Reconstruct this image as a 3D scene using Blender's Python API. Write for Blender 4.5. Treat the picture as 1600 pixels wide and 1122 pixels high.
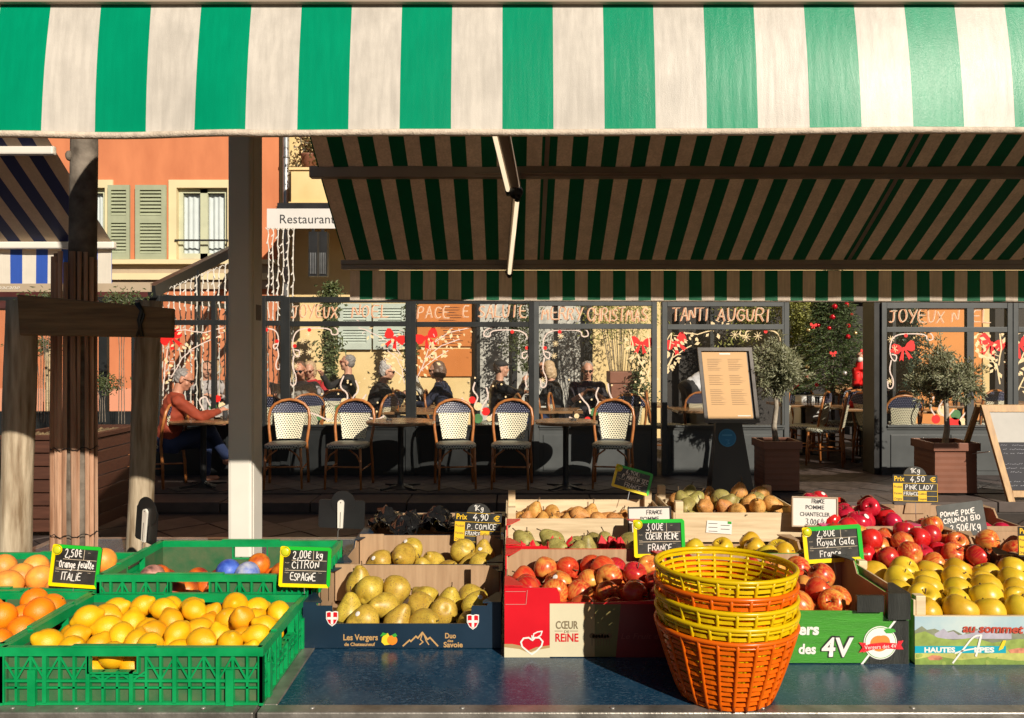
import bpy, math, random
import numpy as np
from math import sin, cos, pi, radians, sqrt, atan2, floor
from mathutils import Vector, Matrix, Euler

sc = bpy.context.scene
for o in list(bpy.data.objects):
    bpy.data.objects.remove(o)
COL = sc.collection
RND = random.Random(7)

# ------------------------------------------------------------ camera, sky, sun, exposure
F = 1250.0                      # focal length in pixels of a 1600 px wide picture
CH = 1.55                       # eye height
cam_d = bpy.data.cameras.new('camera')
cam = bpy.data.objects.new('camera', cam_d); COL.objects.link(cam)
cam.location = (0, 0, CH); cam.rotation_euler = (radians(90), 0, 0)
cam_d.sensor_width = 36; cam_d.lens = F / 1600 * 36
cam_d.shift_y = -16 / 1600
cam_d.clip_start = .05; cam_d.clip_end = 500
sc.camera = cam
SUN = Vector((.57, -1.0, .62)).normalized()          # towards the sun
w = bpy.data.worlds.new('World'); sc.world = w; w.use_nodes = True
nt = w.node_tree; bg = nt.nodes['Background']
sky = nt.nodes.new('ShaderNodeTexSky'); sky.sky_type = 'NISHITA'; sky.sun_disc = False
sky.sun_elevation = math.asin(SUN.z); sky.sun_rotation = atan2(SUN.x, SUN.y)
nt.links.new(sky.outputs[0], bg.inputs[0]); bg.inputs[1].default_value = .026
ld = bpy.data.lights.new('sun', 'SUN'); ld.energy = 5.0; ld.angle = radians(.5); ld.color = (1, .90, .75)
lo = bpy.data.objects.new('sun', ld); COL.objects.link(lo)
lo.rotation_euler = SUN.to_track_quat('Z', 'Y').to_euler(); lo.location = (3, -4, 8)
sc.view_settings.view_transform = 'Standard'; sc.view_settings.look = 'None'
sc.view_settings.exposure = .2; sc.view_settings.gamma = 1
sc.cycles.max_bounces = 8; sc.cycles.transparent_max_bounces = 24
sc.cycles.caustics_reflective = False; sc.cycles.caustics_refractive = False

def fx(px, Y): return (px - 800) * Y / F
def fz(py, Y): return CH - (py - 545) * Y / F
def P(px, py, Y): return (fx(px, Y), Y, fz(py, Y))

# ------------------------------------------------------------ materials
MATS = {}
def nodes_mat(name):
    m = bpy.data.materials.new(name); m.use_nodes = True
    nt = m.node_tree; b = nt.nodes['Principled BSDF']
    return m, nt, b
def N(nt, t, **kw):
    n = nt.nodes.new(t)
    for k, v in kw.items(): setattr(n, k, v)
    return n
def noise(nt, vec, scale, detail=4, rough=.55, dist=0):
    n = N(nt, 'ShaderNodeTexNoise'); n.inputs['Scale'].default_value = scale
    n.inputs['Detail'].default_value = detail; n.inputs['Roughness'].default_value = rough
    n.inputs['Distortion'].default_value = dist
    if vec: nt.links.new(vec, n.inputs['Vector'])
    return n.outputs['Fac']
def ramp(nt, fac, stops):
    r = N(nt, 'ShaderNodeValToRGB'); cr = r.color_ramp
    while len(cr.elements) < len(stops): cr.elements.new(.5)
    for e, (p, c) in zip(cr.elements, stops):
        e.position = p; e.color = (*c, 1) if len(c) == 3 else c
    nt.links.new(fac, r.inputs[0]); return r.outputs[0]
def mathn(nt, op, a, b=None, clamp=False):
    n = N(nt, 'ShaderNodeMath', operation=op, use_clamp=clamp)
    for i, v in enumerate((a, b)):
        if v is None: continue
        if isinstance(v, (int, float)): n.inputs[i].default_value = v
        else: nt.links.new(v, n.inputs[i])
    return n.outputs[0]
def mixc(nt, fac, a, b, mode='MIX'):
    n = N(nt, 'ShaderNodeMix', data_type='RGBA', blend_type=mode)
    for i, v in ((0, fac), (6, a), (7, b)):
        if isinstance(v, (int, float)): n.inputs[i].default_value = v
        elif isinstance(v, tuple): n.inputs[i].default_value = (*v[:3], 1)
        else: nt.links.new(v, n.inputs[i])
    return n.outputs[2]
def bump(nt, b, h, s=.3, d=.01):
    n = N(nt, 'ShaderNodeBump'); n.inputs['Strength'].default_value = s; n.inputs['Distance'].default_value = d
    nt.links.new(h, n.inputs['Height']); nt.links.new(n.outputs[0], b.inputs['Normal'])
def coord(nt, kind='Object', scale=None):
    c = N(nt, 'ShaderNodeTexCoord').outputs[kind] if kind != 'Position' else N(nt, 'ShaderNodeNewGeometry').outputs['Position']
    if scale:
        m = N(nt, 'ShaderNodeMapping'); m.inputs['Scale'].default_value = scale
        nt.links.new(c, m.inputs[0]); c = m.outputs[0]
    return c
def M(name, col, rough=.6, var=.15, scale=6, bmp=0, bscale=80, metal=0, stretch=None, rnd=0, col2=None, spec=None, bdist=.004):
    if name in MATS: return MATS[name]
    m, nt, b = nodes_mat(name)
    c = coord(nt, 'Object', stretch)
    f = noise(nt, c, scale)
    a = tuple(max(0, x * (1 - var)) for x in col); z = col2 or tuple(min(1, x * (1 + var)) for x in col)
    out = ramp(nt, f, [(.3, a), (.7, z)])
    if rnd:
        oi = N(nt, 'ShaderNodeObjectInfo')
        v = mathn(nt, 'MULTIPLY_ADD', oi.outputs['Random'], rnd * 2); v.node.inputs[2].default_value = 1 - rnd
        h = N(nt, 'ShaderNodeHueSaturation'); nt.links.new(v, h.inputs['Value']); nt.links.new(out, h.inputs['Color'])
        out = h.outputs[0]
    nt.links.new(out, b.inputs['Base Color'])
    r = mathn(nt, 'MULTIPLY_ADD', f, .2); r.node.inputs[2].default_value = max(0, rough - .1)
    nt.links.new(r, b.inputs['Roughness']); b.inputs['Metallic'].default_value = metal
    if spec is not None: b.inputs['Specular IOR Level'].default_value = spec
    if bmp: bump(nt, b, noise(nt, c, bscale), bmp, bdist)
    MATS[name] = m; return m

def stripe_mat(name, pitch, phase, c1, c2, rough, dirt=.25, wave=0, translucent=0, spec=.5, duty=.5, leathery=0):
    m, nt, b = nodes_mat(name)
    pos = coord(nt, 'Position'); s = N(nt, 'ShaderNodeSeparateXYZ'); nt.links.new(pos, s.inputs[0])
    x = mathn(nt, 'SUBTRACT', s.outputs[0], phase); x = mathn(nt, 'DIVIDE', x, pitch); x = mathn(nt, 'FRACT', x)
    first = mathn(nt, 'LESS_THAN', x, duty)
    # grime drawn out downwards
    mp = N(nt, 'ShaderNodeMapping'); mp.inputs['Scale'].default_value = (26, 26, 1.4); nt.links.new(pos, mp.inputs[0])
    f = noise(nt, mp.outputs[0], 3, 5)
    f2 = noise(nt, pos, 9, 6, .65)
    d = mathn(nt, 'MULTIPLY', f, f2)
    pale = ramp(nt, d, [(.12, tuple(v * (1 - dirt) for v in c2)), (.36, c2)])
    dark = ramp(nt, d, [(.1, tuple(v * .85 for v in c1)), (.4, c1)])
    nt.links.new(mixc(nt, first, pale, dark), b.inputs['Base Color'])
    b.inputs['Roughness'].default_value = rough; b.inputs['Specular IOR Level'].default_value = spec
    mp2 = N(nt, 'ShaderNodeMapping'); mp2.inputs['Scale'].default_value = (1, 1, .06); nt.links.new(pos, mp2.inputs[0])
    rib = noise(nt, mp2.outputs[0], 55, 2)
    fine = noise(nt, pos, 600, 2)
    h = mathn(nt, 'MULTIPLY_ADD', fine, .10); nt.links.new(mathn(nt, 'MULTIPLY', rib, wave), h.node.inputs[2])
    if leathery:
        n3 = N(nt, 'ShaderNodeTexNoise'); n3.inputs['Scale'].default_value = 16; n3.inputs['Distortion'].default_value = 1.5
        mp3 = N(nt, 'ShaderNodeMapping'); mp3.inputs['Scale'].default_value = (.7, 2.2, 2.2); mp3.inputs['Rotation'].default_value = (0, 0, .5)
        nt.links.new(pos, mp3.inputs[0]); nt.links.new(mp3.outputs[0], n3.inputs['Vector'])
        msk = ramp(nt, noise(nt, pos, 1.3, 2), [(.45, (0, 0, 0)), (.55, (1, 1, 1))])
        h = mathn(nt, 'ADD', h, mathn(nt, 'MULTIPLY', mathn(nt, 'MULTIPLY', n3.outputs[0], msk), leathery))
    bump(nt, b, h, .5, .006)
    if translucent:
        t = N(nt, 'ShaderNodeBsdfTranslucent'); nt.links.new(b.inputs['Base Color'].links[0].from_socket, t.inputs[0])
        mx = N(nt, 'ShaderNodeMixShader'); mx.inputs[0].default_value = translucent
        nt.links.new(b.outputs[0], mx.inputs[1]); nt.links.new(t.outputs[0], mx.inputs[2])
        nt.links.new(mx.outputs[0], nt.nodes['Material Output'].inputs[0])
    return m

def glass_mat(name, tint=(1, 1, 1), refl=1.0, dirt=.0):
    m, nt, b = nodes_mat(name); nt.nodes.remove(b)
    t = N(nt, 'ShaderNodeBsdfTransparent'); t.inputs[0].default_value = (*tint, 1)
    g = N(nt, 'ShaderNodeBsdfGlossy'); g.inputs['Roughness'].default_value = .02
    fr = N(nt, 'ShaderNodeFresnel'); fr.inputs[0].default_value = 1.45
    mx = N(nt, 'ShaderNodeMixShader'); nt.links.new(mathn(nt, 'MULTIPLY', fr.outputs[0], refl), mx.inputs[0])
    nt.links.new(t.outputs[0], mx.inputs[1]); nt.links.new(g.outputs[0], mx.inputs[2])
    out = mx.outputs[0]
    if dirt:
        df = N(nt, 'ShaderNodeBsdfDiffuse'); df.inputs[0].default_value = (.6, .6, .6, 1)
        m2 = N(nt, 'ShaderNodeMixShader')
        nf = noise(nt, coord(nt, 'Position'), 3, 6, .6)
        nt.links.new(mathn(nt, 'MULTIPLY', nf, dirt), m2.inputs[0])
        nt.links.new(out, m2.inputs[1]); nt.links.new(df.outputs[0], m2.inputs[2]); out = m2.outputs[0]
    nt.links.new(out, nt.nodes['Material Output'].inputs[0]); return m

def leaf_mat(name, c1, c2, rough=.5, trans=.25):
    m, nt, b = nodes_mat(name)
    f = noise(nt, coord(nt, 'Position'), 35, 3)
    c = ramp(nt, f, [(.35, c1), (.65, c2)]); nt.links.new(c, b.inputs['Base Color']); b.inputs['Roughness'].default_value = rough
    t = N(nt, 'ShaderNodeBsdfTranslucent'); nt.links.new(c, t.inputs[0])
    mx = N(nt, 'ShaderNodeMixShader'); mx.inputs[0].default_value = trans
    nt.links.new(b.outputs[0], mx.inputs[1]); nt.links.new(t.outputs[0], mx.inputs[2])
    nt.links.new(mx.outputs[0], nt.nodes['Material Output'].inputs[0]); MATS[name] = m; return m

def weave_mat(name, c1, c2, kx=95, kz=110, thr=.35, gloss=.45):
    m, nt, b = nodes_mat(name)
    s = N(nt, 'ShaderNodeSeparateXYZ'); nt.links.new(coord(nt), s.inputs[0])
    zz = mathn(nt, 'ADD', s.outputs[2], mathn(nt, 'MULTIPLY', s.outputs[1], 1.0))
    row = mathn(nt, 'FLOOR', mathn(nt, 'MULTIPLY', zz, kz / pi))
    par = mathn(nt, 'MULTIPLY', mathn(nt, 'MODULO', mathn(nt, 'ADD', row, 1000), 2), pi / 2)
    sx = mathn(nt, 'ABSOLUTE', mathn(nt, 'SINE', mathn(nt, 'ADD', mathn(nt, 'MULTIPLY', s.outputs[0], kx), par)))
    sz = mathn(nt, 'ABSOLUTE', mathn(nt, 'SINE', mathn(nt, 'MULTIPLY', zz, kz)))
    h = mathn(nt, 'MULTIPLY', sx, sz)
    dot = mathn(nt, 'GREATER_THAN', h, 1 - thr)
    nt.links.new(mixc(nt, dot, c1, c2), b.inputs['Base Color']); b.inputs['Roughness'].default_value = gloss
    bump(nt, b, h, .5, -.003); MATS[name] = m; return m

def fruit_mat(name, c1, c2, scale=3, bscale=90, bmp=.25, rough=.38, rnd=.08, streak=False, c3=None, specks=None, scar=None, hue=.018):
    m, nt, b = nodes_mat(name); c = coord(nt, 'Object')
    oi = N(nt, 'ShaderNodeObjectInfo')
    off = N(nt, 'ShaderNodeVectorMath', operation='ADD'); nt.links.new(c, off.inputs[0])
    cmb = N(nt, 'ShaderNodeCombineXYZ'); nt.links.new(mathn(nt, 'MULTIPLY', oi.outputs['Random'], 9), cmb.inputs[0]); nt.links.new(mathn(nt, 'MULTIPLY', oi.outputs['Random'], 31), cmb.inputs[1])
    nt.links.new(cmb.outputs[0], off.inputs[1]); v = off.outputs[0]
    f = noise(nt, v, scale * 14, 3)
    stops = [(.36, c1), (.62, c2)]
    if c3: stops = [(.3, c1), (.5, c2), (.68, c3)]
    out = ramp(nt, f, stops)
    if streak:
        mp = N(nt, 'ShaderNodeMapping'); mp.inputs['Scale'].default_value = (1, 1, .12); nt.links.new(v, mp.inputs[0])
        st = noise(nt, mp.outputs[0], 190, 3)
        out = mixc(nt, ramp(nt, st, [(.45, (0, 0, 0)), (.66, (.75, .75, .75))]), out, tuple(min(1, x * 1.0) for x in (c3 or c2)))
    if specks:
        sp = noise(nt, v, 260, 1); out = mixc(nt, ramp(nt, sp, [(.60, (0, 0, 0)), (.68, (1, 1, 1))]), out, specks)
        bl = noise(nt, v, 22, 5, .7); out = mixc(nt, ramp(nt, bl, [(.54, (0, 0, 0)), (.70, (.75, .75, .75))]), out, tuple(x * .45 for x in c1))
    if scar:
        s1 = noise(nt, v, 26, 6, .72); out = mixc(nt, ramp(nt, s1, [(.635, (0, 0, 0)), (.70, (.75, .75, .75))]), out, scar)
        s2 = noise(nt, v, 11, 2); out = mixc(nt, ramp(nt, s2, [(.60, (0, 0, 0)), (.78, (.5, .5, .5))]), out, (c1[0]*.62, c1[1]*1.02, c1[2]))
    h = N(nt, 'ShaderNodeHueSaturation'); nt.links.new(out, h.inputs['Color'])
    hv = mathn(nt, 'MULTIPLY_ADD', oi.outputs['Random'], hue); hv.node.inputs[2].default_value = .5 - hue/2; nt.links.new(hv, h.inputs['Hue'])
    vv = mathn(nt, 'MULTIPLY_ADD', oi.outputs['Random'], rnd * 2); vv.node.inputs[2].default_value = 1 - rnd; nt.links.new(vv, h.inputs['Value'])
    nt.links.new(h.outputs[0], b.inputs['Base Color']); b.inputs['Roughness'].default_value = rough
    b.inputs['Subsurface Weight'].default_value = .08; b.inputs['Subsurface Radius'].default_value = (.02, .01, .004)
    b.inputs['Subsurface Scale'].default_value = .3
    if bmp: bump(nt, b, noise(nt, c, bscale * 7, 3), bmp, .0014)
    MATS[name] = m; return m

# ------------------------------------------------------------ mesh collecting
class MB:
    def __init__(s): s.v = []; s.f = []; s.m = []; s.cur = 0
    def add(s, vs, fs, mi=None):
        o = len(s.v); s.v += [tuple(v) for v in vs]; s.f += [tuple(i + o for i in f) for f in fs]
        s.m += [s.cur if mi is None else mi] * len(fs)
    def box(s, x0, x1, y0, y1, z0, z1, mi=None):
        if x0 > x1: x0, x1 = x1, x0
        if y0 > y1: y0, y1 = y1, y0
        if z0 > z1: z0, z1 = z1, z0
        s.add([(x0,y0,z0),(x1,y0,z0),(x1,y1,z0),(x0,y1,z0),(x0,y0,z1),(x1,y0,z1),(x1,y1,z1),(x0,y1,z1)],
              [(3,2,1,0),(4,5,6,7),(0,1,5,4),(1,2,6,5),(2,3,7,6),(3,0,4,7)], mi); return s
    def bar(s, p, q, w, h, up=(0,0,1), mi=None):
        p = Vector(p); q = Vector(q); d = (q - p).normalized(); u = Vector(up)
        a = d.cross(u)
        if a.length < 1e-4: a = d.cross(Vector((0,1,0)))
        a.normalize(); b = a.cross(d).normalized(); a *= w/2; b *= h/2
        s.add([p-a-b, p+a-b, p+a+b, p-a+b, q-a-b, q+a-b, q+a+b, q-a+b],
              [(0,1,2,3),(7,6,5,4),(4,5,1,0),(5,6,2,1),(6,7,3,2),(7,4,0,3)], mi); return s
    def tube(s, pts, r, n=8, caps=True, mi=None, ry=None, closed=False, flat=None):
        pts = [Vector(p) for p in pts]; k = len(pts)
        if not hasattr(r, '__len__'): r = [r] * k
        if ry is None: ry = r
        elif not hasattr(ry, '__len__'): ry = [ry] * k
        ref = None; vs = []
        for i, p in enumerate(pts):
            if closed: t = (pts[(i+1) % k] - pts[i-1])
            else: t = (pts[min(i+1, k-1)] - pts[max(i-1, 0)])
            t.normalize()
            if ref is None:
                ref = Vector(flat) if flat else (Vector((0,0,1)) if abs(t.z) < .9 else Vector((1,0,0)))
            a = (ref - t * ref.dot(t)).normalized(); b = t.cross(a); 
            if not flat: ref = a
            for j in range(n):
                an = 2*pi*j/n; vs.append(p + a * cos(an) * r[i] + b * sin(an) * ry[i])
        fs = []
        for i in range(k if closed else k-1):
            for j in range(n):
                i2 = (i+1) % k
                fs.append((i*n+j, i*n+(j+1)%n, i2*n+(j+1)%n, i2*n+j))
        if caps and not closed:
            fs.append(tuple(range(n-1, -1, -1))); fs.append(tuple((k-1)*n+j for j in range(n)))
        s.add(vs, fs, mi); return s
    def lathe(s, prof, c=(0,0,0), n=20, mi=None, rot=None, jit=None):
        vs = []; fs = []; k = len(prof)
        for i, (r, z) in enumerate(prof):
            for j in range(n):
                a = 2*pi*j/n; rr = r * (jit(i, a) if jit else 1)
                v = Vector((rr*cos(a), rr*sin(a), z))
                if rot: v = rot @ v
                vs.append(v + Vector(c))
        for i in range(k-1):
            for j in range(n): fs.append((i*n+j, i*n+(j+1)%n, (i+1)*n+(j+1)%n, (i+1)*n+j))
        fs.append(tuple(range(n-1,-1,-1))); fs.append(tuple((k-1)*n+j for j in range(n)))
        s.add(vs, fs, mi); return s
    def ball(s, c, r, n=10, mi=None, rot=None):
        if not hasattr(r, '__len__'): r = (r, r, r)
        vs = []; fs = []; k = max(4, n*2//3)
        for i in range(k+1):
            t = pi*i/k
            for j in range(n):
                a = 2*pi*j/n; v = Vector((sin(t)*cos(a)*r[0], sin(t)*sin(a)*r[1], -cos(t)*r[2]))
                if i in (0, k): v = Vector((1e-5*cos(a), 1e-5*sin(a), v.z))
                if rot: v = rot @ v
                vs.append(v + Vector(c))
        for i in range(k):
            for j in range(n): fs.append((i*n+j, i*n+(j+1)%n, (i+1)*n+(j+1)%n, (i+1)*n+j))
        s.add(vs, fs, mi); return s
    def poly(s, pts, mi=None): s.add(pts, [tuple(range(len(pts)))], mi); return s
    def flat(s, pts, y, mi=None):       # polygon (x,z) in a plane facing -Y
        a = sum(pts[i-1][0]*pts[i][1]-pts[i][0]*pts[i-1][1] for i in range(len(pts)))
        if a < 0: pts = pts[::-1]
        s.add([(x, y, z) for x, z in pts], [tuple(range(len(pts)))], mi); return s
    def prism(s, pts, y0, y1, mi=None): # outline (x,z) extruded in y
        a = sum(pts[i-1][0]*pts[i][1]-pts[i][0]*pts[i-1][1] for i in range(len(pts)))
        if a < 0: pts = pts[::-1]
        n = len(pts)
        s.add([(x, y0, z) for x, z in pts] + [(x, y1, z) for x, z in pts],
              [tuple(range(n)), tuple(range(2*n-1, n-1, -1))] + [(i, n+i, n+(i+1)%n, (i+1)%n) for i in range(n)], mi); return s
    def strip(s, pts, w, y, mi=None):   # painted line (x,z) of width w
        for (a, b) in zip(pts[:-1], pts[1:]):
            dx, dz = b[0]-a[0], b[1]-a[1]; L = math.hypot(dx, dz) or 1e-6
            ex, ez = dx/L*w*.35, dz/L*w*.35; nx, nz = -dz/L*w/2, dx/L*w/2
            s.flat([(a[0]-ex+nx, a[1]-ez+nz), (a[0]-ex-nx, a[1]-ez-nz), (b[0]+ex-nx, b[1]+ez-nz), (b[0]+ex+nx, b[1]+ez+nz)], y, mi)
            y -= .00003
        return s
    def disc(s, x, z, r, y, n=20, mi=None, rz=None):
        return s.flat([(x+r*cos(2*pi*i/n), z+(rz or r)*sin(2*pi*i/n)) for i in range(n)], y, mi)
    def mesh(s, mats, smooth=False, name='mesh'):
        me = bpy.data.meshes.new(name); me.from_pydata(s.v, [], s.f)
        if not isinstance(mats, (list, tuple)): mats = [mats]
        for m in mats: me.materials.append(m)
        if len(mats) > 1: me.polygons.foreach_set('material_index', s.m)
        if smooth: me.polygons.foreach_set('use_smooth', [True]*len(s.f))
        me.update(); return me

def base(o):
    v = Vector((0,0,0))
    while o is not None: v = v + o.location; o = o.parent
    return v
def obj(name, mb, mats, parent=None, smooth=False, world=True, loc=None, bevel=0):
    if parent is not None and world and isinstance(mb, MB):
        b = base(parent); mb.v = [(x-b.x, y-b.y, z-b.z) for x, y, z in mb.v]
    me = mb.mesh(mats, smooth, name) if isinstance(mb, MB) else mb
    o = bpy.data.objects.new(name, me); COL.objects.link(o); o.parent = parent
    if loc: o.location = loc
    if bevel:
        md = o.modifiers.new('edge', 'BEVEL'); md.width = bevel; md.segments = 2; md.limit_method = 'ANGLE'
    return o
def tag(o, label, cat, group=None, kind=None):
    if label: o['label'] = label
    if cat: o['category'] = cat
    if group: o['group'] = group
    if kind: o['kind'] = kind
    return o
def root(name, loc, label, cat, group=None):
    o = bpy.data.objects.new(name, None); COL.objects.link(o); o.location = loc; o.empty_display_size = .1
    return tag(o, label, cat, group)
def struct(name, mb, mat, **k):
    o = obj(name, mb, mat, **k); o['kind'] = 'structure'; return o
def dup(o, loc=None, rot=None, label=None, group=None, parent=None):
    c = o.copy(); COL.objects.link(c)
    if loc is not None: c.location = loc
    if rot is not None: c.rotation_euler = rot
    if label: c['label'] = label
    if group: c['group'] = group
    if parent is not None: c.parent = parent
    for ch in list(o.children): dup(ch, parent=c)
    return c

# ------------------------------------------------------------ lettering
G = {
'A':[[(0,0),(2,6),(4,0)],[(.8,2.2),(3.2,2.2)]],'B':[[(0,0),(0,6),(2.6,6),(3.4,4.7),(2.4,3.3),(0,3.2)],[(2.4,3.3),(3.8,1.8),(2.8,0),(0,0)]],
'C':[[(3.8,5),(2.4,6),(.8,5.2),(0,3),(.8,.8),(2.4,0),(3.8,.9)]],'D':[[(0,0),(0,6),(2,5.8),(3.8,4),(3.8,2),(2,.1),(0,0)]],
'E':[[(3.6,6),(0,6),(0,0),(3.8,0)],[(0,3.1),(3,3.1)]],'F':[[(3.6,6),(0,6),(0,0)],[(0,3.1),(2.8,3.1)]],
'G':[[(3.8,5),(2.2,6),(.5,5),(0,2.8),(.8,.6),(2.4,0),(3.9,1),(3.9,2.8),(2.3,2.8)]],'H':[[(0,6),(0,0)],[(3.6,6),(3.6,0)],[(0,3),(3.6,3)]],
'I':[[(1,6),(1,0)]],'J':[[(.6,6),(3.8,6)],[(2.6,6),(2.6,1.2),(1.6,0),(.2,.6)]],'K':[[(0,6),(0,0)],[(3.5,6),(0,2.6),(3.7,0)]],
'L':[[(0,6),(0,0),(3.6,0)]],'M':[[(0,0),(.6,6),(2.2,2),(3.8,6),(4.4,0)]],'N':[[(0,0),(0,6),(3.6,0),(3.6,6)]],
'O':[[(2,6),(.4,4.8),(0,2.6),(1,.3),(2.4,0),(3.8,1.4),(3.9,3.8),(3,5.6),(2,6)]],'P':[[(0,0),(0,6),(2.6,6),(3.6,4.6),(2.6,3),(0,2.8)]],
'Q':[[(2,6),(.3,4.6),(.2,1.6),(2,0),(3.8,1.6),(3.8,4.6),(2,6)],[(2.5,1.5),(4.2,-.4)]],'R':[[(0,0),(0,6),(2.6,6),(3.6,4.6),(2.6,3.1),(0,3)],[(1.8,3),(3.8,0)]],
'S':[[(3.6,5.2),(2,6),(.4,5),(.7,3.6),(3,2.5),(3.6,1.2),(2,0),(0,.7)]],'T':[[(-.2,6),(4.2,6)],[(2,6),(2,0)]],
'U':[[(0,6),(.2,1.2),(1.6,0),(3.2,.8),(3.6,6)]],'V':[[(0,6),(2,0),(4,6)]],'W':[[(0,6),(1,0),(2.2,4),(3.4,0),(4.6,6)]],
'X':[[(0,6),(4,0)],[(3.8,6),(0,0)]],'Y':[[(0,6),(2,3)],[(4,6),(1.6,0)]],'Z':[[(0,6),(3.8,6),(0,0),(4,0)]],
'0':[[(2,6),(.5,4.6),(.4,1.4),(2,0),(3.5,1.4),(3.5,4.6),(2,6)]],'1':[[(.6,4.6),(2,6),(2,0)]],'2':[[(.2,4.8),(1.6,6),(3.3,5),(2.8,3),(0,0),(4,0)]],
'3':[[(.3,5.5),(2,6),(3.3,4.8),(1.6,3.2),(3.6,1.8),(2.4,0),(.2,.5)]],'4':[[(2.4,6),(0,2),(4,2)],[(2.8,3.4),(2.4,-.4)]],
'5':[[(3.6,6),(.8,6),(.4,3.4),(2.6,3.6),(3.6,1.8),(2,0),(.1,.4)]],'6':[[(3,6),(.8,3.6),(.4,1.4),(2,0),(3.5,1.5),(2.2,3),(.7,2.2)]],
'8':[[(2,3.2),(.5,4.6),(2,6),(3.4,4.6),(2,3.2),(.2,1.4),(2,0),(3.7,1.4),(2,3.2)]],'9':[[(3.3,4.6),(1.8,6),(.4,4.4),(1.6,3),(3.3,4.4),(3,1.6),(1.8,0)]],
',':[[(.8,.6),(.2,-1.2)]],'.':[[(.4,0),(.7,.3)]],'/':[[(0,-.6),(2.6,6.4)]],'e':[[(.2,1.9),(3,2.2),(2.2,3.8),(.6,3.4),(.1,1.4),(1.6,0),(3,.7)]],
'g':[[(3,3.6),(1,3.8),(.2,2),(1.6,.6),(3,2.4),(3,3.8),(3,-1.2),(1.4,-2.2),(.2,-1.4)]],'k':[[(0,6),(0,0)],[(2.6,3.8),(0,1.6),(2.8,0)]],
'\u20ac':[[(3.8,5.2),(2.4,6),(1,4.6),(.7,2.6),(1.6,.4),(3.8,.6)],[(0,3.8),(3,3.8)],[(0,2.4),(2.8,2.4)]],
'i':[[(.4,3.8),(.4,0)],[(.4,5.2),(.5,5.6)]],'a':[[(2.8,3.8),(.8,3.6),(.1,1.6),(1.2,0),(2.6,1.6),(2.8,3.8),(2.8,.4),(3.4,0)]],
'r':[[(0,3.8),(.2,0)],[(.1,2.4),(1.2,3.8),(2.2,3.6)]],'n':[[(0,3.8),(.1,0)],[(.1,2.6),(1.4,3.9),(2.5,3),(2.6,0)]],'u':[[(0,3.8),(.2,.8),(1.4,0),(2.6,1.2),(2.6,3.8),(2.8,0)]],
'l':[[(0,1),(1.6,4.6),(1.3,6),(.6,5),(.7,.8),(1.6,0)]],'f':[[(-.2,.6),(2,4.8),(1.6,6.2),(.8,5),(.4,-2)],[(-.4,2.6),(1.8,2.8)]],'o':[[(1.4,3.8),(.2,2.4),(.6,.3),(2,0),(3,1.6),(2.4,3.4),(1.4,3.8)]],
'y':[[(0,3.8),(.8,1),(2.4,1.4)],[(2.8,3.8),(2.2,-1),(.6,-2.2)]],'c':[[(2.6,3.4),(1.2,3.9),(.1,2),(1,.1),(2.8,.4)]],'d':[[(2.6,3.6),(.8,3.4),(.2,1.2),(1.6,0),(2.7,1.6),(2.9,6),(2.8,0)]],'s':[[(2.4,3.4),(.8,3.8),(.5,2.4),(2.3,1.4),(1.4,0),(0,.4)]],
}
def hand(mb, text, x0, z0, h, w, y, rng=None, jit=.06, slant=0, sp=1.35, width=None, mi=None, soft=True):
    rng = rng or RND; u = h / 6.0; x = 0.0; out = []
    for ch in text:
        if ch == ' ': x += 3.2; continue
        g = G.get(ch) or G.get(ch.upper())
        if not g: x += 3; continue
        mx = max(p[0] for st in g for p in st); dz = rng.uniform(-jit, jit) * 6; k = 1 + rng.uniform(-jit, jit) * 2
        for st in g:
            pts = [(p[0]*k + rng.uniform(-jit, jit)*3, p[1]*k + dz + rng.uniform(-jit, jit)*3) for p in st]
            if soft and len(pts) > 3:      # round the corners once
                q = [pts[0]]
                for a, b in zip(pts[:-1], pts[1:]):
                    q += [(a[0]*.75+b[0]*.25, a[1]*.75+b[1]*.25), (a[0]*.25+b[0]*.75, a[1]*.25+b[1]*.75)]
                q.append(pts[-1]); pts = q
            out.append([(x + p[0] + slant*p[1], p[1]) for p in pts])
        x += mx + sp
    s = (width / x / u) if width else 1
    for st in out: mb.strip([(x0 + p[0]*u*s, z0 + p[1]*u) for p in st], w, y, mi)
    return x*u*s
TMP = bpy.data.scenes.new('scratch')
def baked(t):
    with bpy.context.temp_override(scene=TMP, view_layer=TMP.view_layers[0]):
        dg = bpy.context.evaluated_depsgraph_get()
        return bpy.data.meshes.new_from_object(t.evaluated_get(dg))
def text_mesh(txt, size, mat, shear=0, extrude=0, spacing=1, align='LEFT', offset=0):
    cu = bpy.data.curves.new('t', 'FONT'); cu.body = txt; cu.size = size; cu.shear = shear; cu.extrude = extrude
    cu.space_character = spacing; cu.align_x = align; cu.resolution_u = 3; cu.offset = offset
    t = bpy.data.objects.new('t', cu); TMP.collection.objects.link(t)
    me = baked(t)
    bpy.data.objects.remove(t); bpy.data.curves.remove(cu)
    me.transform(Matrix.Rotation(pi/2, 4, 'X')); me.materials.clear(); me.materials.append(mat)
    return me
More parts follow.
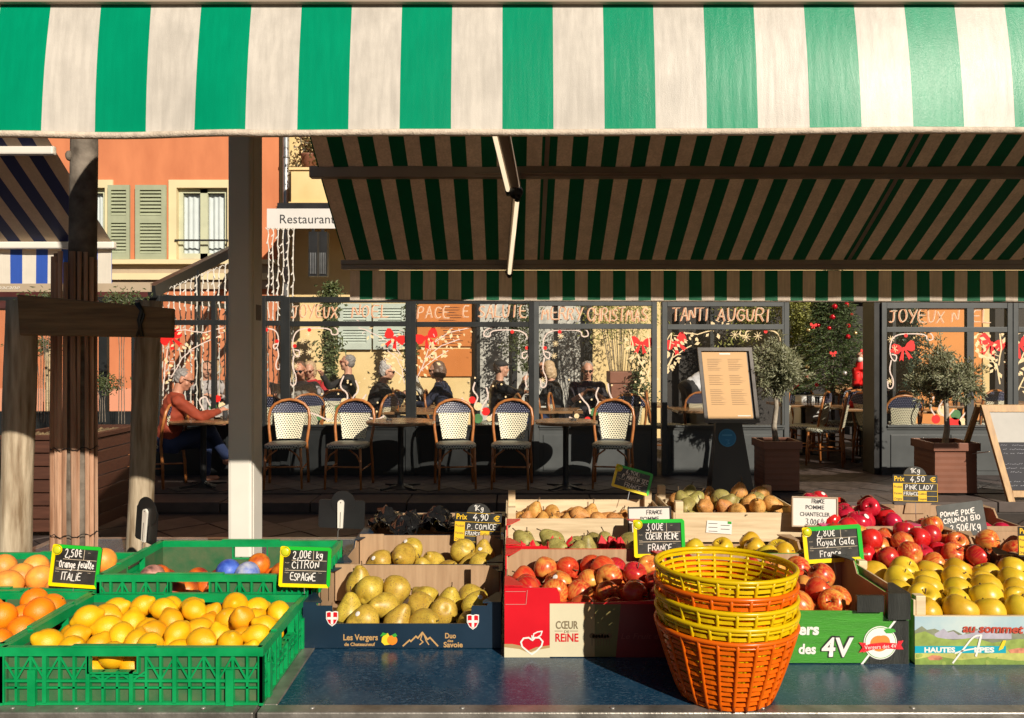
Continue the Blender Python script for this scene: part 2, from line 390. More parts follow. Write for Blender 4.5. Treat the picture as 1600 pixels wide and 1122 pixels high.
def text(name, txt, x, y, z, height, mat, parent, width=None, shear=0, align='LEFT', local=False, offset=0, spacing=1, rot=0):
    """printed lettering facing -Y with its baseline start at (x,y,z); height = capital height"""
    me = text_mesh(txt, height / .70, mat, shear, 0, spacing, align, offset)
    if width and len(me.vertices):
        xs = [v.co.x for v in me.vertices]; w0 = max(xs) - min(xs); k = width / w0
        for v in me.vertices: v.co.x *= k
    if rot: me.transform(Matrix.Rotation(-rot, 4, 'Y'))
    o = bpy.data.objects.new(name, me); COL.objects.link(o); o.parent = parent
    b = Vector((0,0,0)) if (local or parent is None) else base(parent)
    o.location = (x - b.x, y - b.y, z - b.z); return o

def displace(me, fn):
    n = len(me.vertices); co = np.empty(n*3, np.float32); no = np.empty(n*3, np.float32)
    me.vertices.foreach_get('co', co); me.vertex_normals.foreach_get('vector', no)
    co = co.reshape(-1, 3); no = no.reshape(-1, 3); co = co + no * fn(co[:, 0], co[:, 1], co[:, 2])[:, None]
    me.vertices.foreach_set('co', co.astype(np.float32).ravel()); me.update()

def leaves(mb, n, samp, L, W, rng, droop=0, align=None, mi=None):
    for _ in range(n):
        r = samp()
        if r is None: continue
        p = Vector(r[0]) if isinstance(r, tuple) and len(r) == 2 else Vector(r)
        d = Vector((rng.gauss(0,1), rng.gauss(0,1), rng.gauss(0,1) - droop))
        if isinstance(r, tuple) and len(r) == 2: d = d * .45 + Vector(r[1])
        d.normalize(); s = Vector((rng.gauss(0,1), rng.gauss(0,1), rng.gauss(0,1))); s = s.cross(d)
        if s.length < 1e-3: continue
        s.normalize(); l = L * rng.uniform(.6, 1.3); w_ = W * rng.uniform(.7, 1.3)
        up = d.cross(s) * w_ * .35
        mb.add([p, p + d*l*.5 + s*w_/2 + up, p + d*l, p + d*l*.5 - s*w_/2 + up], [(0,1,2,3)], mi)
# ------------------------------------------------------------ palette
GREEN, CREAM = (0.0, .27, .135), (.62, .55, .47)
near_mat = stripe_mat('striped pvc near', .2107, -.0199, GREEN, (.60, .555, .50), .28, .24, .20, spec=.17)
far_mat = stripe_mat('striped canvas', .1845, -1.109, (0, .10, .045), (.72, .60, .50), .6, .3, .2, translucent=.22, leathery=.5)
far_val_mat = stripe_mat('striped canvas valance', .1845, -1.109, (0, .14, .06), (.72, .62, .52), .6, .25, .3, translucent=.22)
m_alu = M('alu', (.45, .43, .40), .38, .2, 12, .1, 90, metal=.6)
m_bronze = M('taupe painted metal', (.46, .37, .29), .45, .08, 5)
m_white = M('white paint', (.74, .70, .63), .4, .06, 4, .05, 40)
m_frame = M('anthracite paint', (.014, .016, .017), .42, .12, 5)
m_frame2 = M('grey paint', (.066, .072, .074), .45, .1, 5)
m_black = M('black', (.012, .012, .013), .45, .3, 5)
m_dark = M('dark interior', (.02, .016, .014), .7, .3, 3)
m_rope = M('rope', (.60, .50, .40), .85, .2, 60, .6, 300)
m_wood = M('plane wood', (.52, .37, .20), .65, .25, 3, .25, 40, stretch=(1, 12, 12), col2=(.66, .50, .30))
m_woodx = M('pine crate', (.66, .49, .29), .6, .2, 3, .15, 40, stretch=(1.2, 8, 16), col2=(.80, .64, .42))
m_bark = M('bark', (.13, .10, .075), .85, .4, 16, .6, 60, col2=(.24, .20, .16))
m_stake = M('peeled stake wood', (.26, .17, .09), .7, .3, 4, .4, 30, stretch=(9, 9, 1), col2=(.60, .50, .36))
m_board = M('old board', (.17, .10, .045), .75, .25, 4, .4, 50, stretch=(1, 10, 14), col2=(.30, .19, .09))
m_reed = M('reed', (.36, .17, .09), .6, .3, 4, .3, 60, stretch=(8, 8, .7), col2=(.58, .36, .24), rnd=.3)
m_rattan = M('rattan frame', (.36, .115, .03), .3, .25, 12, .1, 60, col2=(.50, .19, .055))
m_weave = weave_mat('cream weave', (.80, .74, .54), (.02, .02, .03), 115, 130, .46)
m_weaved = weave_mat('dark weave', (.012, .013, .035), (.30, .32, .45), 115, 130, .22, .35)
m_seat = weave_mat('seat weave', (.55, .56, .46), (.02, .02, .02), 115, 130, .46)
m_table = M('varnished wood', (.20, .10, .045), .25, .25, 3, .05, 40, stretch=(1, 8, 8), col2=(.34, .19, .09))
m_iron = M('cast iron', (.015, .015, .015), .5, .2)
m_terra = M('terracotta resin', (.22, .085, .05), .55, .12, 5, .1, 80)
m_soil = M('soil', (.08, .05, .03), .9, .4, 30, .8, 80, col2=(.35, .25, .13))
m_glass = glass_mat('window glass', (.98, .985, .98), .75, .006)
m_tumbler = glass_mat('drinking glass', (.92, .94, .95), 1.6, .12)
m_paint = M('glass paint', (.80, .55, .36), .6, .2, 30, col2=(.85, .68, .50))
m_paintl = M('pale glass paint', (.80, .62, .36), .6, .2, 30)
m_pwhite = M('white glass paint', (.72, .58, .52), .6, .15, 30)
m_red = M('red paint', (.75, .015, .012), .5, .12, 20)
m_pgreen = M('green glass paint', (.07, .20, .07), .5, .15, 20)
m_paper = M('newsprint', (.50, .48, .44), .8, .5, 55, col2=(.72, .70, .64))
m_orange = M('orange render', (.60, .19, .08), .85, .16, 2.2, .2, 60, stretch=(1, 1, .35), col2=(.66, .235, .105))
m_pink = M('salmon render', (.66, .28, .17), .85, .05, 1, .1, 60)
m_yellow = M('yellow render', (.72, .52, .235), .85, .08, 1.5, .2, 60, col2=(.78, .60, .31))
m_cream = M('cream trim', (.72, .60, .36), .7, .07, 2)
m_stone = M('grey stone', (.40, .39, .36), .8, .3, 8, .3, 40, col2=(.66, .64, .58))
m_shut = M('sage shutter paint', (.34, .37, .25), .6, .1, 5)
m_shutb = M('pale shutter paint', (.46, .52, .46), .6, .08, 5)
m_beige = M('beige band', (.42, .33, .23), .75, .08, 3)
m_menu = M('orange menu board', (.56, .18, .035), .6, .08, 2)
m_cloth = M('white cloth', (.78, .77, .74), .8, .06, 5)
m_zinc = M('zinc', (.35, .36, .37), .4, .2, 10, metal=.7)

# ------------------------------------------------------------ ground
g = MB(); g.box(-40, 40, -8, 7.62, -.3, -.03)
struct('ground', g, M('mortar bed', (.05, .04, .035), .9, .3, 20, .3, 90))
g = MB(); g.box(-40, 40, 8.06, 40, -.3, .098)
struct('terrace', g, M('terrace bed', (.06, .045, .04), .8, .3, 12, .3, 60))
g = MB(); g.box(-40, 40, 7.62, 8.06, -.3, -.012); street = None
kerb = struct('kerb', g, M('kerb joint', (.06, .05, .045), .9, .2, 20))
m_kstone = M('kerb stone', (.085, .064, .056), .75, .2, 9, .25, 80, rnd=.15)
x = -7.2; k = 0
while x < 7.4:
    L = RND.choice((.86, .92, 1.0)); g = MB(); g.box(0, L - .012, 7.625, 8.055, -.01, .085 + RND.uniform(-.003, .003))
    o = obj('kerb_stone', g, m_kstone, parent=kerb, world=False, loc=(x, 0, 0), bevel=.006); x += L
m_pave = M('porphyry paving', (.042, .028, .026), .6, .3, 9, .25, 90, rnd=.3, col2=(.095, .068, .062))
pav = struct('pavement', MB().box(-40, 40, 4.0, 7.61, -.028, -.020), M('joint sand', (.05, .04, .035), .9, .2, 30))
pv = []
for k in range(4):
    t = MB(); a = .205; j = lambda: RND.uniform(-.004, .004)
    t.box(-a + j(), a + j(), -a + j(), a + j(), 0, .02); me = t.mesh(m_pave, False, 'paving_stone'); pv.append(me)
for i in range(-22, 23):
    for jx in range(-16, 17):
        u, v = i * .424, jx * .424; X = (u - v) * .7071; Y = 5.9 + (u + v) * .7071
        if 4.9 < Y < 7.35 and abs(X) < .70 * Y:
            o = obj('paving_stone', RND.choice(pv), None, parent=pav, loc=(X, Y, -.02 + RND.uniform(-.002, .003)))
            o.rotation_euler = (0, 0, pi/4 + RND.choice((0, pi/2, pi)))
g = MB()        # floor tiles of the terrace, diamond laid
tm = [MB().box(-.146, .146, -.146, .146, 0, .012).mesh(m_pave, False, 'floor_tile')]
ter = bpy.data.objects['terrace']
for i in range(-30, 31):
    for jx in range(-30, 31):
        u, v = i * .30, jx * .30; X = (u - v) * .7071; Y = 9.6 + (u + v) * .7071
        if (8.2 < Y < 9.05 and -3.6 < X < 5.6) or (8.2 < Y < 11.6 and 2.7 < X < 5.4):
            o = obj('floor_tile', tm[0], None, parent=ter, loc=(X, Y, .092)); o.rotation_euler = (0, 0, pi/4)

# ------------------------------------------------------------ market stall: near awning
aw = root('striped_awning', (2, 1.6, 2.24), 'green and white striped awning with rope hem hanging over the fruit counter', 'awning', 'green striped awnings')
g = MB(); nx, nz = 170, 8; vs = []; x0, x1 = -1.28, 5.6
for iz in range(nz+1):
    for ix in range(nx+1):
        X = x0 + (x1-x0)*ix/nx; t = iz/nz
        wv = .004*sin(X*5.3) * t + .0015*sin(X*13+1) * t + (.008*t if X < -.55 else 0) * sin(X*14)
        bow = .018 * sin(t*pi)
        xx = X - .014*t*max(0, -X-.1)
        vs.append((xx, 1.68 - .035*t - bow*.3 + wv, 2.275 - (.276 - .004*sin(X*1.3))*t))
g.add(vs, [(a*(nx+1)+b, (a+1)*(nx+1)+b, (a+1)*(nx+1)+b+1, a*(nx+1)+b+1) for a in range(nz) for b in range(nx)])
obj('valance', g, near_mat, aw, True)
g = MB(); pts = [(v[0], v[1] - .002, v[2] - .005) for v in vs[nz*(nx+1):]]
g.tube(pts, .0075, 7); obj('rope_hem', g, m_rope, aw, True)
g = MB(); g.box(-1.3, 5.6, 1.665, 1.72, 2.272, 2.33); obj('front_rail', g, m_bronze, aw, bevel=.004)
g = MB(); g.poly([(-1.28, 1.725, 2.320), (5.6, 1.725, 2.320), (5.6, 3.94, 3.07), (-1.28, 3.94, 3.07)]); obj('canopy', g, near_mat, aw)
# far awning
fa = root('retractable_awning', (2, 4.5, 3.3), 'green and beige striped awning sloping down behind the counter, seen from beneath', 'awning', 'green striped awnings')
YF, ZF, YB, ZB2 = 5.80, 2.187, 4.18, 3.23
g = MB(); nx, ny = 60, 14; vs = []
for iy in range(ny+1):
    for ix in range(nx+1):
        t = iy/ny; X = -1.21 + 6.9*ix/nx
        vs.append((X, YB + (YF-YB)*t, ZB2 + (ZF-ZB2)*t - .03*sin(pi*t) + .004*sin(X*7)*sin(pi*t)))
g.add(vs, [(a*(nx+1)+b, (a+1)*(nx+1)+b, (a+1)*(nx+1)+b+1, a*(nx+1)+b+1) for a in range(ny) for b in range(nx)])
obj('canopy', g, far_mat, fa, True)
g = MB(); vs = []
for iz in range(5):
    for ix in range(121):
        X = -1.18 + 6.85*ix/120; t = iz/4; vs.append((X, YF + .03 + .006*sin(X*12)*t, 2.121 - .218*t - .02*(X/6)*t))
g.add(vs, [(a*121+b, (a+1)*121+b, (a+1)*121+b+1, a*121+b+1) for a in range(4) for b in range(120)])
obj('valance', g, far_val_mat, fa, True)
g = MB(); g.tube([(-1.18, YF+.03, 1.905), (5.67, YF+.03, 1.884)], .006, 6); obj('hem_cord', g, m_rope, fa)
g = MB(); g.box(-1.236, 5.7, YF-.02, YF+.05, 2.126, 2.175); g.box(-1.236, 5.7, YF-.035, YF-.02, 2.159, 2.192); obj('front_bar', g, m_bronze, fa, bevel=.004)
g = MB(); g.box(-1.264, 5.7, 4.98, 5.05, 2.62, 2.69); g.box(.93, 5.7, 4.965, 4.98, 2.61, 2.635); g.box(-.23, .93, 4.96, 4.98, 2.635, 2.645)
obj('cross_beam', g, m_bronze, fa, bevel=.004)
for nm, X0, X1 in (('seam_tape', .20, .228), ('seam_tape', 2.42, 2.448), ('seam_tape', 4.63, 4.658)):
    g = MB(); L = []
    for iy in range(11):
        t = iy/10; L.append((YB+(YF-YB)*t, ZB2+(ZF-ZB2)*t-.03*sin(pi*t)-.006))
    for (a, b) in zip(L[:-1], L[1:]): g.poly([(X0, a[0], a[1]), (X1, a[0], a[1]), (X1, b[0], b[1]), (X0, b[0], b[1])])
    obj('seam_tape', g, m_bronze, fa)
e0 = Vector((-.093, 4.14, 2.88)); el = Vector(P(806, 293, 4.88)); e2 = Vector((-.019, 5.75, 2.10))
g = MB(); g.bar(e0, el, .06, .07); arm = obj('folding_arm', g, m_bronze, fa, bevel=.008)
arm_l = (e0 + Vector((-.045, 0, -.03)), el + Vector((-.045, -.01, -.03)))
g = MB(); g.bar(el - Vector((0, 0, .04)), e2, .045, .05); arm = obj('folding_arm', g, m_bronze, fa, bevel=.008)
m_lamp = M('lit tube', (.9, .8, .6), .4, .02); _b = m_lamp.node_tree.nodes['Principled BSDF']; _b.inputs['Emission Color'].default_value = (1, .80, .52, 1); _b.inputs['Emission Strength'].default_value = .95
for (p_, q_, lb) in ((arm_l[0], arm_l[1], 'upper lit tube lamp fixed along the awning arm'), (el + Vector((.01, -.035, -.07)), e2 + Vector((-.0, -.04, -.02)), 'lower lit tube lamp hanging along the awning arm down to the valance')):
    lt = root('tube_lamp', (p_ + q_)/2, lb, 'lamp', 'tube lamps under the awning')
    g = MB(); g.tube([p_, q_], .0125, 10); obj('tube', g, m_lamp, lt, True)
    for s_ in (p_, q_): d_ = (q_ - p_).normalized(); obj('end_cap', MB().tube([s_ - d_*.02, s_ + d_*.02], .018, 10), m_black, lt, True)
obj('elbow_joint', MB().ball(el - Vector((0, .02, .03)), .045, 12), m_black, fa, True); obj('elbow_joint', MB().ball(e2, .03, 10), m_black, fa, True)
g = MB(); g.box(-1.264, 5.7, 3.95, 4.175, 3.08, 3.27); obj('cassette', g, m_bronze, fa, bevel=.01)
# mast
g = MB(); X0, X1, Y0, Y1 = -1.076, -.987, 3.03, 3.165
g.box(X0, X1, Y0, Y1, .0, 2.85); ps = obj('stall_post', g, m_white, None, bevel=.006)
ps = tag(ps, 'white painted metal post holding up the stall, lit only at its foot', 'post')
g = MB(); g.box(X0+.01, X1-.008, Y0-.003, Y0, .0, 2.8); g.box(X1, X1+.003, Y0+.02, Y1-.02, 0, 2.8); obj('face_groove', g, m_white, ps, bevel=.001)
g = MB(); g.box(X1+.003, X1+.0045, Y0+.045, Y1-.03, 1.66, 1.72); obj('sticker', g, M('old sticker', (.10, .07, .05), .5, .3, 40), ps)
g = MB(); g.box(X0-.03, X1+.03, Y0-.03, Y1+.03, .0, .012); obj('foot_plate', g, m_alu, ps)
for X in (2.35, 5.2):
    g = MB(); g.box(X, X+.09, 3.5, 3.63, 0, 2.85); tag(obj('stall_post', g, m_white, None, bevel=.006), 'white painted metal post beyond the right end of the counter', 'post', 'posts right of the counter')

# ------------------------------------------------------------ counter tables
m_top, nt, b = nodes_mat('scuffed blue laminate')
c = coord(nt, 'Position'); f = noise(nt, c, 7, 6, .65)
mp = N(nt, 'ShaderNodeMapping'); mp.inputs['Scale'].default_value = (2.2, 7, 5); nt.links.new(c, mp.inputs[0]); f2 = noise(nt, mp.outputs[0], 34, 8, .80, 1.0)
base_c = ramp(nt, f, [(.3, (.004, .026, .062)), (.7, (.008, .048, .098))])
nt.links.new(mixc(nt, ramp(nt, f2, [(.53, (0,0,0)), (.60, (.8,.8,.8))]), base_c, (.10, .16, .22)), b.inputs['Base Color'])
r = ramp(nt, f, [(.3, (.18,)*3), (.7, (.36,)*3)]); nt.links.new(r, b.inputs['Roughness'])
bump(nt, b, f2, .12, .001)
m_edge = M('worn aluminium edging', (.30, .28, .25), .42, .35, 14, .25, 120, metal=.7, col2=(.45, .42, .38))
def table(x0, x1, label):
    t = root('counter_table', ((x0+x1)/2, 2.6, 0), label, 'table', 'market counter tables')
    obj('table_top', MB().box(x0+.036, x1-.036, 1.842, 3.44, .70, .7295), m_top, t)
    g = MB(); g.box(x0, x1, 1.80, 1.8415, .655, .7315); g.box(x0, x0+.0355, 1.8415, 3.44, .69, .7315); g.box(x1-.0355, x1, 1.8415, 3.44, .69, .7315); g.box(x0, x1, 3.4405, 3.48, .66, .7315)
    obj('edge_trim', g, m_edge, t, bevel=.003)
    for i in range(9):
        X = x0 + .12 + (x1-x0-.24)*i/8
        g = MB(); g.lathe([(.006, 0), (.005, .0018), (.001, .0025)], (X, 1.822, .7318), 8); obj('screw', g, m_alu, t, True)
    for X in (x0+.08, x1-.12):
        for Y in (1.9, 3.34): obj('leg', MB().box(X, X+.04, Y, Y+.04, 0, .655), m_alu, t)
    return t
table(-1.98, -.583, 'blue topped counter table under the green crates of citrus')
table(-.575, 2.4, 'blue topped counter table under pears, apples and basket stack')

# ------------------------------------------------------------ young tree with stakes
tr = root('young_tree', (-1.63, 3.02, 0), 'young street tree wrapped in split reed canes behind the citrus crates', 'tree')
g = MB(); g.tube([(-1.66, 3.02, -.02), (-1.645, 3.02, .8), (-1.625, 3.02, 1.6), (-1.615, 3.02, 2.3), (-1.63, 3.04, 3.1), (-1.60, 3.0, 3.9)], [.062, .054, .05, .048, .044, .04], 18)
g.ball((-1.652, 2.985, 2.27), (.014, .016, .02), 8)
obj('trunk', g, m_bark, tr, True)
rr = random.Random(3)
for p, q in (((-1.6,3,3.85),(-1.9,2.8,5)), ((-1.6,3,3.85),(-1.35,3.2,5.1)), ((-1.6,3,3.85),(-1.6,3.4,5.3))):
    g = MB(); g.tube([p, ((p[0]+q[0])/2+.05, (p[1]+q[1])/2, (p[2]+q[2])/2), q], [.035,.022,.008], 8); obj('limb', g, m_bark, tr, True)
for i in range(11):
    a = -pi*(.02 + .96*i/10); X = -1.645 + .072*cos(a)*1.05; Y = 3.02 + .072*sin(a); top = fz(rr.choice((395, 405, 412, 420, 402)), 3.0)
    lean = rr.uniform(-.012, .012)
    g = MB(); wd = rr.uniform(.013, .021); nseg = 9; pts = []
    for k in range(nseg+1):
        z = .02 + (top-.02)*k/nseg; pts.append((X + lean*(1-k/nseg)*3*(.4 if i<10 else 1) + rr.uniform(-.0012,.0012), Y, z))
    g.tube(pts, [wd/2*(1+.12*(k%3==0)) for k in range(nseg+1)], 6, ry=[.005]*(nseg+1), flat=(1,0,0))
    obj('reed_cane', g, m_reed, tr)
for z in (1.18, .86):
    g = MB(); pts = []
    for k in range(19): a = -pi*k/18; pts.append((-1.645+.086*cos(a), 3.02+.083*sin(a), z+.006*sin(k*1.7)))
    g.tube(pts, .0016, 5); obj('tie_wire', g, m_black, tr)
def stake(px0, px1, Y, bot, lean, label, name='tree_stake'):
    x0, x1 = fx(px0, Y), fx(px1, Y); r = (x1-x0)/2; zt = fz(470, Y)
    g = MB(); pts = []; n = 14
    for k in range(n+1): pts.append(((x0+x1)/2 + lean*(1-k/n), Y + .0, bot + (zt-bot)*k/n))
    g.tube(pts, [r*(1+.03*sin(k*1.3+px0)) for k in range(n+1)], 16)
    return tag(obj(name, g, m_stake, None, True), label, 'stake', 'tree stakes')
s1 = stake(12, 58, 2.86, 0, -.05, 'thick round wooden stake at the far left of the young tree')
s2 = stake(214, 252, 3.2, 0, -.07, 'slimmer wooden stake just left of the white stall post')
g = MB(); Yb = 2.70
a, b_, c_, d_ = (P(26, 460, Yb), P(269, 482, Yb), P(268, 528, Yb), P(30, 524, Yb))
g.prism([(p[0], p[2]) for p in (a, b_, c_, d_)], Yb, Yb+.028)
cb = tag(obj('cross_board', g, m_board, None, bevel=.004), 'rough dark plank nailed across the two tree stakes', 'plank')
g = MB(); X = fx(221, Yb); pts = []
g.tube([(X-.01, Yb-.004, fz(474, Yb)), (X+.004, Yb-.006, fz(486, Yb)), (X-.006, Yb-.005, fz(500, Yb)), (X+.004, Yb-.004, fz(526, Yb))], .0075, 6)
g.tube([(X-.02, Yb-.004, fz(474, Yb)), (X+.012, Yb-.006, fz(492, Yb)), (X-.014, Yb-.005, fz(526, Yb))], .004, 6)
obj('strap', g, m_black, cb, True)

# ------------------------------------------------------------ house fronts at the back (Y = 13)
W0 = 13.0
def wallrect(mb, px0, px1, py0, py1, Y=W0, d=.25, mi=None): mb.box(fx(px0, Y), fx(px1, Y), Y, Y+d, fz(py1, Y), fz(py0, Y), mi)
oh = root('orange_house', (fx(200, W0), W0, 0), 'orange rendered house with sage green shutters behind the trees', 'house')
g = MB(); zs = 0
# wall with openings for the windows (px): w1 143-170 , w2 275-355
rows = [(-700, 285), (285, 405), (405, 900)]
for (a, b_) in rows:
    cuts = [(-900, 437)] if a != 285 else [(-900, 95), (172, 275), (355, 437)]
    for (p, q) in cuts: wallrect(g, p, q, a, b_)
# right part of the same front beyond the yellow house is dark shopfront
obj('wall', g, m_orange, oh)
g = MB(); wallrect(g, -60, 437, 640, 900, W0-.02, .02); wallrect(g, -60, 437, 607, 640, W0-.015, .015); obj('plinth', g, m_pink, oh)
def win(px0, px1, py0, py1, par, curtain=True):
    Y = W0; x0, x1, z0, z1 = fx(px0, Y), fx(px1, Y), fz(py1, Y), fz(py0, Y)
    s = MB(); t = .13
    s.box(x0-t, x0-.002, Y-.03, Y+.12, z0-.02, z1+t); s.box(x1+.002, x1+t, Y-.03, Y+.12, z0-.02, z1+t); s.box(x0-.002, x1+.002, Y-.03, Y+.12, z1+.002, z1+t)
    wo = obj('window', s, m_cream, par)
    s = MB(); 
    for a, b_ in ((x0, x0+.07), ((x0+x1)/2-.06, (x0+x1)/2+.06), (x1-.07, x1)): s.box(a, b_, Y+.06, Y+.11, z0, z1)
    s.box(x0+.07, x1-.07, Y+.06, Y+.11, z1-.07, z1); s.box(x0+.07, x1-.07, Y+.06, Y+.11, z0, z0+.1); obj('sash', s, M('pale sash paint', (.52, .54, .38), .6, .08, 5), wo)
    s = MB()
    n = 60
    for k in range(n):
        u0, u1 = k/n, (k+1)/n; dy = lambda u: .010*sin(u*62)+.006*sin(u*23)
        s.poly([(x0+(x1-x0)*u0, Y+.145+dy(u0), z0), (x0+(x1-x0)*u1, Y+.145+dy(u1), z0), (x0+(x1-x0)*u1, Y+.145+dy(u1), z1), (x0+(x1-x0)*u0, Y+.145+dy(u0), z1)])
    obj('curtain', s, M('net curtain', (.74, .80, .82), .9, .06, 4), wo, True)
    s = MB(); s.box(x0+.07, x1-.07, Y+.115, Y+.12, z0+.1, z1-.07); obj('glass', s, m_glass, wo)
    s = MB(); s.tube([(x0-.02, Y-.05, z0+.30), (x1+.02, Y-.05, z0+.30)], .016, 6)
    for k in range(2): s.box(x0-.0+k*(x1-x0)-.01, x0+k*(x1-x0)+.01, Y-.055, Y+.01, z0+.29, z0+.31)
    obj('guard_rail', s, m_iron, wo)
    return wo
win(277, 356, 294, 405, oh); win(100, 165, 294, 405, oh)
def shutter(px0, px1, py0, py1, par, Y=W0-.09, mat=None, split=.46, skew=.06):
    mat = mat or m_shut; x0, x1, z0, z1 = fx(px0, Y), fx(px1, Y), fz(py1, Y), fz(py0, Y); wv = x1-x0
    s = MB(); b1 = wv*.15; zm = z0 + (z1-z0)*(1-split)
    s.box(x0, x0+b1, Y, Y+.04, z0, z1); s.box(x1-b1, x1, Y, Y+.04, z0, z1)
    for a, b_ in ((z0, z0+.10), (zm-.06, zm+.06), (z1-.08, z1)): s.box(x0+b1, x1-b1, Y, Y+.04, a, b_)
    so = obj('shutter', s, mat, par)
    for a, b_ in ((z0+.10, zm-.06), (zm+.06, z1-.08)):
        n = max(5, int((b_-a)/.052))
        for k in range(n):
            z = a + (b_-a)*(k+.5)/n; s = MB()
            s.add([(x0+b1, Y+.004, z-.022), (x1-b1, Y+.004, z-.022), (x1-b1, Y+.036, z+.022), (x0+b1, Y+.036, z+.022),
                   (x0+b1, Y+.010, z-.026), (x1-b1, Y+.010, z-.026), (x1-b1, Y+.042, z+.018), (x0+b1, Y+.042, z+.018)],
                  [(0,1,2,3), (7,6,5,4), (0,4,5,1), (1,5,6,2), (2,6,7,3), (3,7,4,0)])
            obj('slat', s, mat, so)
    s = MB(); s.box(x0+b1, x1-b1, Y+.043, Y+.048, z0+.1, z1-.08); obj('backing', s, mat, so)
    return so
shutter(168, 202, 289, 405, oh); shutter(211, 259, 289, 406, oh)
g = MB(); Y = W0
for (a, b_, d, mi) in ((407, 414, .16, 0), (414, 428, .04, 1), (428, 438, .12, 0), (438, 452, .06, 1)):
    g.box(fx(-200, Y), fx(437, Y)-.01, Y-d, Y-.001, fz(b_, Y)+.001, fz(a, Y), mi)
obj('cornice_band', g, [m_cream, m_beige], oh)
g = MB(); g.box(fx(-200, Y), fx(245, Y), Y-.05, Y-.002, fz(482, Y), fz(453, Y)); obj('shop_fascia', g, M('dark red fascia', (.07, .012, .01), .6, .2), oh)
g = MB()
for px in (72, 84, 80): pass
g.box(fx(72, Y), fx(90, Y), Y-.03, Y-.002, .1, fz(545, Y)); obj('wooden_post', g, m_wood, oh)

yh = root('yellow_house', (fx(700, W0), W0, 0), 'yellow rendered house front behind the glass terrace', 'house')
g = MB(); wallrect(g, 437, 742, -200, 900); wallrect(g, 918, 1032, -200, 900); wallrect(g, 742, 918, -200, 470); wallrect(g, 1032, 2300, -700, 440); obj('wall', g, m_yellow, yh)
g = MB(); wallrect(g, 742, 918, 470, 900, W0+.001, .2)
wallrect(g, 750, 795, 470, 900, W0-.12, .12); wallrect(g, 872, 912, 470, 900, W0-.12, .12); obj('stone_pilaster', g, m_stone, yh)
so = shutter(528, 580, 474, 546, yh, W0-.07, m_shutb, .5); so = shutter(583, 635, 474, 546, yh, W0-.07, m_shutb, .5)
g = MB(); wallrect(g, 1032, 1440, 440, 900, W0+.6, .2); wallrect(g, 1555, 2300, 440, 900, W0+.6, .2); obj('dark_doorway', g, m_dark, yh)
g = MB(); wallrect(g, 1432, 1536, 440, 900, W0, .15); obj('orange_panel', g, M('orange lit panel', (.66, .26, .07), .8, .06, 2), yh)
g = MB(); wallrect(g, 1536, 1546, 440, 900, W0-.02, .15); wallrect(g, 1424, 1432, 440, 900, W0-.02, .15); obj('door_casing', g, m_yellow, yh)
g = MB(); wallrect(g, 1432, 1546, 472, 482, W0-.03, .03); obj('lintel', g, m_cream, yh)
for (a, b_) in ((745, 750), (912, 926), (800, 808), (1110, 1116), (1395, 1400), (1150, 1156)):
    g = MB(); wallrect(g, a, b_, 440, 860, W0-.2, .1); obj('post', g, m_frame, yh)
# menu boards on the yellow wall
for (a, b_, nm) in ((474, 541, 'upper orange menu board on the yellow wall behind the diners'), (545, 588, 'lower plain orange board on the yellow wall behind the diners')):
    g = MB(); wallrect(g, 652, 738, a, b_, W0-.04, .03); mo = tag(obj('menu_board', g, m_menu, None), nm, 'menu board', 'orange boards on the yellow wall')
    if a == 474:
        g = MB(); rr = random.Random(9)
        for k in range(15):
            z = fz(480 + k*4, W0); xa = fx(690, W0) + rr.uniform(-.05, .1); g.flat([(xa, z), (xa+rr.uniform(.15,.36), z), (xa+.3, z-.012), (xa, z-.012)], W0-.042)
        obj('menu_text', g, M('menu ink', (.12, .04, .02), .8), mo)
# balcony of the yellow house with a pot plant
g = MB(); Y = 12.2; g.box(fx(455, Y), fx(570, Y), Y, W0, fz(316, Y), fz(266, Y)); g.box(fx(452, Y), fx(570, Y), Y-.04, W0, fz(320, Y)-.02, fz(316, Y)); g.box(fx(452, Y), fx(570, Y), Y-.03, W0, fz(266, Y), fz(262, Y)); obj('balcony', g, m_yellow, yh)
pp = root('potted_plant', P(485, 262, 12.4), 'potted plant with reddish leaves on the yellow balcony', 'plant')
g = MB(); g.lathe([(.10, 0), (.13, .18), (.14, .2), (.10, .2)], P(483, 262, 12.4), 14); obj('pot', g, m_terra, pp, True)
rr = random.Random(4); g = MB(); c0 = Vector(P(484, 235, 12.4))
for k in range(7): g.tube([Vector(P(483, 248, 12.4)), c0 + Vector((rr.uniform(-.15,.15), rr.uniform(-.1,.1), rr.uniform(-.1,.1))), c0 + Vector((rr.uniform(-.2,.2), rr.uniform(-.1,.1), rr.uniform(.1,.4)))], .008, 5)
obj('stem', g, m_bark, pp)
g = MB(); leaves(g, 500, lambda: tuple(c0 + Vector((rr.gauss(0,.10), rr.gauss(0,.1), rr.gauss(.05,.2)))), .07, .04, rr); obj('foliage', g, leaf_mat('reddish leaves', (.18,.06,.03), (.10,.13,.04)), pp)
# downpipe
g = MB(); Y = 12.8; X = fx(447, Y); g.tube([(X, Y, .2), (X, Y, 7)], .052, 12)
for py in (247, 400, 520): g.tube([(X, Y, fz(py, Y)), (X, Y, fz(py, Y)+.03)], .064, 12)
for py in (247, 400): g.box(X-.02, X+.02, Y+.05, W0, fz(py, Y), fz(py, Y)+.03)
tag(obj('downpipe', g, m_zinc, None, True), 'grey zinc downpipe where the orange and yellow fronts meet', 'pipe')
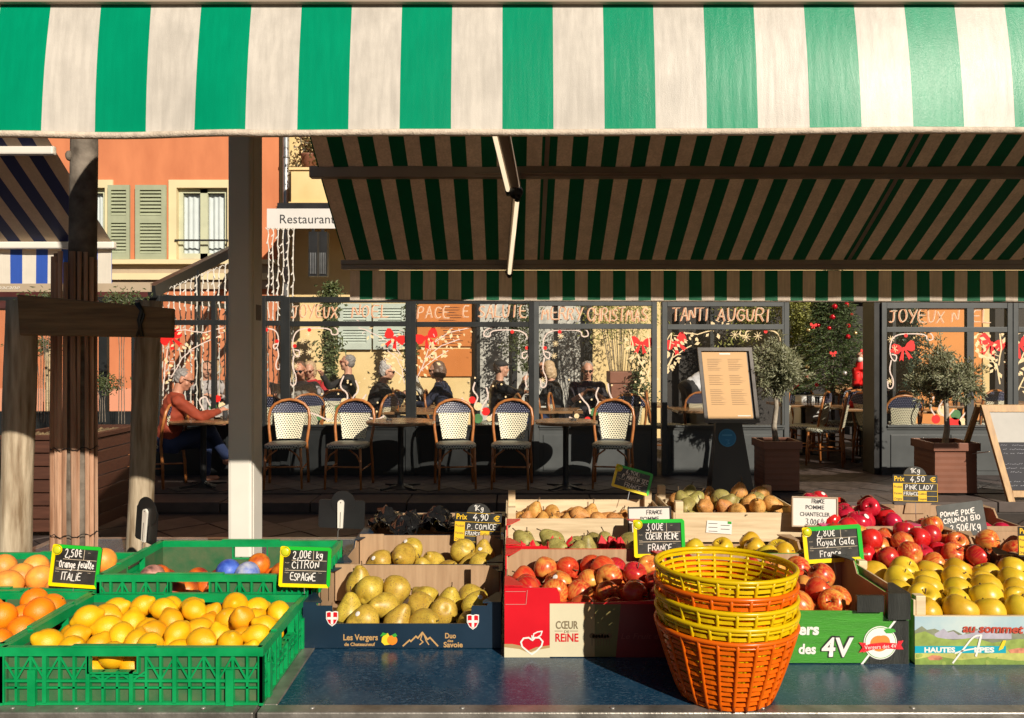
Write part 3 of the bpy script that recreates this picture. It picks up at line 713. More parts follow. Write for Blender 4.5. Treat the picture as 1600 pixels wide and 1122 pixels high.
# Restaurant awning (closed)
Y = 11.6; ra = root('restaurant_awning', P(480, 340, Y), 'white awning front reading Restaurant above the glass terrace', 'awning')
m_white2 = M('white canvas', (.66, .63, .60), .7, .05, 4, .1, 30)
g = MB(); g.box(fx(417, Y), fx(640, Y), Y, Y+.03, fz(357, Y), fz(326, Y)); g.box(fx(417, Y), fx(640, Y), Y+.03, Y+1.3, fz(326, Y)-.02, fz(326, Y)); obj('valance', g, m_white2, ra)
g = MB(); g.box(fx(430, Y), fx(640, Y), Y+.1, Y+.4, fz(324, Y), fz(315, Y)); obj('cassette', g, m_black, ra)
m_ink = M('charcoal ink', (.04, .04, .045), .6)
text('lettering', 'Restaurant', fx(436, Y), Y-.004, fz(349, Y), (349-335)*Y/F, m_ink, ra, width=(522-436)*Y/F)
# heater lamps under it
for n_, (px, Yh) in enumerate(((488, 11.3), (503, 11.5))):
    h = root('patio_heater', P(px, 395, Yh), ('left' if n_ == 0 else 'right') + ' one of two black infrared heaters hanging under the Restaurant awning', 'heater', 'hanging heaters')
    g = MB(); g.box(fx(px-6, Yh), fx(px+8, Yh), Yh, Yh+.12, fz(432, Yh), fz(362, Yh)); obj('housing', g, m_black, h)
    for k in range(4): g = MB(); X = fx(px-3+k*2.6, Yh); g.box(X, X+.008, Yh-.02, Yh-.003, fz(428, Yh), fz(395, Yh)); obj('grille_bar', g, m_zinc, h)
    g = MB(); g.box(fx(px-2, Yh), fx(px+2, Yh), Yh+.04, Yh+.08, fz(362, Yh), fz(357, Yh)); obj('hanger', g, m_black, h)

# ------------------------------------------------------------ neighbour's blue and white awning, left
Yb = 5.80; ba = root('blue_awning', (fx(20, Yb), Yb, fz(380, Yb)), 'blue and white striped awning of the neighbouring market stall, upper left', 'awning')
xr = fx(176, Yb)
g = MB(); vs = []
for iy in range(9):
    for ix in range(25):
        t = iy/8; vs.append((-7.0 + (xr+7.0)*ix/24, Yb - 1.63*t, fz(380, Yb) + 1.16*t - .03*sin(pi*t)))
g.add(vs, [(a*25+b, a*25+b+1, (a+1)*25+b+1, (a+1)*25+b) for a in range(8) for b in range(24)])
obj('canopy', g, stripe_mat('blue striped canopy', .186, fx(15, Yb), (.010, .018, .10), (.58, .46, .34), .6, .2, .2, translucent=.13, leathery=.2), ba, True)
g = MB(); vs = []
for ix in range(61): X = -7.0 + (xr+7.0)*ix/60; vs += [(X, Yb+.012*sin(X*5), fz(388, Yb)), (X, Yb+.01*sin(X*5+.5), fz(443, Yb))]
g.add(vs, [(2*i, 2*i+1, 2*i+3, 2*i+2) for i in range(60)]); obj('valance', g, stripe_mat('blue striped valance', .186, fx(15, Yb), (.03, .10, .50), (.76, .71, .62), .6, .1, .3, duty=.46, translucent=.15), ba, True)
g = MB(); g.box(-7.0, fx(184, Yb), Yb-.06, Yb-.01, fz(390, Yb), fz(379, Yb)); obj('front_bar', g, m_white, ba, bevel=.01)
Ym = 5.11; g = MB(); g.box(-7.0, fx(92, Ym), Ym-.07, Ym-.02, fz(245, Ym), fz(231, Ym)); obj('mid_bar', g, m_white, ba, bevel=.01)
sg = root('fascia_sign', P(30, 452, 8.6), 'beige fabric strip with cream script below the blue striped awning', 'sign')
g = MB(); g.box(-9, fx(235, 8.6), 8.6, 8.63, fz(456, 8.6), fz(444, 8.6)); obj('fabric_strip', g, m_beige, sg)
text('lettering', 'pacane', fx(-4, 8.6), 8.594, fz(452, 8.6), 6.5*8.6/F, m_white, sg, width=36*8.6/F, shear=.35)
# neighbouring terrace: dark posts and base in front of the salmon wall
nb = root('neighbour_terrace_screen', (fx(100, 9.3), 9.3, 0), 'dark framed glass screen of the neighbouring terrace behind the young tree', 'glass screen')
Yn = 9.3
for (a, b_) in ((-60, -52), (154, 167), (205, 212)): obj('upright', MB().box(fx(a, Yn), fx(b_, Yn), Yn, Yn+.06, .1, fz(470, Yn)), m_frame, nb)
obj('base_panel', MB().box(fx(-200, Yn), fx(212, Yn), Yn-.01, Yn+.07, .1, fz(643, Yn)), m_frame, nb)
obj('top_rail', MB().box(fx(-200, Yn), fx(243, Yn), Yn-.01, Yn+.07, fz(470, Yn), fz(464, Yn)), m_frame, nb)
obj('glass', MB().box(fx(-50, Yn), fx(154, Yn), Yn+.03, Yn+.035, fz(643, Yn), fz(470, Yn)), m_glass, nb)
g = MB(); Y = 12.6; g.box(fx(72, Y), fx(88, Y), Y, Y+.08, fz(643, Y), fz(548, Y)); g.box(fx(73, Y), fx(92, Y), Y-.05, Y-.001, fz(577, Y), fz(573, Y)); g.box(fx(73, Y), fx(77, Y), Y-.05, Y-.001, fz(585, Y), fz(573, Y))
tag(obj('wooden_door_post', g, m_wood, None), 'pale wooden door post with a black latch by the salmon wall', 'post')

# wooden planter box with soil, left
pl = root('wooden_planter', (-4.0, 7.6, 0), 'long wooden planter box with bark mulch behind the tree stakes', 'planter')
y0, y1, x0, x1, zt = 6.55, 7.45, fx(30, 6.8), fx(212, 7.4), .82
m_pl = M('reddish planter wood', (.075, .026, .014), .6, .25, 4, .2, 50, stretch=(1, 8, 10), rnd=.12)
for k in range(7):
    z = .05 + k*.108
    obj('plank', MB().box(x0, x1, y0, y0+.03, z, z+.098), m_pl, pl, bevel=.004); obj('plank', MB().box(x1-.03, x1, y0+.031, y1, z, z+.098), m_pl, pl, bevel=.004); obj('plank', MB().box(x0, x0+.03, y0+.031, y1, z, z+.098), m_pl, pl)
obj('top_rim', MB().box(x0-.01, x1+.02, y0-.02, y0+.05, .806, .84).box(x1-.05, x1+.02, y0+.05, y1, .806, .84).box(x0-.01, x0+.05, y0+.05, y1, .806, .84).box(x0-.01, x1+.02, y1, y1+.05, .806, .84), m_pl, pl)
g = MB(); n = 40; vs = []; rr = random.Random(8)
for i in range(n+1):
    for j in range(14): vs.append((x0+.05+(x1-x0-.1)*i/n, y0+.05+(y1-y0-.05)*j/13, .80+rr.uniform(-.02,.03)))
g.add(vs, [(i*14+j, (i+1)*14+j, (i+1)*14+j+1, i*14+j+1) for i in range(n) for j in range(13)])
so = obj('mulch', g, m_soil, pl); so['kind'] = 'stuff'
# ------------------------------------------------------------ glass terrace screen (Y = 9.2)
T = 9.2
tx = lambda p: fx(p, T)
tz = lambda p: fz(p, T)
ZB = .09
class Deco:
    def __init__(s): s.parts = []
    def new(s, n): s.parts.append((n, MB())); return s.parts[-1][1]
def sub(mb, n): return mb.new(n) if isinstance(mb, Deco) else mb
def bow(mb, cx, cz, s, y, rot=0, mi=None):
    mb = sub(mb, 'painted_bow')
    def pt(x, z): return (cx + s*(x*cos(rot) - z*sin(rot)), cz + s*(x*sin(rot) + z*cos(rot)))
    for sg in (-1, 1):
        mb.flat([pt(sg*a, b) for a, b in ((.05,.05),(.35,.42),(.75,.62),(1.0,.5),(1.02,.05),(.92,-.3),(.6,-.36),(.3,-.18),(.05,-.08))], y, mi)
        mb.flat([pt(sg*a, b) for a, b in ((.02,-.05),(.16,-.05),(.42,-.55),(.62,-1.0),(.40,-.88),(.26,-1.08),(.10,-.5))], y-.0004, mi)
    mb.disc(*pt(0, 0), .17*s, y-.0008, 12, mi)
def sprig(mb, pts, w, y, mi, lmi, rng, n=9, ls=.055):
    mb = sub(mb, 'painted_branch')
    q = []
    for a, b in zip(pts[:-1], pts[1:]):
        for t in (0, .5): q.append((a[0]+(b[0]-a[0])*t + rng.uniform(-.006,.006), a[1]+(b[1]-a[1])*t + rng.uniform(-.006,.006)))
    q.append(pts[-1]); mb.strip(q, w, y, mi)
    for k in range(n):
        i = rng.randrange(len(q)-1); t = rng.random(); x = q[i][0]+(q[i+1][0]-q[i][0])*t; z = q[i][1]+(q[i+1][1]-q[i][1])*t
        a = rng.uniform(0, 2*pi); L = ls*rng.uniform(.7, 1.3); ex, ez = cos(a), sin(a); x += ex*.045; z += ez*.045
        mb.flat([(x, z), (x+ex*L*.5-ez*L*.28, z+ez*L*.5+ex*L*.28), (x+ex*L, z+ez*L), (x+ex*L*.5+ez*L*.28, z+ez*L*.5-ex*L*.28)], y-.0004-k*.00002, lmi)
        if rng.random() < .5: mb.strip([(x+.06*ez, z+.05), (x+.06*ez+ex*.05, z+.05+ez*.03)], .008, y-.0002, mi)
def swirl(mb, cx, cz, s, y, mi, flip=1, kind=0):
    pts = [(cx + flip*s*(1.0 - .06*k)*cos(.45*k)*(.9 if k < 8 else .5)*.5 + flip*s*.3*(k/14), cz + s*(.5*sin(.45*k)) - s*.09*k) for k in range(15)]
    mb.strip(pts, .014, y, mi)
def curl(mb, pts, w, y, mi):
    q = pts
    for _ in range(2):
        r = [q[0]]
        for a, b in zip(q[:-1], q[1:]): r += [(a[0]*.75+b[0]*.25, a[1]*.75+b[1]*.25), (a[0]*.25+b[0]*.75, a[1]*.25+b[1]*.75)]
        q = r + [q[-1]]
    mb.strip(q, w, y, mi)
def corner(mb, x, z, s, y, fl, mi=0, dot=1):
    mb = sub(mb, 'painted_scroll')
    curl(mb, [(x+fl*a*s, z+b*s) for a, b in ((1.0,.05),(1.25,-.02),(1.3,-.2),(1.1,-.22),(1.1,-.05),(.7,-.02),(.2,-.05),(.04,-.3),(.05,-.7),(.2,-.85),(.25,-.65),(.1,-.62))], .014, y, mi)
    curl(mb, [(x+fl*a*s, z+b*s) for a, b in ((.08,-.8),(.02,-1.1),(.15,-1.35),(.12,-1.6),(-.02,-1.6),(-.02,-1.4))], .014, y, mi)
    mb.disc(x+fl*.5*s, z-.08*s, .022, y-.001, 10, dot); mb.disc(x+fl*.1*s, z-.52*s, .022, y-.001, 10, dot)
def star(mb, x, z, r, y, mi):
    mb = sub(mb, 'painted_star')
    for k in range(4): a = pi*k/4 + .2; mb.strip([(x-r*cos(a), z-r*sin(a)), (x+r*cos(a), z+r*sin(a))], .006, y-k*.0001, mi)
def bauble_group(mb, items, wig, y):
    for (px, py, r, mi) in items: sub(mb, 'painted_bauble').disc(tx(px), tz(py), r*T/F, y, 18, mi)
    for w_ in wig: curl(sub(mb, 'painted_squiggle'), [(tx(a), tz(b)) for a, b in w_], .017, y-.001, 0)

def screen(name, label, px0, px1, top, divy, writing=None, extra=(), sill=664, kick=True, deco=None, mat=None, y=T, hand_h=22):
    m = mat or m_frame; r = root(name, (tx((px0+px1)/2), y, ZB), label, 'glass screen', 'glass screens of the restaurant terrace')
    d0, d1 = y-.03, y+.04; fw = 8
    for a in (px0, px1-fw): obj('upright', MB().box(tx(a), tx(a+fw), d0, d1, ZB, tz(top)), m, r, bevel=.004)
    for a, b in extra: obj('upright', MB().box(tx(a), tx(b), d0+.004, d1-.004, tz(sill), tz(top)), m, r, bevel=.003)
    for a, b in ((top, top+9), (divy, divy+8), (sill, sill+7)): obj('crossbar', MB().box(tx(px0+fw)+.001, tx(px1-fw)-.001, d0+.003, d1-.003, tz(b), tz(a)), m, r, bevel=.003)
    if kick:
        g = MB(); g.box(tx(px0+fw)+.001, tx(px1-fw)-.001, y-.012, y+.02, ZB, tz(sill+7)-.001)
        w2 = tx(px1-fw)-tx(px0+fw); n = max(1, round(w2/.9))
        for k in range(n):
            a = tx(px0+fw) + w2*k/n + .05; b = tx(px0+fw) + w2*(k+1)/n - .05
            g.box(a, b, y-.022, y-.0121, ZB+.06, tz(sill+7)-.06)
        obj('kick_panel', g, m_frame2 if mat else m, r, bevel=.003)
        obj('sill_ledge', MB().box(tx(px0+fw)+.002, tx(px1-fw)-.002, y-.05, y-.031, tz(sill+3), tz(sill)), m, r)
    obj('glass', MB().box(tx(px0+fw), tx(px1-fw), y+.004, y+.009, tz(sill), tz(divy+8)), m_glass, r)
    obj('glass', MB().box(tx(px0+fw), tx(px1-fw), y+.004, y+.009, tz(divy), tz(top+9)), m_glass, r)
    if writing:
        for (s, a, b, py) in writing:
            g = MB(); rg = random.Random(hash_(s + str(a)))
            hand(g, s, tx(a), tz(py+9), hand_h*T/F*.86, .013, y-.004, rg, .05, .08, width=tx(b)-tx(a), mi=0)
            rg = random.Random(hash_(s + str(a)))
            hand(g, s, tx(a)+.012, tz(py+9)+.006, hand_h*T/F*.86, .008, y-.006, rg, .05, .08, width=tx(b)-tx(a), mi=1)
            obj('lettering', g, [M('rust glass paint', (.60, .28, .15), .6, .2, 30), m_paint], r)
    if deco:
        g = Deco(); deco(g, y-.004)
        for nm, mb in g.parts: obj(nm, mb, [m_pwhite, m_red, m_paintl, m_pgreen, m_paint], r)
    return r
def hash_(s): return sum(ord(c)*(i+3) for i, c in enumerate(s))
R1 = random.Random(21)
OR, GR, RD = 2, 3, 1
def deco0(g, y):
    bow(g, tx(268), tz(528), .13, y, .5, 1)
    for (p, n) in ((((268,590),(285,560),(300,545),(330,530),(345,524)), 12), (((265,520),(290,515),(320,520),(350,512)), 10), (((255,610),(258,570),(262,545)), 8)):
        sprig(g, [(tx(a), tz(b)) for a, b in p], .012, y, 0, 2, R1, n, .05)
    bauble_group(g, [(340,623,5.5,RD),(333,635,6,GR),(347,634,5.5,OR),(320,646,5.5,OR),(352,645,5,GR)], [((318,640),(310,625),(322,618),(326,630),(336,640)),((350,640),(356,630),(362,628))], y)
def deco1(g, y):
    corner(g, tx(455), tz(511), .42, y, 1)
    for a, b in ((482,522),(473,533),(470,550),(483,550),(465,555),(462,572)): star(g, tx(a), tz(b), .035, y, 2)
    bow(g, tx(617), tz(528), .125, y, -.45, 1)
    for (p, n) in ((((632,600),(628,575),(620,560),(606,548)), 9), (((634,570),(634,545),(632,520)), 7), (((628,555),(610,535),(585,522),(560,512)), 12), (((631,590),(612,575),(600,562)), 6)):
        sprig(g, [(tx(a), tz(b)) for a, b in p], .010, y, 0, 2, R1, n, .05)
    bauble_group(g, [(530,639,7,GR),(543,637,5,RD),(538,627,5,OR),(515,650,5,OR),(499,653,4,GR)],
                 [((537,588),(530,605),(545,615),(540,632)),((556,595),(562,610),(550,622),(553,636)),((572,617),(562,630),(560,638)),((485,645),(500,650),(508,655),(516,655)),((575,652),(590,656),(600,650))], y)
    for k in range(14): sub(g, 'painted_dot').disc(tx(R1.uniform(500, 620)), tz(R1.uniform(590, 650)), .012, y-.0003, 6, 2)
def deco2(g, y):
    bow(g, tx(667), tz(527), .13, y, .42, 1)
    for (p, n) in ((((652,590),(662,570),(668,550)), 8), (((655,580),(680,560),(700,548)), 8), (((660,575),(672,540),(700,520),(735,512)), 16), (((665,560),(690,540),(718,530)), 10)):
        sprig(g, [(tx(a), tz(b)) for a, b in p], .010, y, 0, 2, R1, n, .055)
    bauble_group(g, [(738,625,5.5,RD),(747,635,6.5,OR),(729,639,6.5,GR),(759,643,6.5,RD),(747,654,7.5,GR),(765,654,4.5,OR)],
                 [((742,598),(738,610),(748,620),(742,632)),((760,606),(764,620),(755,632),(752,640)),((780,644),(770,646),(766,652)),((724,640),(726,630),(722,622))], y)
    corner(g, tx(829), tz(514), .42, y, -1, 0, 1)
    for k in range(10): sub(g, 'painted_dot').disc(tx(R1.uniform(720, 800)), tz(R1.uniform(590, 655)), .012, y-.0003, 6, 2)
def deco3(g, y):
    corner(g, tx(846), tz(514), .42, y, 1)
    for a, b in ((868,537),(876,525),(866,556),(848,594)): star(g, tx(a), tz(b), .035, y, 2)
    bow(g, tx(1002), tz(536), .12, y, -.1, 1)
    for (p, n) in ((((1016,600),(1010,580),(1000,565),(996,552)), 10), (((1012,590),(1016,560),(1014,530)), 9), (((1000,560),(990,545),(985,525)), 7)):
        sprig(g, [(tx(a), tz(b)) for a, b in p], .014, y, 2, 2, R1, n, .06)
    bauble_group(g, [(938,633,6,OR),(928,644,6.5,GR),(949,641,5,RD),(901,650,4,OR),(918,656,5,RD)],
                 [((905,616),(912,626),(920,634),(922,646)),((935,606),(930,618),(936,628),(930,638)),((950,600),(952,616),(960,628),(954,640)),((970,628),(972,640),(964,646)),((890,652),(902,658),(912,656)),((998,645),(992,656),(980,660))], y)
    for k in range(12): sub(g, 'painted_dot').disc(tx(R1.uniform(885, 1010)), tz(R1.uniform(590, 655)), .012, y-.0003, 6, 2)
def deco4(g, y):
    bow(g, tx(1056), tz(535), .13, y, .5, 1)
    for (p, n) in ((((1040,575),(1050,560),(1065,550),(1080,540)), 9), (((1042,530),(1050,520),(1046,545)), 6), (((1065,520),(1090,522),(1115,516),(1130,512)), 12), (((1040,590),(1046,570),(1052,552)), 8)):
        sprig(g, [(tx(a), tz(b)) for a, b in p], .012, y, 2, 2, R1, n, .06)
    corner(g, tx(1222), tz(514), .38, y, -1, 2)
    for a, b in ((1148,523),(1166,527),(1184,525)): star(g, tx(a), tz(b), .05, y, 2)
def deco5(g, y):
    corner(g, tx(1388), tz(520), .40, y, 1, 0)
    for a, b in ((1392,530),(1398,545),(1390,596)): star(g, tx(a), tz(b), .04, y, 2)
    bow(g, tx(1412), tz(545), .13, y, .2, 1)
    bauble_group(g, [(1472,642,8,OR),(1462,655,7,RD),(1493,648,8,GR),(1490,664,12,RD),(1504,660,7,OR)],
                 [((1458,620),(1452,636),(1460,648)),((1474,625),(1464,640),(1478,654),(1490,640)),((1512,640),(1500,655))], y)
    bow(g, tx(1549), tz(537), .15, y, -.35, 1)
    for (p, n) in ((((1562,600),(1558,575),(1548,560),(1540,550)), 10), (((1560,570),(1564,545),(1562,522)), 8), (((1545,560),(1532,555),(1524,548)), 6), (((1520,530),(1530,520),(1545,515)), 6)):
        sprig(g, [(tx(a), tz(b)) for a, b in p], .016, y, 2, 2, R1, n, .07)
def deco6(g, y):
    bow(g, tx(1592), tz(540), .15, y, .4, 1)
    for (p, n) in ((((1584,590),(1590,570),(1600,550)), 9), (((1584,530),(1592,520),(1602,518)), 6), (((1590,610),(1600,590)), 4)):
        sprig(g, [(tx(a), tz(b)) for a, b in p], .016, y, 2, 2, R1, n, .07)
screen('glass_screen', 'leftmost glass screen strung with white fairy lights', 243, 362, 462, 500, None, ((331, 338),), deco=deco0)
screen('glass_screen', 'narrow glass screen just right of the white stall post', 408, 447, 462, 501, None, deco=lambda g, y: (corner(g, tx(437), tz(512), .3, y, -1)))
screen('glass_screen', 'glass screen painted JOYEUX NOEL beside the white stall post', 446, 642, 464, 502, [('JOYEUX', 455, 530, 488), ('NOEL', 550, 610, 487)], deco=deco1)
screen('glass_screen', 'glass screen painted PACE E SALUTE', 642, 834, 466, 503, [('PACE', 652, 704, 488), ('E', 722, 735, 487), ('SALUTE', 747, 824, 487)], deco=deco2)
screen('glass_screen', 'glass screen painted MERRY CHRISTMAS', 834, 1026, 469, 506, [('MERRY', 846, 912, 491), ('CHRISTMAS', 917, 1012, 493)], deco=deco3, mat=m_frame2)
screen('glass_screen', 'glass screen painted TANTI AUGURI behind the menu board', 1034, 1232, 470, 507, [('TANTI', 1050, 1106, 492), ('AUGURI', 1120, 1202, 493)], deco=deco4, mat=m_frame2, extra=((1221, 1224),))
screen('glass_screen', 'glass screen right of the terrace entrance painted JOYEUX NOEL', 1376, 1580, 473, 511, [('JOYEUX', 1388, 1478, 495), ('N', 1486, 1500, 495), ('EL', 1518, 1550, 495)], deco=deco5, mat=m_frame2, extra=((1509, 1520),))
screen('glass_screen', 'glass screen cut by the right edge of the photo with a red bow', 1572+9, 1790, 473, 511, None, deco=deco6, mat=m_frame2)
# side screen of the terrace with its sloping rafter
sd = root('side_screen', (tx(243), 11, 0), 'side wall frame of the glass terrace with a sloping dark rafter', 'frame')
X = tx(243)
obj('rafter', MB().bar((X, 9.1, 2.20), (X-.1, 13, 3.32), .09, .14), m_frame, sd)
for Y in (10.4, 11.7): obj('upright', MB().box(X-.03, X+.03, Y, Y+.06, .09, 2.2+(Y-9.1)*.286), m_frame, sd)
obj('side_rail', MB().box(X-.03, X+.03, 9.25, 13, 2.12, 2.19), m_frame, sd)
# post at the meeting with roof, right of door
obj_ = MB().box(tx(1366), tx(1375), 9.2, 9.5, .09, tz(470)); tag(obj('door_post', obj_, m_black, None), 'black post on the right side of the terrace entrance', 'post')
m_lite = M('white cable', (.70, .66, .60), .5, .05)
def lights(px0, px1, py0, py1, Y, n, label, seed, slope=0):
    rg = random.Random(seed); r = root('light_curtain', P((px0+px1)/2, py0, Y), label, 'fairy lights', 'curtains of white fairy lights')
    g = MB(); pts = []
    for k in range(n*2+1):
        px = px0 + (px1-px0)*k/(n*2); pts.append(P(px, py0 + slope*(px-px0) + (4 if k % 2 else 0), Y))
    g.tube(pts, .006, 5); obj('lead_cable', g, m_lite, r)
    for k in range(n):
        px = px0 + (px1-px0)*(k+.5)/n; y0 = py0 + slope*(px-px0); y1 = py1 - rg.choice((0, 12, 30, 60, 5)); pts = []; z = y0
        g = MB()
        while z < y1: pts.append(P(px + rg.uniform(-1.3, 1.3), z, Y + rg.uniform(-.02, .02))); z += rg.uniform(9, 15)
        if len(pts) < 2: continue
        g.tube(pts, .0065, 5)
        for p in pts[1:]:
            a = rg.uniform(-.5, .5); g.tube([p, (p[0]+.03*a*2, p[1]-.01, p[2]-.035)], .0075, 5)
        obj('strand', g, m_lite, r)
lights(250, 356, 455, 655, 9.5, 12, 'curtain of white fairy lights hanging behind the leftmost glass screen', 1, -.42)
lights(415, 462, 356, 660, 9.7, 6, 'curtain of white fairy lights right of the white stall post', 2)

# ------------------------------------------------------------ bistro chair
def make_chair(label):
    r = root('bistro_chair', (0, 0, 0), label, 'chair', 'bistro chairs at the restaurant')
    arch = []
    zs = .52
    arch += [(-.205, .21, 0.0), (-.20, .20, .25), (-.19, .175, .45), (-.21, .20, .60), (-.215, .225, .72)]
    for k in range(1, 8):
        a = pi - pi*k/8; arch.append((.215*cos(a), .235 + .012*sin(a), .745 + .165*sin(a)))
    arch += [(.215, .225, .72), (.21, .20, .60), (.19, .175, .45), (.20, .20, .25), (.205, .21, 0.0)]
    g = MB(); g.tube(arch, .0155, 8); obj('back_frame', g, m_rattan, r, True)
    g = MB()
    def bz(z): return .175 + (z-.45)*.20
    vs = []
    rows = [.49, .56, .63, .70, .765]
    for z in rows:
        hw = .125 + (z-.49)*.16
        for k in range(7): u = -1 + 2*k/6; vs.append((u*hw, bz(z) + .025*(1-u*u), z))
    g.add(vs, [(i*7+j, i*7+j+1, (i+1)*7+j+1, (i+1)*7+j) for i in range(4) for j in range(6)])
    g.add([(x, y+.012, z) for x, y, z in vs], [(i*7+j, (i+1)*7+j, (i+1)*7+j+1, i*7+j+1) for i in range(4) for j in range(6)])
    obj('back_weave', g, m_weave, r, True)
    g = MB(); vs = []
    for i in range(5):
        z = .766 + .125*i/4; hw = .205*sqrt(max(0, 1-((z-.745)/.165)**2))
        for k in range(7): u = -1 + 2*k/6; vs.append((u*hw, bz(z) + .012*(1-u*u), z))
    g.add(vs, [(i*7+j, i*7+j+1, (i+1)*7+j+1, (i+1)*7+j) for i in range(4) for j in range(6)])
    g.add([(x, y+.01, z) for x, y, z in vs], [(i*7+j, (i+1)*7+j, (i+1)*7+j+1, i*7+j+1) for i in range(4) for j in range(6)])
    obj('crest_weave', g, m_weaved, r, True)
    g = MB(); out = []
    for k in range(20):
        a = 2*pi*k/20; c_, s_ = cos(a), sin(a); out.append((.205*abs(c_)**.6*(1 if c_ > 0 else -1), .205*abs(s_)**.6*(1 if s_ > 0 else -1) - .02))
    g.add([(x, y, .425) for x, y in out] + [(x*1.02, y*1.02, .46) for x, y in out] + [(x*.9, y*.9, .472) for x, y in out],
          [tuple(range(19, -1, -1)), tuple(range(40, 60))] + [(i, (i+1) % 20, 20+(i+1) % 20, 20+i) for i in range(20)] + [(20+i, 20+(i+1) % 20, 40+(i+1) % 20, 40+i) for i in range(20)])
    obj('seat', g, m_seat, r, True)
    for sx in (-1, 1):
        g = MB(); g.tube([(sx*.175, -.19, .43), (sx*.185, -.205, .2), (sx*.19, -.215, 0)], [.014, .013, .012], 8); obj('leg', g, m_rattan, r, True)
    for sx in (-1, 1):
        g = MB(); g.tube([(sx*.18, -.2, .20), (sx*.19, .2, .22)], .009, 6); obj('stretcher', g, m_rattan, r, True)
        g = MB(); g.tube([(sx*.18, -.195, .28), (sx*.14, -.195, .36), (sx*.06, -.195, .42)], .009, 6); obj('brace', g, m_rattan, r, True)
    g = MB(); g.tube([(-.185, -.2, .24), (.185, -.2, .24)], .009, 6); obj('stretcher', g, m_rattan, r, True)
    return r
chair0 = make_chair('woven bistro chair')
cused = [False]
def chair(px, Y, rot, label, dx=0, tilt=0, z=None):
    X = fx(px, Y); zz = (ZB if Y > 8.06 else 0) if z is None else z
    c = chair0 if not cused[0] else dup(chair0); cused[0] = True
    c.location = (X, Y, zz); c.rotation_euler = (tilt, 0, radians(rot)); c['label'] = label; return c
YC = 8.45
for px, rz, lb in ((447, 7, 'empty woven bistro chair nearest the white stall post, on its right'), (545, -5, 'empty woven bistro chair left of the middle round table'),
                   (712, 9, 'empty woven bistro chair right of the middle round table'), (799, -4, 'empty woven bistro chair left of the right round table'), (957, -11, 'empty woven bistro chair right of the right round table, under a tilted price sign')):
    chair(px, YC, rz, lb)
# round tables in front
def round_table(px, Y, r, label, zt=.80, rect=None):
    X = fx(px, Y); t = root('cafe_table', (X, Y, ZB), label, 'table', 'cafe tables of the restaurant')
    g = MB()
    if rect: g.box(X-rect[0]/2, X+rect[0]/2, Y-rect[1]/2, Y+rect[1]/2, zt-.03, zt)
    else: g.lathe([(r-.01, zt-.032), (r, zt-.026), (r, zt-.006), (r-.008, zt)], (X, Y, 0), 40)
    obj('table_top', g, m_table, t, False, bevel=.003 if rect else 0)
    g = MB(); g.lathe([(.16, ZB), (.13, ZB+.02), (.035, ZB+.05), (.03, ZB+.10), (.03, zt-.08), (.05, zt-.033)], (X, Y, 0), 14); obj('pedestal', g, m_iron, t, True)
    g = MB()
    for k in range(4): a = pi/4 + k*pi/2; g.bar((X, Y, ZB+.035), (X+.25*cos(a), Y+.25*sin(a), ZB+.014), .035, .025)
    obj('foot', g, m_iron, t)
    return t
def glass_at(X, Y, Z, h=.10, r=.033, label='clear water glass', kind=0):
    g = MB()
    if kind == 0: g.lathe([(r*.85, 0), (r, h), (r*.93, h), (r*.8, .008)], (X, Y, Z), 14); return tag(obj('tumbler', g, m_tumbler, None, True), label, 'glass', 'glasses on the terrace tables')
    if kind == 1: g.lathe([(.028, 0), (.032, .006), (.05, .008), (.062, .014), (.06, .016), (.03, .011), (.02, .05)], (X, Y, Z), 14); g.lathe([(.022, .012), (.04, .05), (.043, .07), (.039, .07), (.02, .02)], (X, Y, Z), 14); return tag(obj('cup_and_saucer', g, M('china', (.80, .80, .78), .25, .03), None, True), label, 'cup', 'cups on the terrace tables')
    if kind == 2: g.lathe([(r, 0), (r, .025), (r*.9, .03), (r*.8, .012)], (X, Y, Z), 14); return tag(obj('ashtray', g, m_tumbler, None, True), label, 'ashtray', 'glass ashtrays on the outer tables')
round_table(626, 8.35, .36, 'middle round wooden table outside, between two empty chairs, small ashtray on it'); glass_at(fx(608, 8.3), 8.3, .80, .04, .032, 'glass ashtray on the middle round table', 2)
round_table(884, 8.35, .33, 'right round wooden table outside, ashtray at its centre'); glass_at(fx(896, 8.3), 8.3, .80, .04, .032, 'glass ashtray on the right round table', 2)
round_table(318, 8.45, .34, 'left wooden table outside in front of the man in the rust sweater'); glass_at(fx(352, 8.4), 8.4, .80, .10, .03, 'water glass on the table of the man in rust sweater')
# interior tables
for px, Y, rr_, lb in ((655, 9.85, (.95, .75), 'large wooden table with carved pattern inside the screen behind the middle round table'), (640, 10.95, (.75, .6), 'wooden table set with cups between woman with bun and man in navy jacket'),
                       (425, 10.2, (.6, .6), 'wooden table behind the narrow glass screen'), (815, 11.2, (.65, .6), 'wooden table between man in black cap and blonde woman'),
                       (870, 9.9, (.6, .6), 'wooden table inside in front of the man with phone'), (985, 10.9, (.9, .7), 'wooden table in front of the bamboo pot'),
                       (1110, 10.0, (.95, .7), 'wooden table half hidden behind the menu board'), (1350, 10.3, (.8, .7), 'wooden table with many glasses just inside the terrace entrance'),
                       (1255, 11.0, (.8, .7), 'wooden table at left inside the entrance'), (1410, 9.9, (.7, .6), 'table right behind the screen right of the entrance'),
                       (1500, 10.8, (.8, .7), 'table behind the right olive tree inside'), (1560, 11.4, (.8, .7), 'far table by the orange panel at the right')):
    round_table(px, Y, .4, lb, .80, rr_)
gk = 0
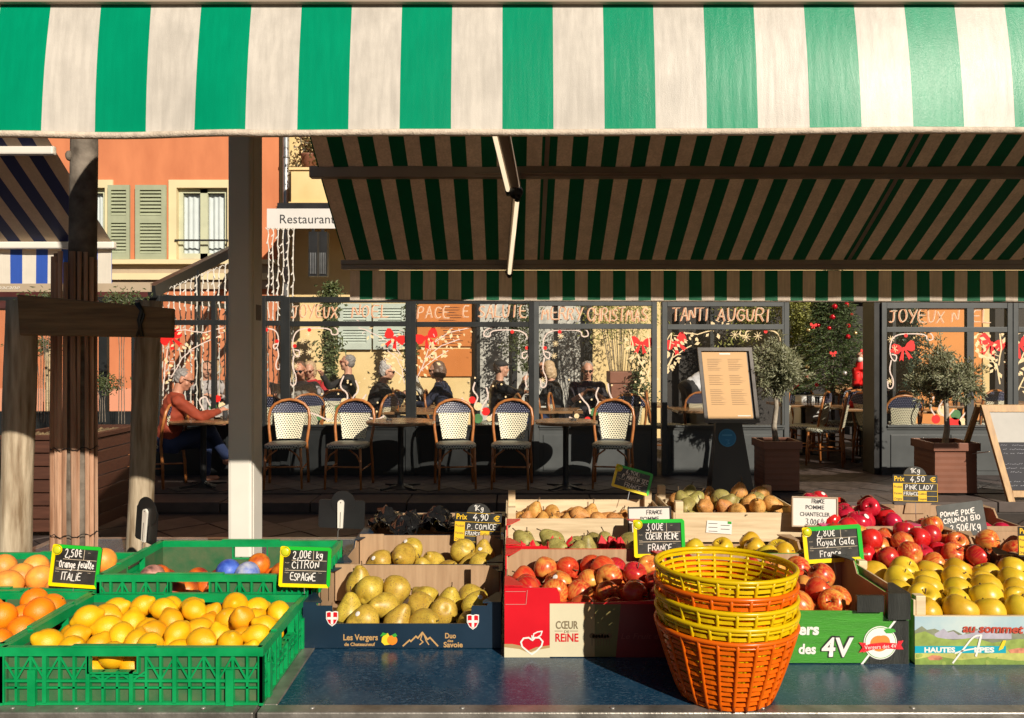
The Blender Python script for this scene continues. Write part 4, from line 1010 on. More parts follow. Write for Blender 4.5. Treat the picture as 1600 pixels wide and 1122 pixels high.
for (px, Y, n) in ((640, 10.9, 3), (815, 11.1, 2), (1350, 10.15, 6), (1255, 10.9, 3), (1410, 9.8, 3), (1500, 10.7, 3), (1560, 11.3, 2), (940, 10.8, 1)):
    for k in range(n):
        glass_at(fx(px, Y) + RND.uniform(-.3, .3), Y + RND.uniform(-.15, .12), .80, RND.uniform(.08, .13), .034, 'clear glass on a laid table inside the glass terrace', 0)
glass_at(fx(612, 10.75), 10.8, .80, kind=1, label='white cup and saucer in front of the woman with grey bun')
glass_at(fx(636, 10.8), 10.85, .80, kind=1, label='white cup and saucer beside the window upright')
# white cloth buffet with log cake
wt = root('cloth_table', (fx(1290, 11.6), 11.6, ZB), 'white clothed table under the Christmas tree', 'table')
X = fx(1297, 11.6); obj('table_top', MB().box(X-.5, X+.5, 11.3, 11.9, .84, .87), m_table, wt)
g = MB(); vs = []; out = []
for k in range(40):
    a = 2*pi*k/40; c_, s_ = cos(a), sin(a); sx = max(-1, min(1, c_*1.4)); sy = max(-1, min(1, s_*1.4)); out.append((X+.51*sx, 11.6+.31*sy, 1+.03*sin(k*2.2)))
g.add([(x, y, .876) for x, y, q in out] + [(X+(x-X)*1.05*q, 11.6+(y-11.6)*1.08*q, .45) for x, y, q in out], [tuple(range(40))] + [(k, 40+k, 40+(k+1) % 40, (k+1) % 40) for k in range(40)])
obj('cloth', g, m_cloth, wt, True)
for sx in (-.45, .45):
    for sy in (-.25, .25): obj('leg', MB().box(X+sx-.02, X+sx+.02, 11.6+sy-.02, 11.6+sy+.02, ZB, .84), m_iron, wt)
g = MB(); X = fx(1310, 11.5); g.tube([(X-.17, 11.45, .96), (X+.17, 11.5, .96)], .085, 16); lg = tag(obj('log_basket', g, M('wicker log', (.40, .24, .11), .8, .4, 30, .5, 120), None, True), 'round wicker bread basket on the white clothed table', 'basket')
for px, Y, lb in ((1340, 10.2, 'small red bottle'),):
    g = MB(); g.lathe([(.04, 0), (.045, .06), (.03, .09), (.012, .11), (.012, .14)], (fx(1332, Y), Y, .80), 12); tag(obj('carafe', g, m_red, None, True), 'small red carafe on the table inside the entrance', 'carafe')
# interior chairs
ch = [(520, 10.4, 0, 'cream woven chair facing the camera behind the man in grey polo'), (425, 9.75, 180, 'rattan chair with its back to the narrow glass screen'), (470, 9.9, 215, 'chair turned away in front of the newspaper reader in grey'),
      (592, 10.7, 260, 'chair of the woman with a grey bun'), (610, 11.1, 100, 'left of three tilted rattan chairs by the yellow wall'), (625, 11.15, 100, 'middle of three tilted rattan chairs by the yellow wall'), (641, 11.2, 100, 'right of three tilted rattan chairs by the yellow wall'),
      (582, 9.7, 250, 'rattan chair seen side on left of the large inner table'), (694, 10.7, 90, 'chair of the man in navy jacket'), (777, 10.9, 265, 'chair of the man in black cap'), (868, 10.8, 90, 'chair of the blonde woman in dark coat'),
      (840, 9.8, 100, 'rattan chair just right of the PACE E SALUTE screen'), (890, 9.9, 80, 'rattan chair left of the man with phone'), (917, 11.05, 0, 'chair of the man with sunglasses and phone'), (978, 9.9, 180, 'dark backed chair in front of the bamboo pot'), (1040, 10.5, 80, 'rattan chair beside the waiter'),
      (1090, 10.4, 180, 'chair behind the left edge of the menu board'), (1200, 10.0, 250, 'chair behind the left olive tree'), (1262, 10.4, 235, 'leftmost of the chairs turned side on inside the entrance'), (1290, 10.0, 245, 'nearer chair turned side on inside the entrance'),
      (1345, 11.0, 0, 'chair facing the camera behind the table with glasses'), (1372, 10.1, 110, 'chair at the right inside the entrance'), (1375, 10.8, 120, 'rear chair at the right inside the entrance'), (1270, 11.5, 20, 'chair left of the white clothed table'),
      (1398, 9.65, 180, 'white woven chair back behind the screen right of the entrance'), (1440, 10.4, 100, 'rattan chair behind the right olive tree'), (1530, 10.9, 200, 'rattan chair near the orange panel'), (1318, 10.9, 200, 'chair in front of the white clothed table'),
      (245, 8.5, 260, 'chair of the man in rust sweater')]
for c_ in ch: chair(*c_)

# ------------------------------------------------------------ people
skin_m = M('skin', (.52, .27, .18), .5, .10, 14)
def voxel(mb, size, name='body', smooth=3):
    me = mb.mesh([], True, name); t = bpy.data.objects.new('t', me); TMP.collection.objects.link(t)
    m = t.modifiers.new('r', 'REMESH'); m.mode = 'VOXEL'; m.voxel_size = size; m.use_smooth_shade = True
    m = t.modifiers.new('s', 'SMOOTH'); m.factor = .5; m.iterations = smooth
    out = baked(t)
    bpy.data.objects.remove(t); bpy.data.meshes.remove(me); return out
def limb(mb, pts, r, n=12): 
    mb.tube(pts, r, n)
    for p, q in zip(pts, r): mb.ball(p, q, n)
def bend(S, T_, up, lo, hint):
    d = T_ - S; L = min(d.length, (up+lo)*.985); d.normalize(); Tn = S + d*L
    a = (up*up - lo*lo + L*L) / (2*L); h = sqrt(max(0, up*up - a*a)); hn = Vector(hint); hn = hn - d*hn.dot(d); hn.normalize()
    return S + d*a + hn*h, Tn
def person(px, Y, face, label, shirt, trousers, hair, hand_l=(.22, .36, .84), hand_r=(-.22, .36, .84), lean=8, pitch=10, yaw=0, sleeves=1, glasses=None, hairkind=0, seat=.50, stand=False, extra=None, roll=0, cap=None, bendx=0, scale=1.0, cross=False, collar=None, skin=None, z=None):
    """local frame: +y is where the person faces, hips at the origin in x,y"""
    A = MB(); C_ = MB(); TR = MB(); sk = skin or skin_m
    hz = .93 if stand else seat
    H = Vector((0, 0, hz)); le = radians(lean); up = Vector((0, sin(le), cos(le)))
    ch_ = H + up*.32; sh = H + up*.47; nk = H + up*.53
    fw = Vector((0, cos(le), -sin(le)))
    S = [sh + Vector((s*.185, 0, 0)) - up*.02 for s in (1, -1)]
    hp, hy = radians(pitch), radians(yaw)
    hr = Matrix.Rotation(hy, 3, 'Z') @ Matrix.Rotation(-hp, 3, 'X') @ Matrix.Rotation(radians(roll), 3, 'Y')
    hc = nk + up*.045 + hr @ Vector((0, .025, .115))
    # head
    def hb(c, r, rot=None): A.ball(hc + hr @ Vector(c), r, 14, rot=hr)
    hb((0, -.008, .02), (.073, .092, .085)); hb((0, .022, -.035), (.058, .068, .075)); hb((0, .05, -.085), (.032, .032, .028)); hb((0, .088, -.012), (.012, .018, .026)); hb((0, .096, -.026), (.015, .014, .011))
    hb((0, .078, .022), (.05, .016, .012)); hb((0, .08, -.055), (.024, .012, .010)); hb((.045, .05, -.03), (.022, .022, .026)); hb((-.045, .05, -.03), (.022, .022, .026))
    for s in (1, -1): hb((s*.076, -.008, -.012), (.010, .02, .032))
    limb(A, [nk - up*.05, hc + hr @ Vector((0, -.018, -.07))], [.056, .052])
    # torso (skin body underneath, clothing a little wider)
    def torso(mb, k):
        rings = [(H - up*.05, .155, .115), (H + up*.08, .150, .112), (H + up*.2, .145, .105), (ch_, .165, .115), (sh - up*.04, .165, .105), (sh + up*.015, .12, .075), (nk, .06, .055)]
        mb.tube([r[0] for r in rings], [r[1] + k for r in rings], 18, ry=[r[2] + k for r in rings], flat=(1, 0, 0))
    torso(A, 0); torso(C_, .014)
    ends = []
    for s, (S_, tgt) in zip((1, -1), zip(S, (hand_l, hand_r))):
        Tg = Vector(tgt); E, Tg = bend(S_, Tg, .285, .25, (s*.7, -.25, -.75))
        limb(A, [S_, (S_+E)/2, E], [.052, .046, .038]); limb(A, [E, (E+Tg)/2, Tg], [.038, .034, .024])
        limb(C_, [S_ + Vector((-s*.05, 0, .0)), S_, (S_+E)/2, E], [.068, .068, .058, .053])
        if sleeves == 1: W = E + (Tg-E)*.93; limb(C_, [E, (E+W)/2, W], [.052, .046, .036])
        elif sleeves == .5: pass
        d = (Tg - E).normalized(); side = d.cross(Vector((0, 0, 1))); 
        if side.length < .1: side = Vector((1, 0, 0))
        side.normalize(); nrm = side.cross(d)
        pc = Tg + d*.045; A.ball(pc, (.036, .036, .022), 10); A.tube([Tg, pc + d*.03], [.024, .030], 10)
        for q in range(4):
            off = side*(q-1.5)*.017; L = (.062, .072, .068, .052)[q]; p0 = pc + d*.03 + off; p1 = p0 + d*L*.55 - nrm*.012; p2 = p1 + d*L*.25 - nrm*.03
            limb(A, [p0, p1, p2], [.0095, .009, .008], 8)
        th = -s if side.x * s > 0 else s
        p0 = Tg + d*.03 + side*.028*(-s if side.dot(Vector((1, 0, 0))) * s > 0 else s); limb(A, [p0, p0 + d*.03 + side*.012*(-s if side.dot(Vector((1, 0, 0))) * s > 0 else s), p0 + d*.055 - nrm*.012], [.012, .010, .009], 8)
        ends.append((E, Tg, d))
    # legs
    for s in (1, -1):
        hj = H + Vector((s*.09, 0, -.01))
        if stand: K = Vector((s*.10, .03, .50)); An = Vector((s*.10, 0, .09))
        elif cross and s == 1: K = Vector((-.02, .43, hz+.10)); An = Vector((-.20, .62, hz-.22))
        elif cross: K = Vector((-.12, .40, hz-.02)); An = Vector((-.14, .40, .09))
        else: K = Vector((s*.13, .42, hz-.005)); An = Vector((s*.12, .40 + (.05 if s > 0 else -.03), .09))
        limb(A, [hj, (hj+K)/2, K], [.08, .072, .055]); limb(A, [K, (K+An)/2, An], [.052, .052, .038])
        limb(TR, [hj, (hj+K)/2, K], [.098, .086, .070]); limb(TR, [K, (K+An)/2, An + Vector((0, 0, .02))], [.068, .062, .058])
        ft = Vector((0, 1, 0)) if not (cross and s == 1) else Vector((-.3, .8, -.4)).normalized()
        limb(A, [An, An - Vector((0, 0, .05)), An + ft*.12 - Vector((0, 0, .055))], [.036, .034, .026])
    TR.tube([H - up*.10 + Vector((0, -.0, 0)), H, H + up*.06], [.16, .175, .165], 16, ry=[.13, .135, .125], flat=(1, 0, 0))
    X = fx(px, Y); zz = ZB if z is None else z
    r = root('person', (X, Y, zz), label, 'person')
    r.rotation_euler = (0, 0, radians(face)); r.scale = (scale,)*3
    me = voxel(A, .0085, 'body', 2); me.materials.append(sk); obj('body', me, None, r)
    me = voxel(C_, .012, 'top', 3)
    rg = random.Random(hash_(label))
    displace(me, lambda x, y, z: np.sin(x*34 + z*22 + np.sin(y*40)*1.2) * np.sin(z*47 + y*25) * .006)
    me.materials.append(shirt); obj('top', me, None, r)
    me = voxel(TR, .014, 'trousers', 3); me.materials.append(trousers); obj('trousers', me, None, r)
    g = MB()
    def hw(c, rr_, mb=g): mb.ball(hc + hr @ Vector(c), rr_, 16, rot=hr)
    if hairkind == 0: hw((0, -.030, .046), (.079, .082, .066)); hw((0, -.048, .0), (.073, .058, .072))
    if hairkind == 1: hw((0, -.030, .045), (.084, .086, .074)); hw((0, -.055, -.04), (.088, .062, .115)); hw((.06, -.02, -.03), (.032, .05, .10)); hw((-.06, -.02, -.03), (.032, .05, .10))
    if hairkind == 2: hw((0, -.032, .045), (.084, .086, .074)); hw((0, -.05, .0), (.082, .066, .085)); hw((.01, -.075, .105), (.038, .038, .036))
    if hairkind == 3: hw((0, -.034, .045), (.088, .090, .078)); hw((0, -.06, -.02), (.095, .075, .11)); hw((.05, -.01, -.02), (.04, .06, .08)); hw((-.05, -.01, -.02), (.04, .06, .08))
    hm = voxel(g, .010, 'hair', 1)
    displace(hm, lambda x, y, z: .0035*np.sin(x*190 + np.sin(z*60)*2) + .0028*np.sin(z*140 + x*90 + y*120))
    hm.materials.append(hair); obj('hair', hm, None, r)
    g = MB()
    for s in (1, -1): g.ball(hc + hr @ Vector((s*.030, .0785, .004)), (.011, .007, .006), 8, rot=hr)
    obj('eye', g, m_black, r, world=False)
    g = MB(); g.ball(hc + hr @ Vector((0, .0925, -.056)), (.020, .004, .0035), 8, rot=hr); obj('mouth', g, M('lip', (.30, .09, .07), .5, .1), r, world=False)
    if glasses:
        g = MB()
        for s in (1, -1):
            g.ball(hc + hr @ Vector((s*.031, .0935, .006)), (.025, .008, .019), 12, rot=hr)
            g.bar(hc + hr @ Vector((s*.055, .090, .012)), hc + hr @ Vector((s*.078, -.005, .008)), .004, .005)
        g.bar(hc + hr @ Vector((-.01, .103, .012)), hc + hr @ Vector((.01, .103, .012)), .004, .004)
        obj('sunglasses', g, glasses, r, True, world=False)
    if cap:
        g = MB(); hw((0, -.012, .062), (.088, .098, .062), g); g.ball(hc + hr @ Vector((0, .10, .058)), (.062, .062, .010), 14, rot=hr); me = voxel(g, .009, 'cap', 1); me.materials.append(cap); obj('cap', me, None, r)
    if collar:
        g = MB()
        for s in (1, -1): g.bar(nk + Vector((s*.055, -.02, .0)), nk + up*-.10 + fw*.115 + Vector((s*.018, 0, .0)), .035, .014)
        obj('collar', g, collar, r, world=False)
    r['_h'] = 0; del r['_h']
    return r, ends
def news(r, c, w_, h_, tilt=60, yaw=0, label='', big=False, local=True):
    """open newspaper held in front of a person"""
    g = MB(); n = 16; vs = []; R_ = Matrix.Rotation(radians(yaw), 3, 'Z') @ Matrix.Rotation(radians(tilt), 3, 'X')
    for j in range(5):
        for i in range(n+1):
            u = -1 + 2*i/n; v = -1 + 2*j/4
            q = R_ @ Vector((u*w_/2, v*h_/2, .05*w_*(abs(u)**1.5) + .02*sin(u*5+v*2) - .03)); vs.append(q)
    g.add(vs, [(j*(n+1)+i, j*(n+1)+i+1, (j+1)*(n+1)+i+1, (j+1)*(n+1)+i) for j in range(4) for i in range(n)])
    me = g.mesh(m_paper, True, 'newspaper'); o = bpy.data.objects.new('newspaper', me); COL.objects.link(o)
    md = o.modifiers.new('t', 'SOLIDIFY'); md.thickness = .003
    m4 = Matrix.Translation(r.location) @ r.rotation_euler.to_matrix().to_4x4()
    o.location = m4 @ Vector(c); o.rotation_euler = r.rotation_euler
    return tag(o, label, 'newspaper')
def cl(name, col, rough=.8, var=.12): return M(name, col, rough, var, 20, .25, 160)
c_rust, c_grey, c_blk, c_navy, c_red = cl('rust wool', (.25, .036, .012)), cl('grey polo cotton', (.34, .31, .31)), cl('black cotton', (.018, .017, .018)), cl('navy wool', (.02, .024, .05)), cl('red knit', (.40, .015, .02))
c_leather = cl('black leather', (.012, .012, .014), .35); c_char = cl('charcoal knit', (.028, .024, .032)); c_jean = cl('blue denim', (.02, .035, .10)); c_wsh = cl('white striped shirt', (.55, .55, .58)); c_plum = cl('dark coat', (.02, .02, .02))
h_grey, h_dark, h_blond, h_brown, h_white = M('grey hair', (.22, .20, .19), .6, .4, 90), M('dark hair', (.04, .025, .018), .5, .4, 90), M('blond hair', (.46, .32, .19), .55, .35, 90), M('brown hair', (.13, .075, .05), .5, .4, 90), M('silver hair', (.36, .34, .33), .55, .35, 90)
gl = M('sunglass lens', (.01, .008, .008), .15, .1)
sk2 = M('tanned skin', (.48, .22, .14), .5, .10, 14)
r, e = person(262, 8.45, -60, 'man with grey hair and sunglasses in rust red sweater and jeans, reading outside at left', c_rust, c_jean, h_grey, (.10, .50, .79), (-.16, .44, .76), 10, 20, -20, glasses=gl, cross=True, skin=sk2, seat=.47)
news(r, (-.02, .60, .80), .52, .34, 22, 0, 'open newspaper in the hands of the man in the rust sweater')
r, e = person(472, 10.95, 180, 'man in grey polo shirt with sunglasses reading a newspaper behind the glass', c_grey, c_jean, h_brown, (.27, .36, .84), (-.27, .36, .84), 6, 16, 0, sleeves=.5, glasses=gl, skin=sk2, seat=.50)
news(r, (0, .40, .87), .60, .36, 58, 0, 'wide open newspaper held by the man in the grey polo')
person(492, 11.7, 165, 'grey blonde woman in red top sitting behind the newspaper reader', c_red, c_blk, h_blond, (.12, .3, .80), (-.12, .3, .80), 12, 20, 15, hairkind=1, glasses=M('brown lens', (.10, .02, .01), .2, .1))
person(540, 11.1, 100, 'man in black sweater with his hand raised to his face, turned left', c_blk, c_blk, h_grey, (.05, .32, 1.10), (-.18, .34, .82), -4, -4, -10, seat=.58, glasses=M('red spectacles', (.30, .05, .03), .3, .1))
person(578, 10.75, -65, 'woman with grey hair in a bun, dark glasses and black top, leaning over her cup', c_blk, c_blk, h_white, (.16, .42, .84), (-.12, .42, .82), 20, 8, -15, hairkind=2, glasses=gl)
r, e = person(700, 10.75, 82, 'person with brown hair in navy jacket reading a newspaper, facing left', c_navy, c_blk, h_brown, (.12, .50, .80), (-.12, .46, .74), 12, 8, 12, hairkind=3, collar=cl('pale blue shirt', (.40, .46, .60)), glasses=gl)
news(r, (.02, .42, .98), .46, .52, 60, 0, 'tall open newspaper of the person in the navy jacket')
person(776, 10.95, -82, 'person in black cap and black leather jacket, hand raised, facing right', c_leather, c_blk, h_dark, (.14, .36, 1.02), (-.16, .38, .84), 4, 0, 0, hairkind=0, cap=c_blk)
person(870, 10.9, 75, 'blonde woman in dark coat touching her forehead, facing left', c_plum, c_jean, h_blond, (.0, .22, 1.22), (-.10, .34, .84), 8, 14, 0, hairkind=1)
r, e = person(917, 10.9, 182, 'man with short grey hair, sunglasses and charcoal sweater looking at a phone', c_char, c_blk, h_grey, (.07, .34, .88), (-.07, .34, .88), 2, 16, 0, glasses=gl, sleeves=.5)
g = MB(); g.box(-.035, .035, -.07, .07, -.004, .004); ph = obj('phone', g, m_black, None, bevel=.003); ph.location = r.location + Vector((0, -.40, .90)); ph.rotation_euler = (radians(55), 0, 0); tag(ph, 'dark phone in the hands of the man with sunglasses', 'phone')
person(1078, 10.8, -80, 'waiter in white striped shirt and black trousers bending over behind the glass', c_wsh, c_blk, h_dark, (.12, .50, .92), (-.12, .52, .90), 58, 30, 0, stand=True, scale=1.0)
person(322, 11.3, 200, 'person in grey seen dimly through the fairy lights, left of another', c_grey, c_blk, h_dark, (.2, .3, .8), (-.2, .3, .8), 8, 10, 10)
person(342, 11.5, 150, 'blond person in brown seen dimly through the fairy lights', cl('brown knit', (.16, .10, .07)), c_blk, h_blond, (.1, .3, .95), (-.2, .3, .8), 8, 6, 0, hairkind=3)

# ------------------------------------------------------------ plants
def olive(px, Y, pot_r, ptop, pbot, cx, cy, rx, ry_, label, potlabel, seed):
    rg = random.Random(seed); zt, zb = fz(ptop, Y-.3), 0
    X = fx(px, Y); hw_ = pot_r
    p = root('planter', (X, Y, 0), potlabel, 'planter', 'square terracotta planters of the olive trees')
    zb = .11; zt = zb + .50; g = MB(); a, b = hw_*.93, hw_
    def ringbox(r0, r1, z0, z1): 
        g.add([(X-r0,Y-r0,z0),(X+r0,Y-r0,z0),(X+r0,Y+r0,z0),(X-r0,Y+r0,z0),(X-r1,Y-r1,z1),(X+r1,Y-r1,z1),(X+r1,Y+r1,z1),(X-r1,Y+r1,z1)], [(3,2,1,0),(0,1,5,4),(1,2,6,5),(2,3,7,6),(3,0,4,7)])
    for k in range(14): z0 = zb + .42*k/14; ringbox(a-.0012*(k % 2), a+.0015*(k % 2), z0, z0+.03)
    obj('tub', g, m_terra, p)
    g = MB(); g.box(X-b-.01, X+b+.01, Y-b-.01, Y-b+.02, zb+.42, zt).box(X-b-.01, X+b+.01, Y+b-.02, Y+b+.01, zb+.42, zt).box(X-b-.01, X-b+.02, Y-b+.02, Y+b-.02, zb+.42, zt).box(X+b-.02, X+b+.01, Y-b+.02, Y+b-.02, zb+.42, zt)
    obj('rim', g, m_terra, p, bevel=.004); obj('soil', MB().box(X-b+.02, X+b-.02, Y-b+.02, Y+b-.02, zt-.09, zt-.05), m_soil, p)
    g = MB(); g.lathe([(.2, .0), (.2, .07), (.24, .1)], (X, Y, 0), 12)
    for q in range(4): a_ = pi/4+q*pi/2; g.ball((X+.2*cos(a_), Y+.2*sin(a_), .035), .035, 8)
    obj('castor_base', g, m_iron, p)
    t = root('olive_tree', (X, Y, zt-.05), label, 'tree', 'small olive trees in planters')
    C0 = Vector(P(cx, cy, Y)); g = MB(); base_ = Vector((X, Y, zt-.06)); top = C0 - Vector((0, 0, .25))
    g.tube([base_, base_.lerp(top, .35)+Vector((.02*(-1)**seed, 0, 0)), base_.lerp(top, .7)+Vector((.01, 0, 0)), top], [.034, .028, .024, .022], 10); obj('trunk', g, M('olive bark', (.30, .25, .19), .8, .3, 20, .5, 60, col2=(.42, .37, .30)), t, True)
    g = MB(); tips = []
    for k in range(26):
        d = Vector((rg.gauss(0, 1), rg.gauss(0, 1), abs(rg.gauss(.3, .8)))).normalized(); m_ = top + Vector((d.x*rx*.4, d.y*rx*.4, d.z*ry_*.5+.05)); e_ = C0 + Vector((d.x*rx*rg.uniform(.7, 1), d.y*rx*.9, (d.z-.35)*ry_*1.2))
        g.tube([top, m_, e_], [.014, .008, .003], 5); tips.append((m_, e_))
        for q in range(7):
            s0 = m_.lerp(e_, rg.random()); d2 = Vector((rg.gauss(0,1), rg.gauss(0,1), rg.gauss(0,1))).normalized(); e2_ = s0 + d2*rx*.45; tips.append((s0, e2_)); g.tube([s0, e2_], [.004, .002], 4)
    obj('limb', g, m_bark, t)
    g = MB()
    def samp():
        a_, b_ = rg.choice(tips); tt = rg.random()**.7; p_ = a_.lerp(b_, tt); p_ = p_ + Vector((rg.gauss(0, .02), rg.gauss(0, .02), rg.gauss(0, .02)))
        return (tuple(p_), tuple((b_-a_).normalized()*.8))
    leaves(g, 7800, samp, .050, .014, rg, 0)
    o = obj('crown', g, leaf_mat('olive leaves %d' % seed, (.17, .19, .10), (.46, .46, .30), .45, .25), t)
olive(1213, 8.3, .19, 708, 765, 1211, 572, .27, .33, 'olive tree with bushy grey green crown left of the terrace entrance', 'ribbed terracotta planter left of the terrace entrance', 1)
olive(1476, 8.2, .225, 710, 768, 1478, 584, .33, .34, 'olive tree with bushy grey green crown right of the terrace entrance', 'ribbed terracotta planter right of the terrace entrance', 2)
# christmas tree
rg = random.Random(5); Yt = 11.3; X = fx(1300, Yt); zb, zt_ = fz(612, Yt), 2.62
ct = root('christmas_tree', (X, Yt, .9), 'Christmas tree with red and gold baubles and bows behind the terrace entrance', 'tree')
g = MB(); g.tube([(X, Yt, .1), (X, Yt, zt_)], [.05, .01], 8); obj('trunk', g, m_bark, ct)
g = MB(); gb = MB(); br = []
n_ = 230
for k in range(n_):
    t = (k/n_)**.85; z = zb + (zt_-zb)*t; rad = .60*(1-t)**.8*rg.uniform(.75, 1.12) + .04; a = k*2.399
    e_ = Vector((X+rad*cos(a), Yt+rad*sin(a), z-.10*rad/.6+.04)); s_ = Vector((X, Yt, z+.06)); gb.tube([s_, e_], [.007, .003], 4); br.append((s_, e_))
obj('bough', gb, m_bark, ct)
def samp():
    a, b = rg.choice(br); d = (b-a); t = rg.uniform(.25, 1.05); side = Vector((-d.y, d.x, 0)).normalized()*rg.gauss(0, .05)*(1.3-t*.6)
    p = a.lerp(b, t) + side + Vector((0, 0, rg.gauss(0, .012))); return (tuple(p), tuple(d.normalized()*.8 + side*10))
leaves(g, 19000, samp, .055, .012, rg, .1)
obj('needles', g, leaf_mat('fir needles', (.035, .07, .022), (.13, .18, .06), .55, .12), ct)
bm = [MB().ball((0, 0, 0), .030, 12).mesh(m_, True, 'bauble') for m_ in (M('red bauble', (.55, .01, .02), .15, .05, metal=.3), M('gold bauble', (.75, .55, .25), .2, .05, metal=.6), M('silver bauble', (.75, .73, .68), .2, .05, metal=.7))]
for k in range(64):
    a, b = rg.choice(br); 
    if b.y > Yt + .1: continue
    o = obj('bauble', rg.choice(bm), None, ct, world=False); o.location = b + Vector((0, -.01, -.035)) - ct.location; s_ = rg.uniform(.8, 1.35); o.scale = (s_,)*3
for (px, py) in ((1303, 552), (1351, 549), (1272, 508)):
    g = MB(); bow(g, fx(px, 10.72), fz(py, 10.72), .045, 10.74, rg.uniform(-.3, .3)); ob = obj('ribbon_bow', g, m_red, ct); md = ob.modifiers.new('t', 'SOLIDIFY'); md.thickness = .012
# red santa figure legs hanging (toy) and yellow jug on the right of the tree
sx = root('santa_doll', P(1345, 600, 10.9), 'red felt Santa doll hanging beside the Christmas tree', 'doll')
g = MB()
for px in (1338, 1351): g.tube([P(px, 575, 10.9), P(px+1, 590, 10.9), P(px-1, 604, 10.9)], [.055, .062, .05], 12)
g.tube([P(1345, 562, 10.9), P(1345, 578, 10.9)], [.05, .10], 12); obj('trousers', voxel(g, .012, 'trousers', 2), None, sx, world=False).location = -sx.location
sx.children[-1].data.materials.append(m_red)
g = MB(); g.ball(P(1344, 556, 10.9), .05, 12); obj('head', g, skin_m, sx, True)
g = MB(); g.ball(P(1344, 562, 10.86), (.045, .03, .04), 10); obj('beard', g, m_white, sx, True)
g = MB()
for px in (1338, 1351): g.ball(P(px, 606, 10.88), (.05, .06, .025), 10)
obj('boot', g, m_black, sx, True)
g = MB(); g.lathe([(.03, 0), (.06, .05), (.05, .10), (.022, .13), (.03, .16)], P(1362, 614, 10.6), 14); tag(obj('jug', g, M('yellow ceramic', (.65, .62, .05), .25, .05), None, True), 'small yellow jug right of the Santa doll', 'jug')
g = MB(); g.box(fx(1352, 10.7), fx(1378, 10.7), 10.5, 10.9, .09, fz(616, 10.7)); tag(obj('sideboard', g, m_dark, None, bevel=.01), 'dark sideboard under the yellow jug', 'cabinet')

def shrub(name, label, stems, n, samp, L, W, mat, seed, pot=None):
    rg = random.Random(seed); r = root(name, stems[0][0], label, 'plant')
    g = MB()
    for s in stems: g.tube(s, [.004]*len(s), 5)
    obj('stem', g, m_bark, r)
    g = MB(); leaves(g, n, lambda: samp(rg), L, W, rg, .2); o = obj('foliage', g, mat, r); return r
lm1 = leaf_mat('yellow green leaves', (.22, .24, .05), (.42, .42, .13)); lm2 = leaf_mat('garland leaves', (.07, .10, .035), (.17, .20, .08)); lm3 = leaf_mat('dark leaves', (.05, .08, .03), (.14, .17, .07))
# bamboo in square pot
Y = 11.8; X = fx(970, Y)
pb = root('planter', (X, Y, 0), 'stacked terracotta box holding the bamboo in the MERRY CHRISTMAS window', 'planter')
obj('tub', MB().box(fx(952, Y), fx(993, Y), Y-.2, Y+.2, .3, fz(598, Y)), m_terra, pb, bevel=.01); obj('rim', MB().box(fx(950, Y), fx(995, Y), Y-.22, Y+.22, fz(598, Y)+.001, fz(580, Y)), m_terra, pb, bevel=.01); obj('base_block', MB().box(fx(956, Y), fx(990, Y), Y-.18, Y+.18, .09, .299), m_terra, pb)
st = []
for k in range(26): a = RND.uniform(-.16, .16); st.append([(X+a, Y+RND.uniform(-.1,.1), fz(585, Y)), (X+a*1.5, Y, fz(540, Y)), (X+a*2.2, Y+RND.uniform(-.1,.1), fz(485, Y))])
def sb(rg):
    t = rg.random(); s = rg.choice(st); return (s[2][0]+rg.gauss(0, .2), Y+rg.gauss(0, .15), fz(540, Y) + rg.betavariate(2.0, 1.3)*.95)
shrub('bamboo_plant', 'bamboo with yellow green leaves rising from the terracotta box', st, 2300, sb, .07, .018, lm1, 3)
def climber(px, Y, z0, z1, wd, label, mat, seed, n=2200, L=.06, W=.028):
    X = fx(px, Y)
    def s(rg): z = rg.uniform(z0, z1); return (X+rg.gauss(0, wd*(.8+.3*sin(z*9))), Y+rg.gauss(0, wd*.7), z)
    shrub('climbing_plant', label, [[(X, Y, .1), (X+.03, Y, z0+.3), (X-.02, Y, z1)]], n, s, L, W, mat, seed)
climber(516, 11.6, 1.0, 2.5, .075, 'leafy garland column behind the JOYEUX NOEL screen', lm2, 11, 2400, .07, .035)
climber(822, 12.0, 1.2, 2.4, .13, 'climbing plant with fine leaves between the two stone pilasters', lm3, 12, 1000)
climber(806, 12.3, 1.5, 2.4, .10, 'climbing plant left beside the stone pilaster', lm3, 13, 350)
climber(1000, 11.5, .7, 1.6, .09, 'dark climbing plant right of the bamboo box', lm3, 14, 800)
climber(1250, 12.3, 1.0, 2.5, .26, 'yellow green hedge lit by the sun left of the Christmas tree', lm1, 15, 5200, .06, .03)
climber(1180, 12.6, 1.6, 2.5, .25, 'yellow green foliage behind the left olive tree', lm1, 16, 2600, .06, .03)
climber(640, 11.9, 1.1, 2.2, .06, 'thin climbing plant behind the upright between the two left screens', lm3, 17, 900)
climber(1426, 11.0, .9, 2.1, .10, 'dark garland with red flowers left of the right olive tree', leaf_mat('dark green garland', (.02, .07, .045), (.06, .12, .08)), 18, 1800)
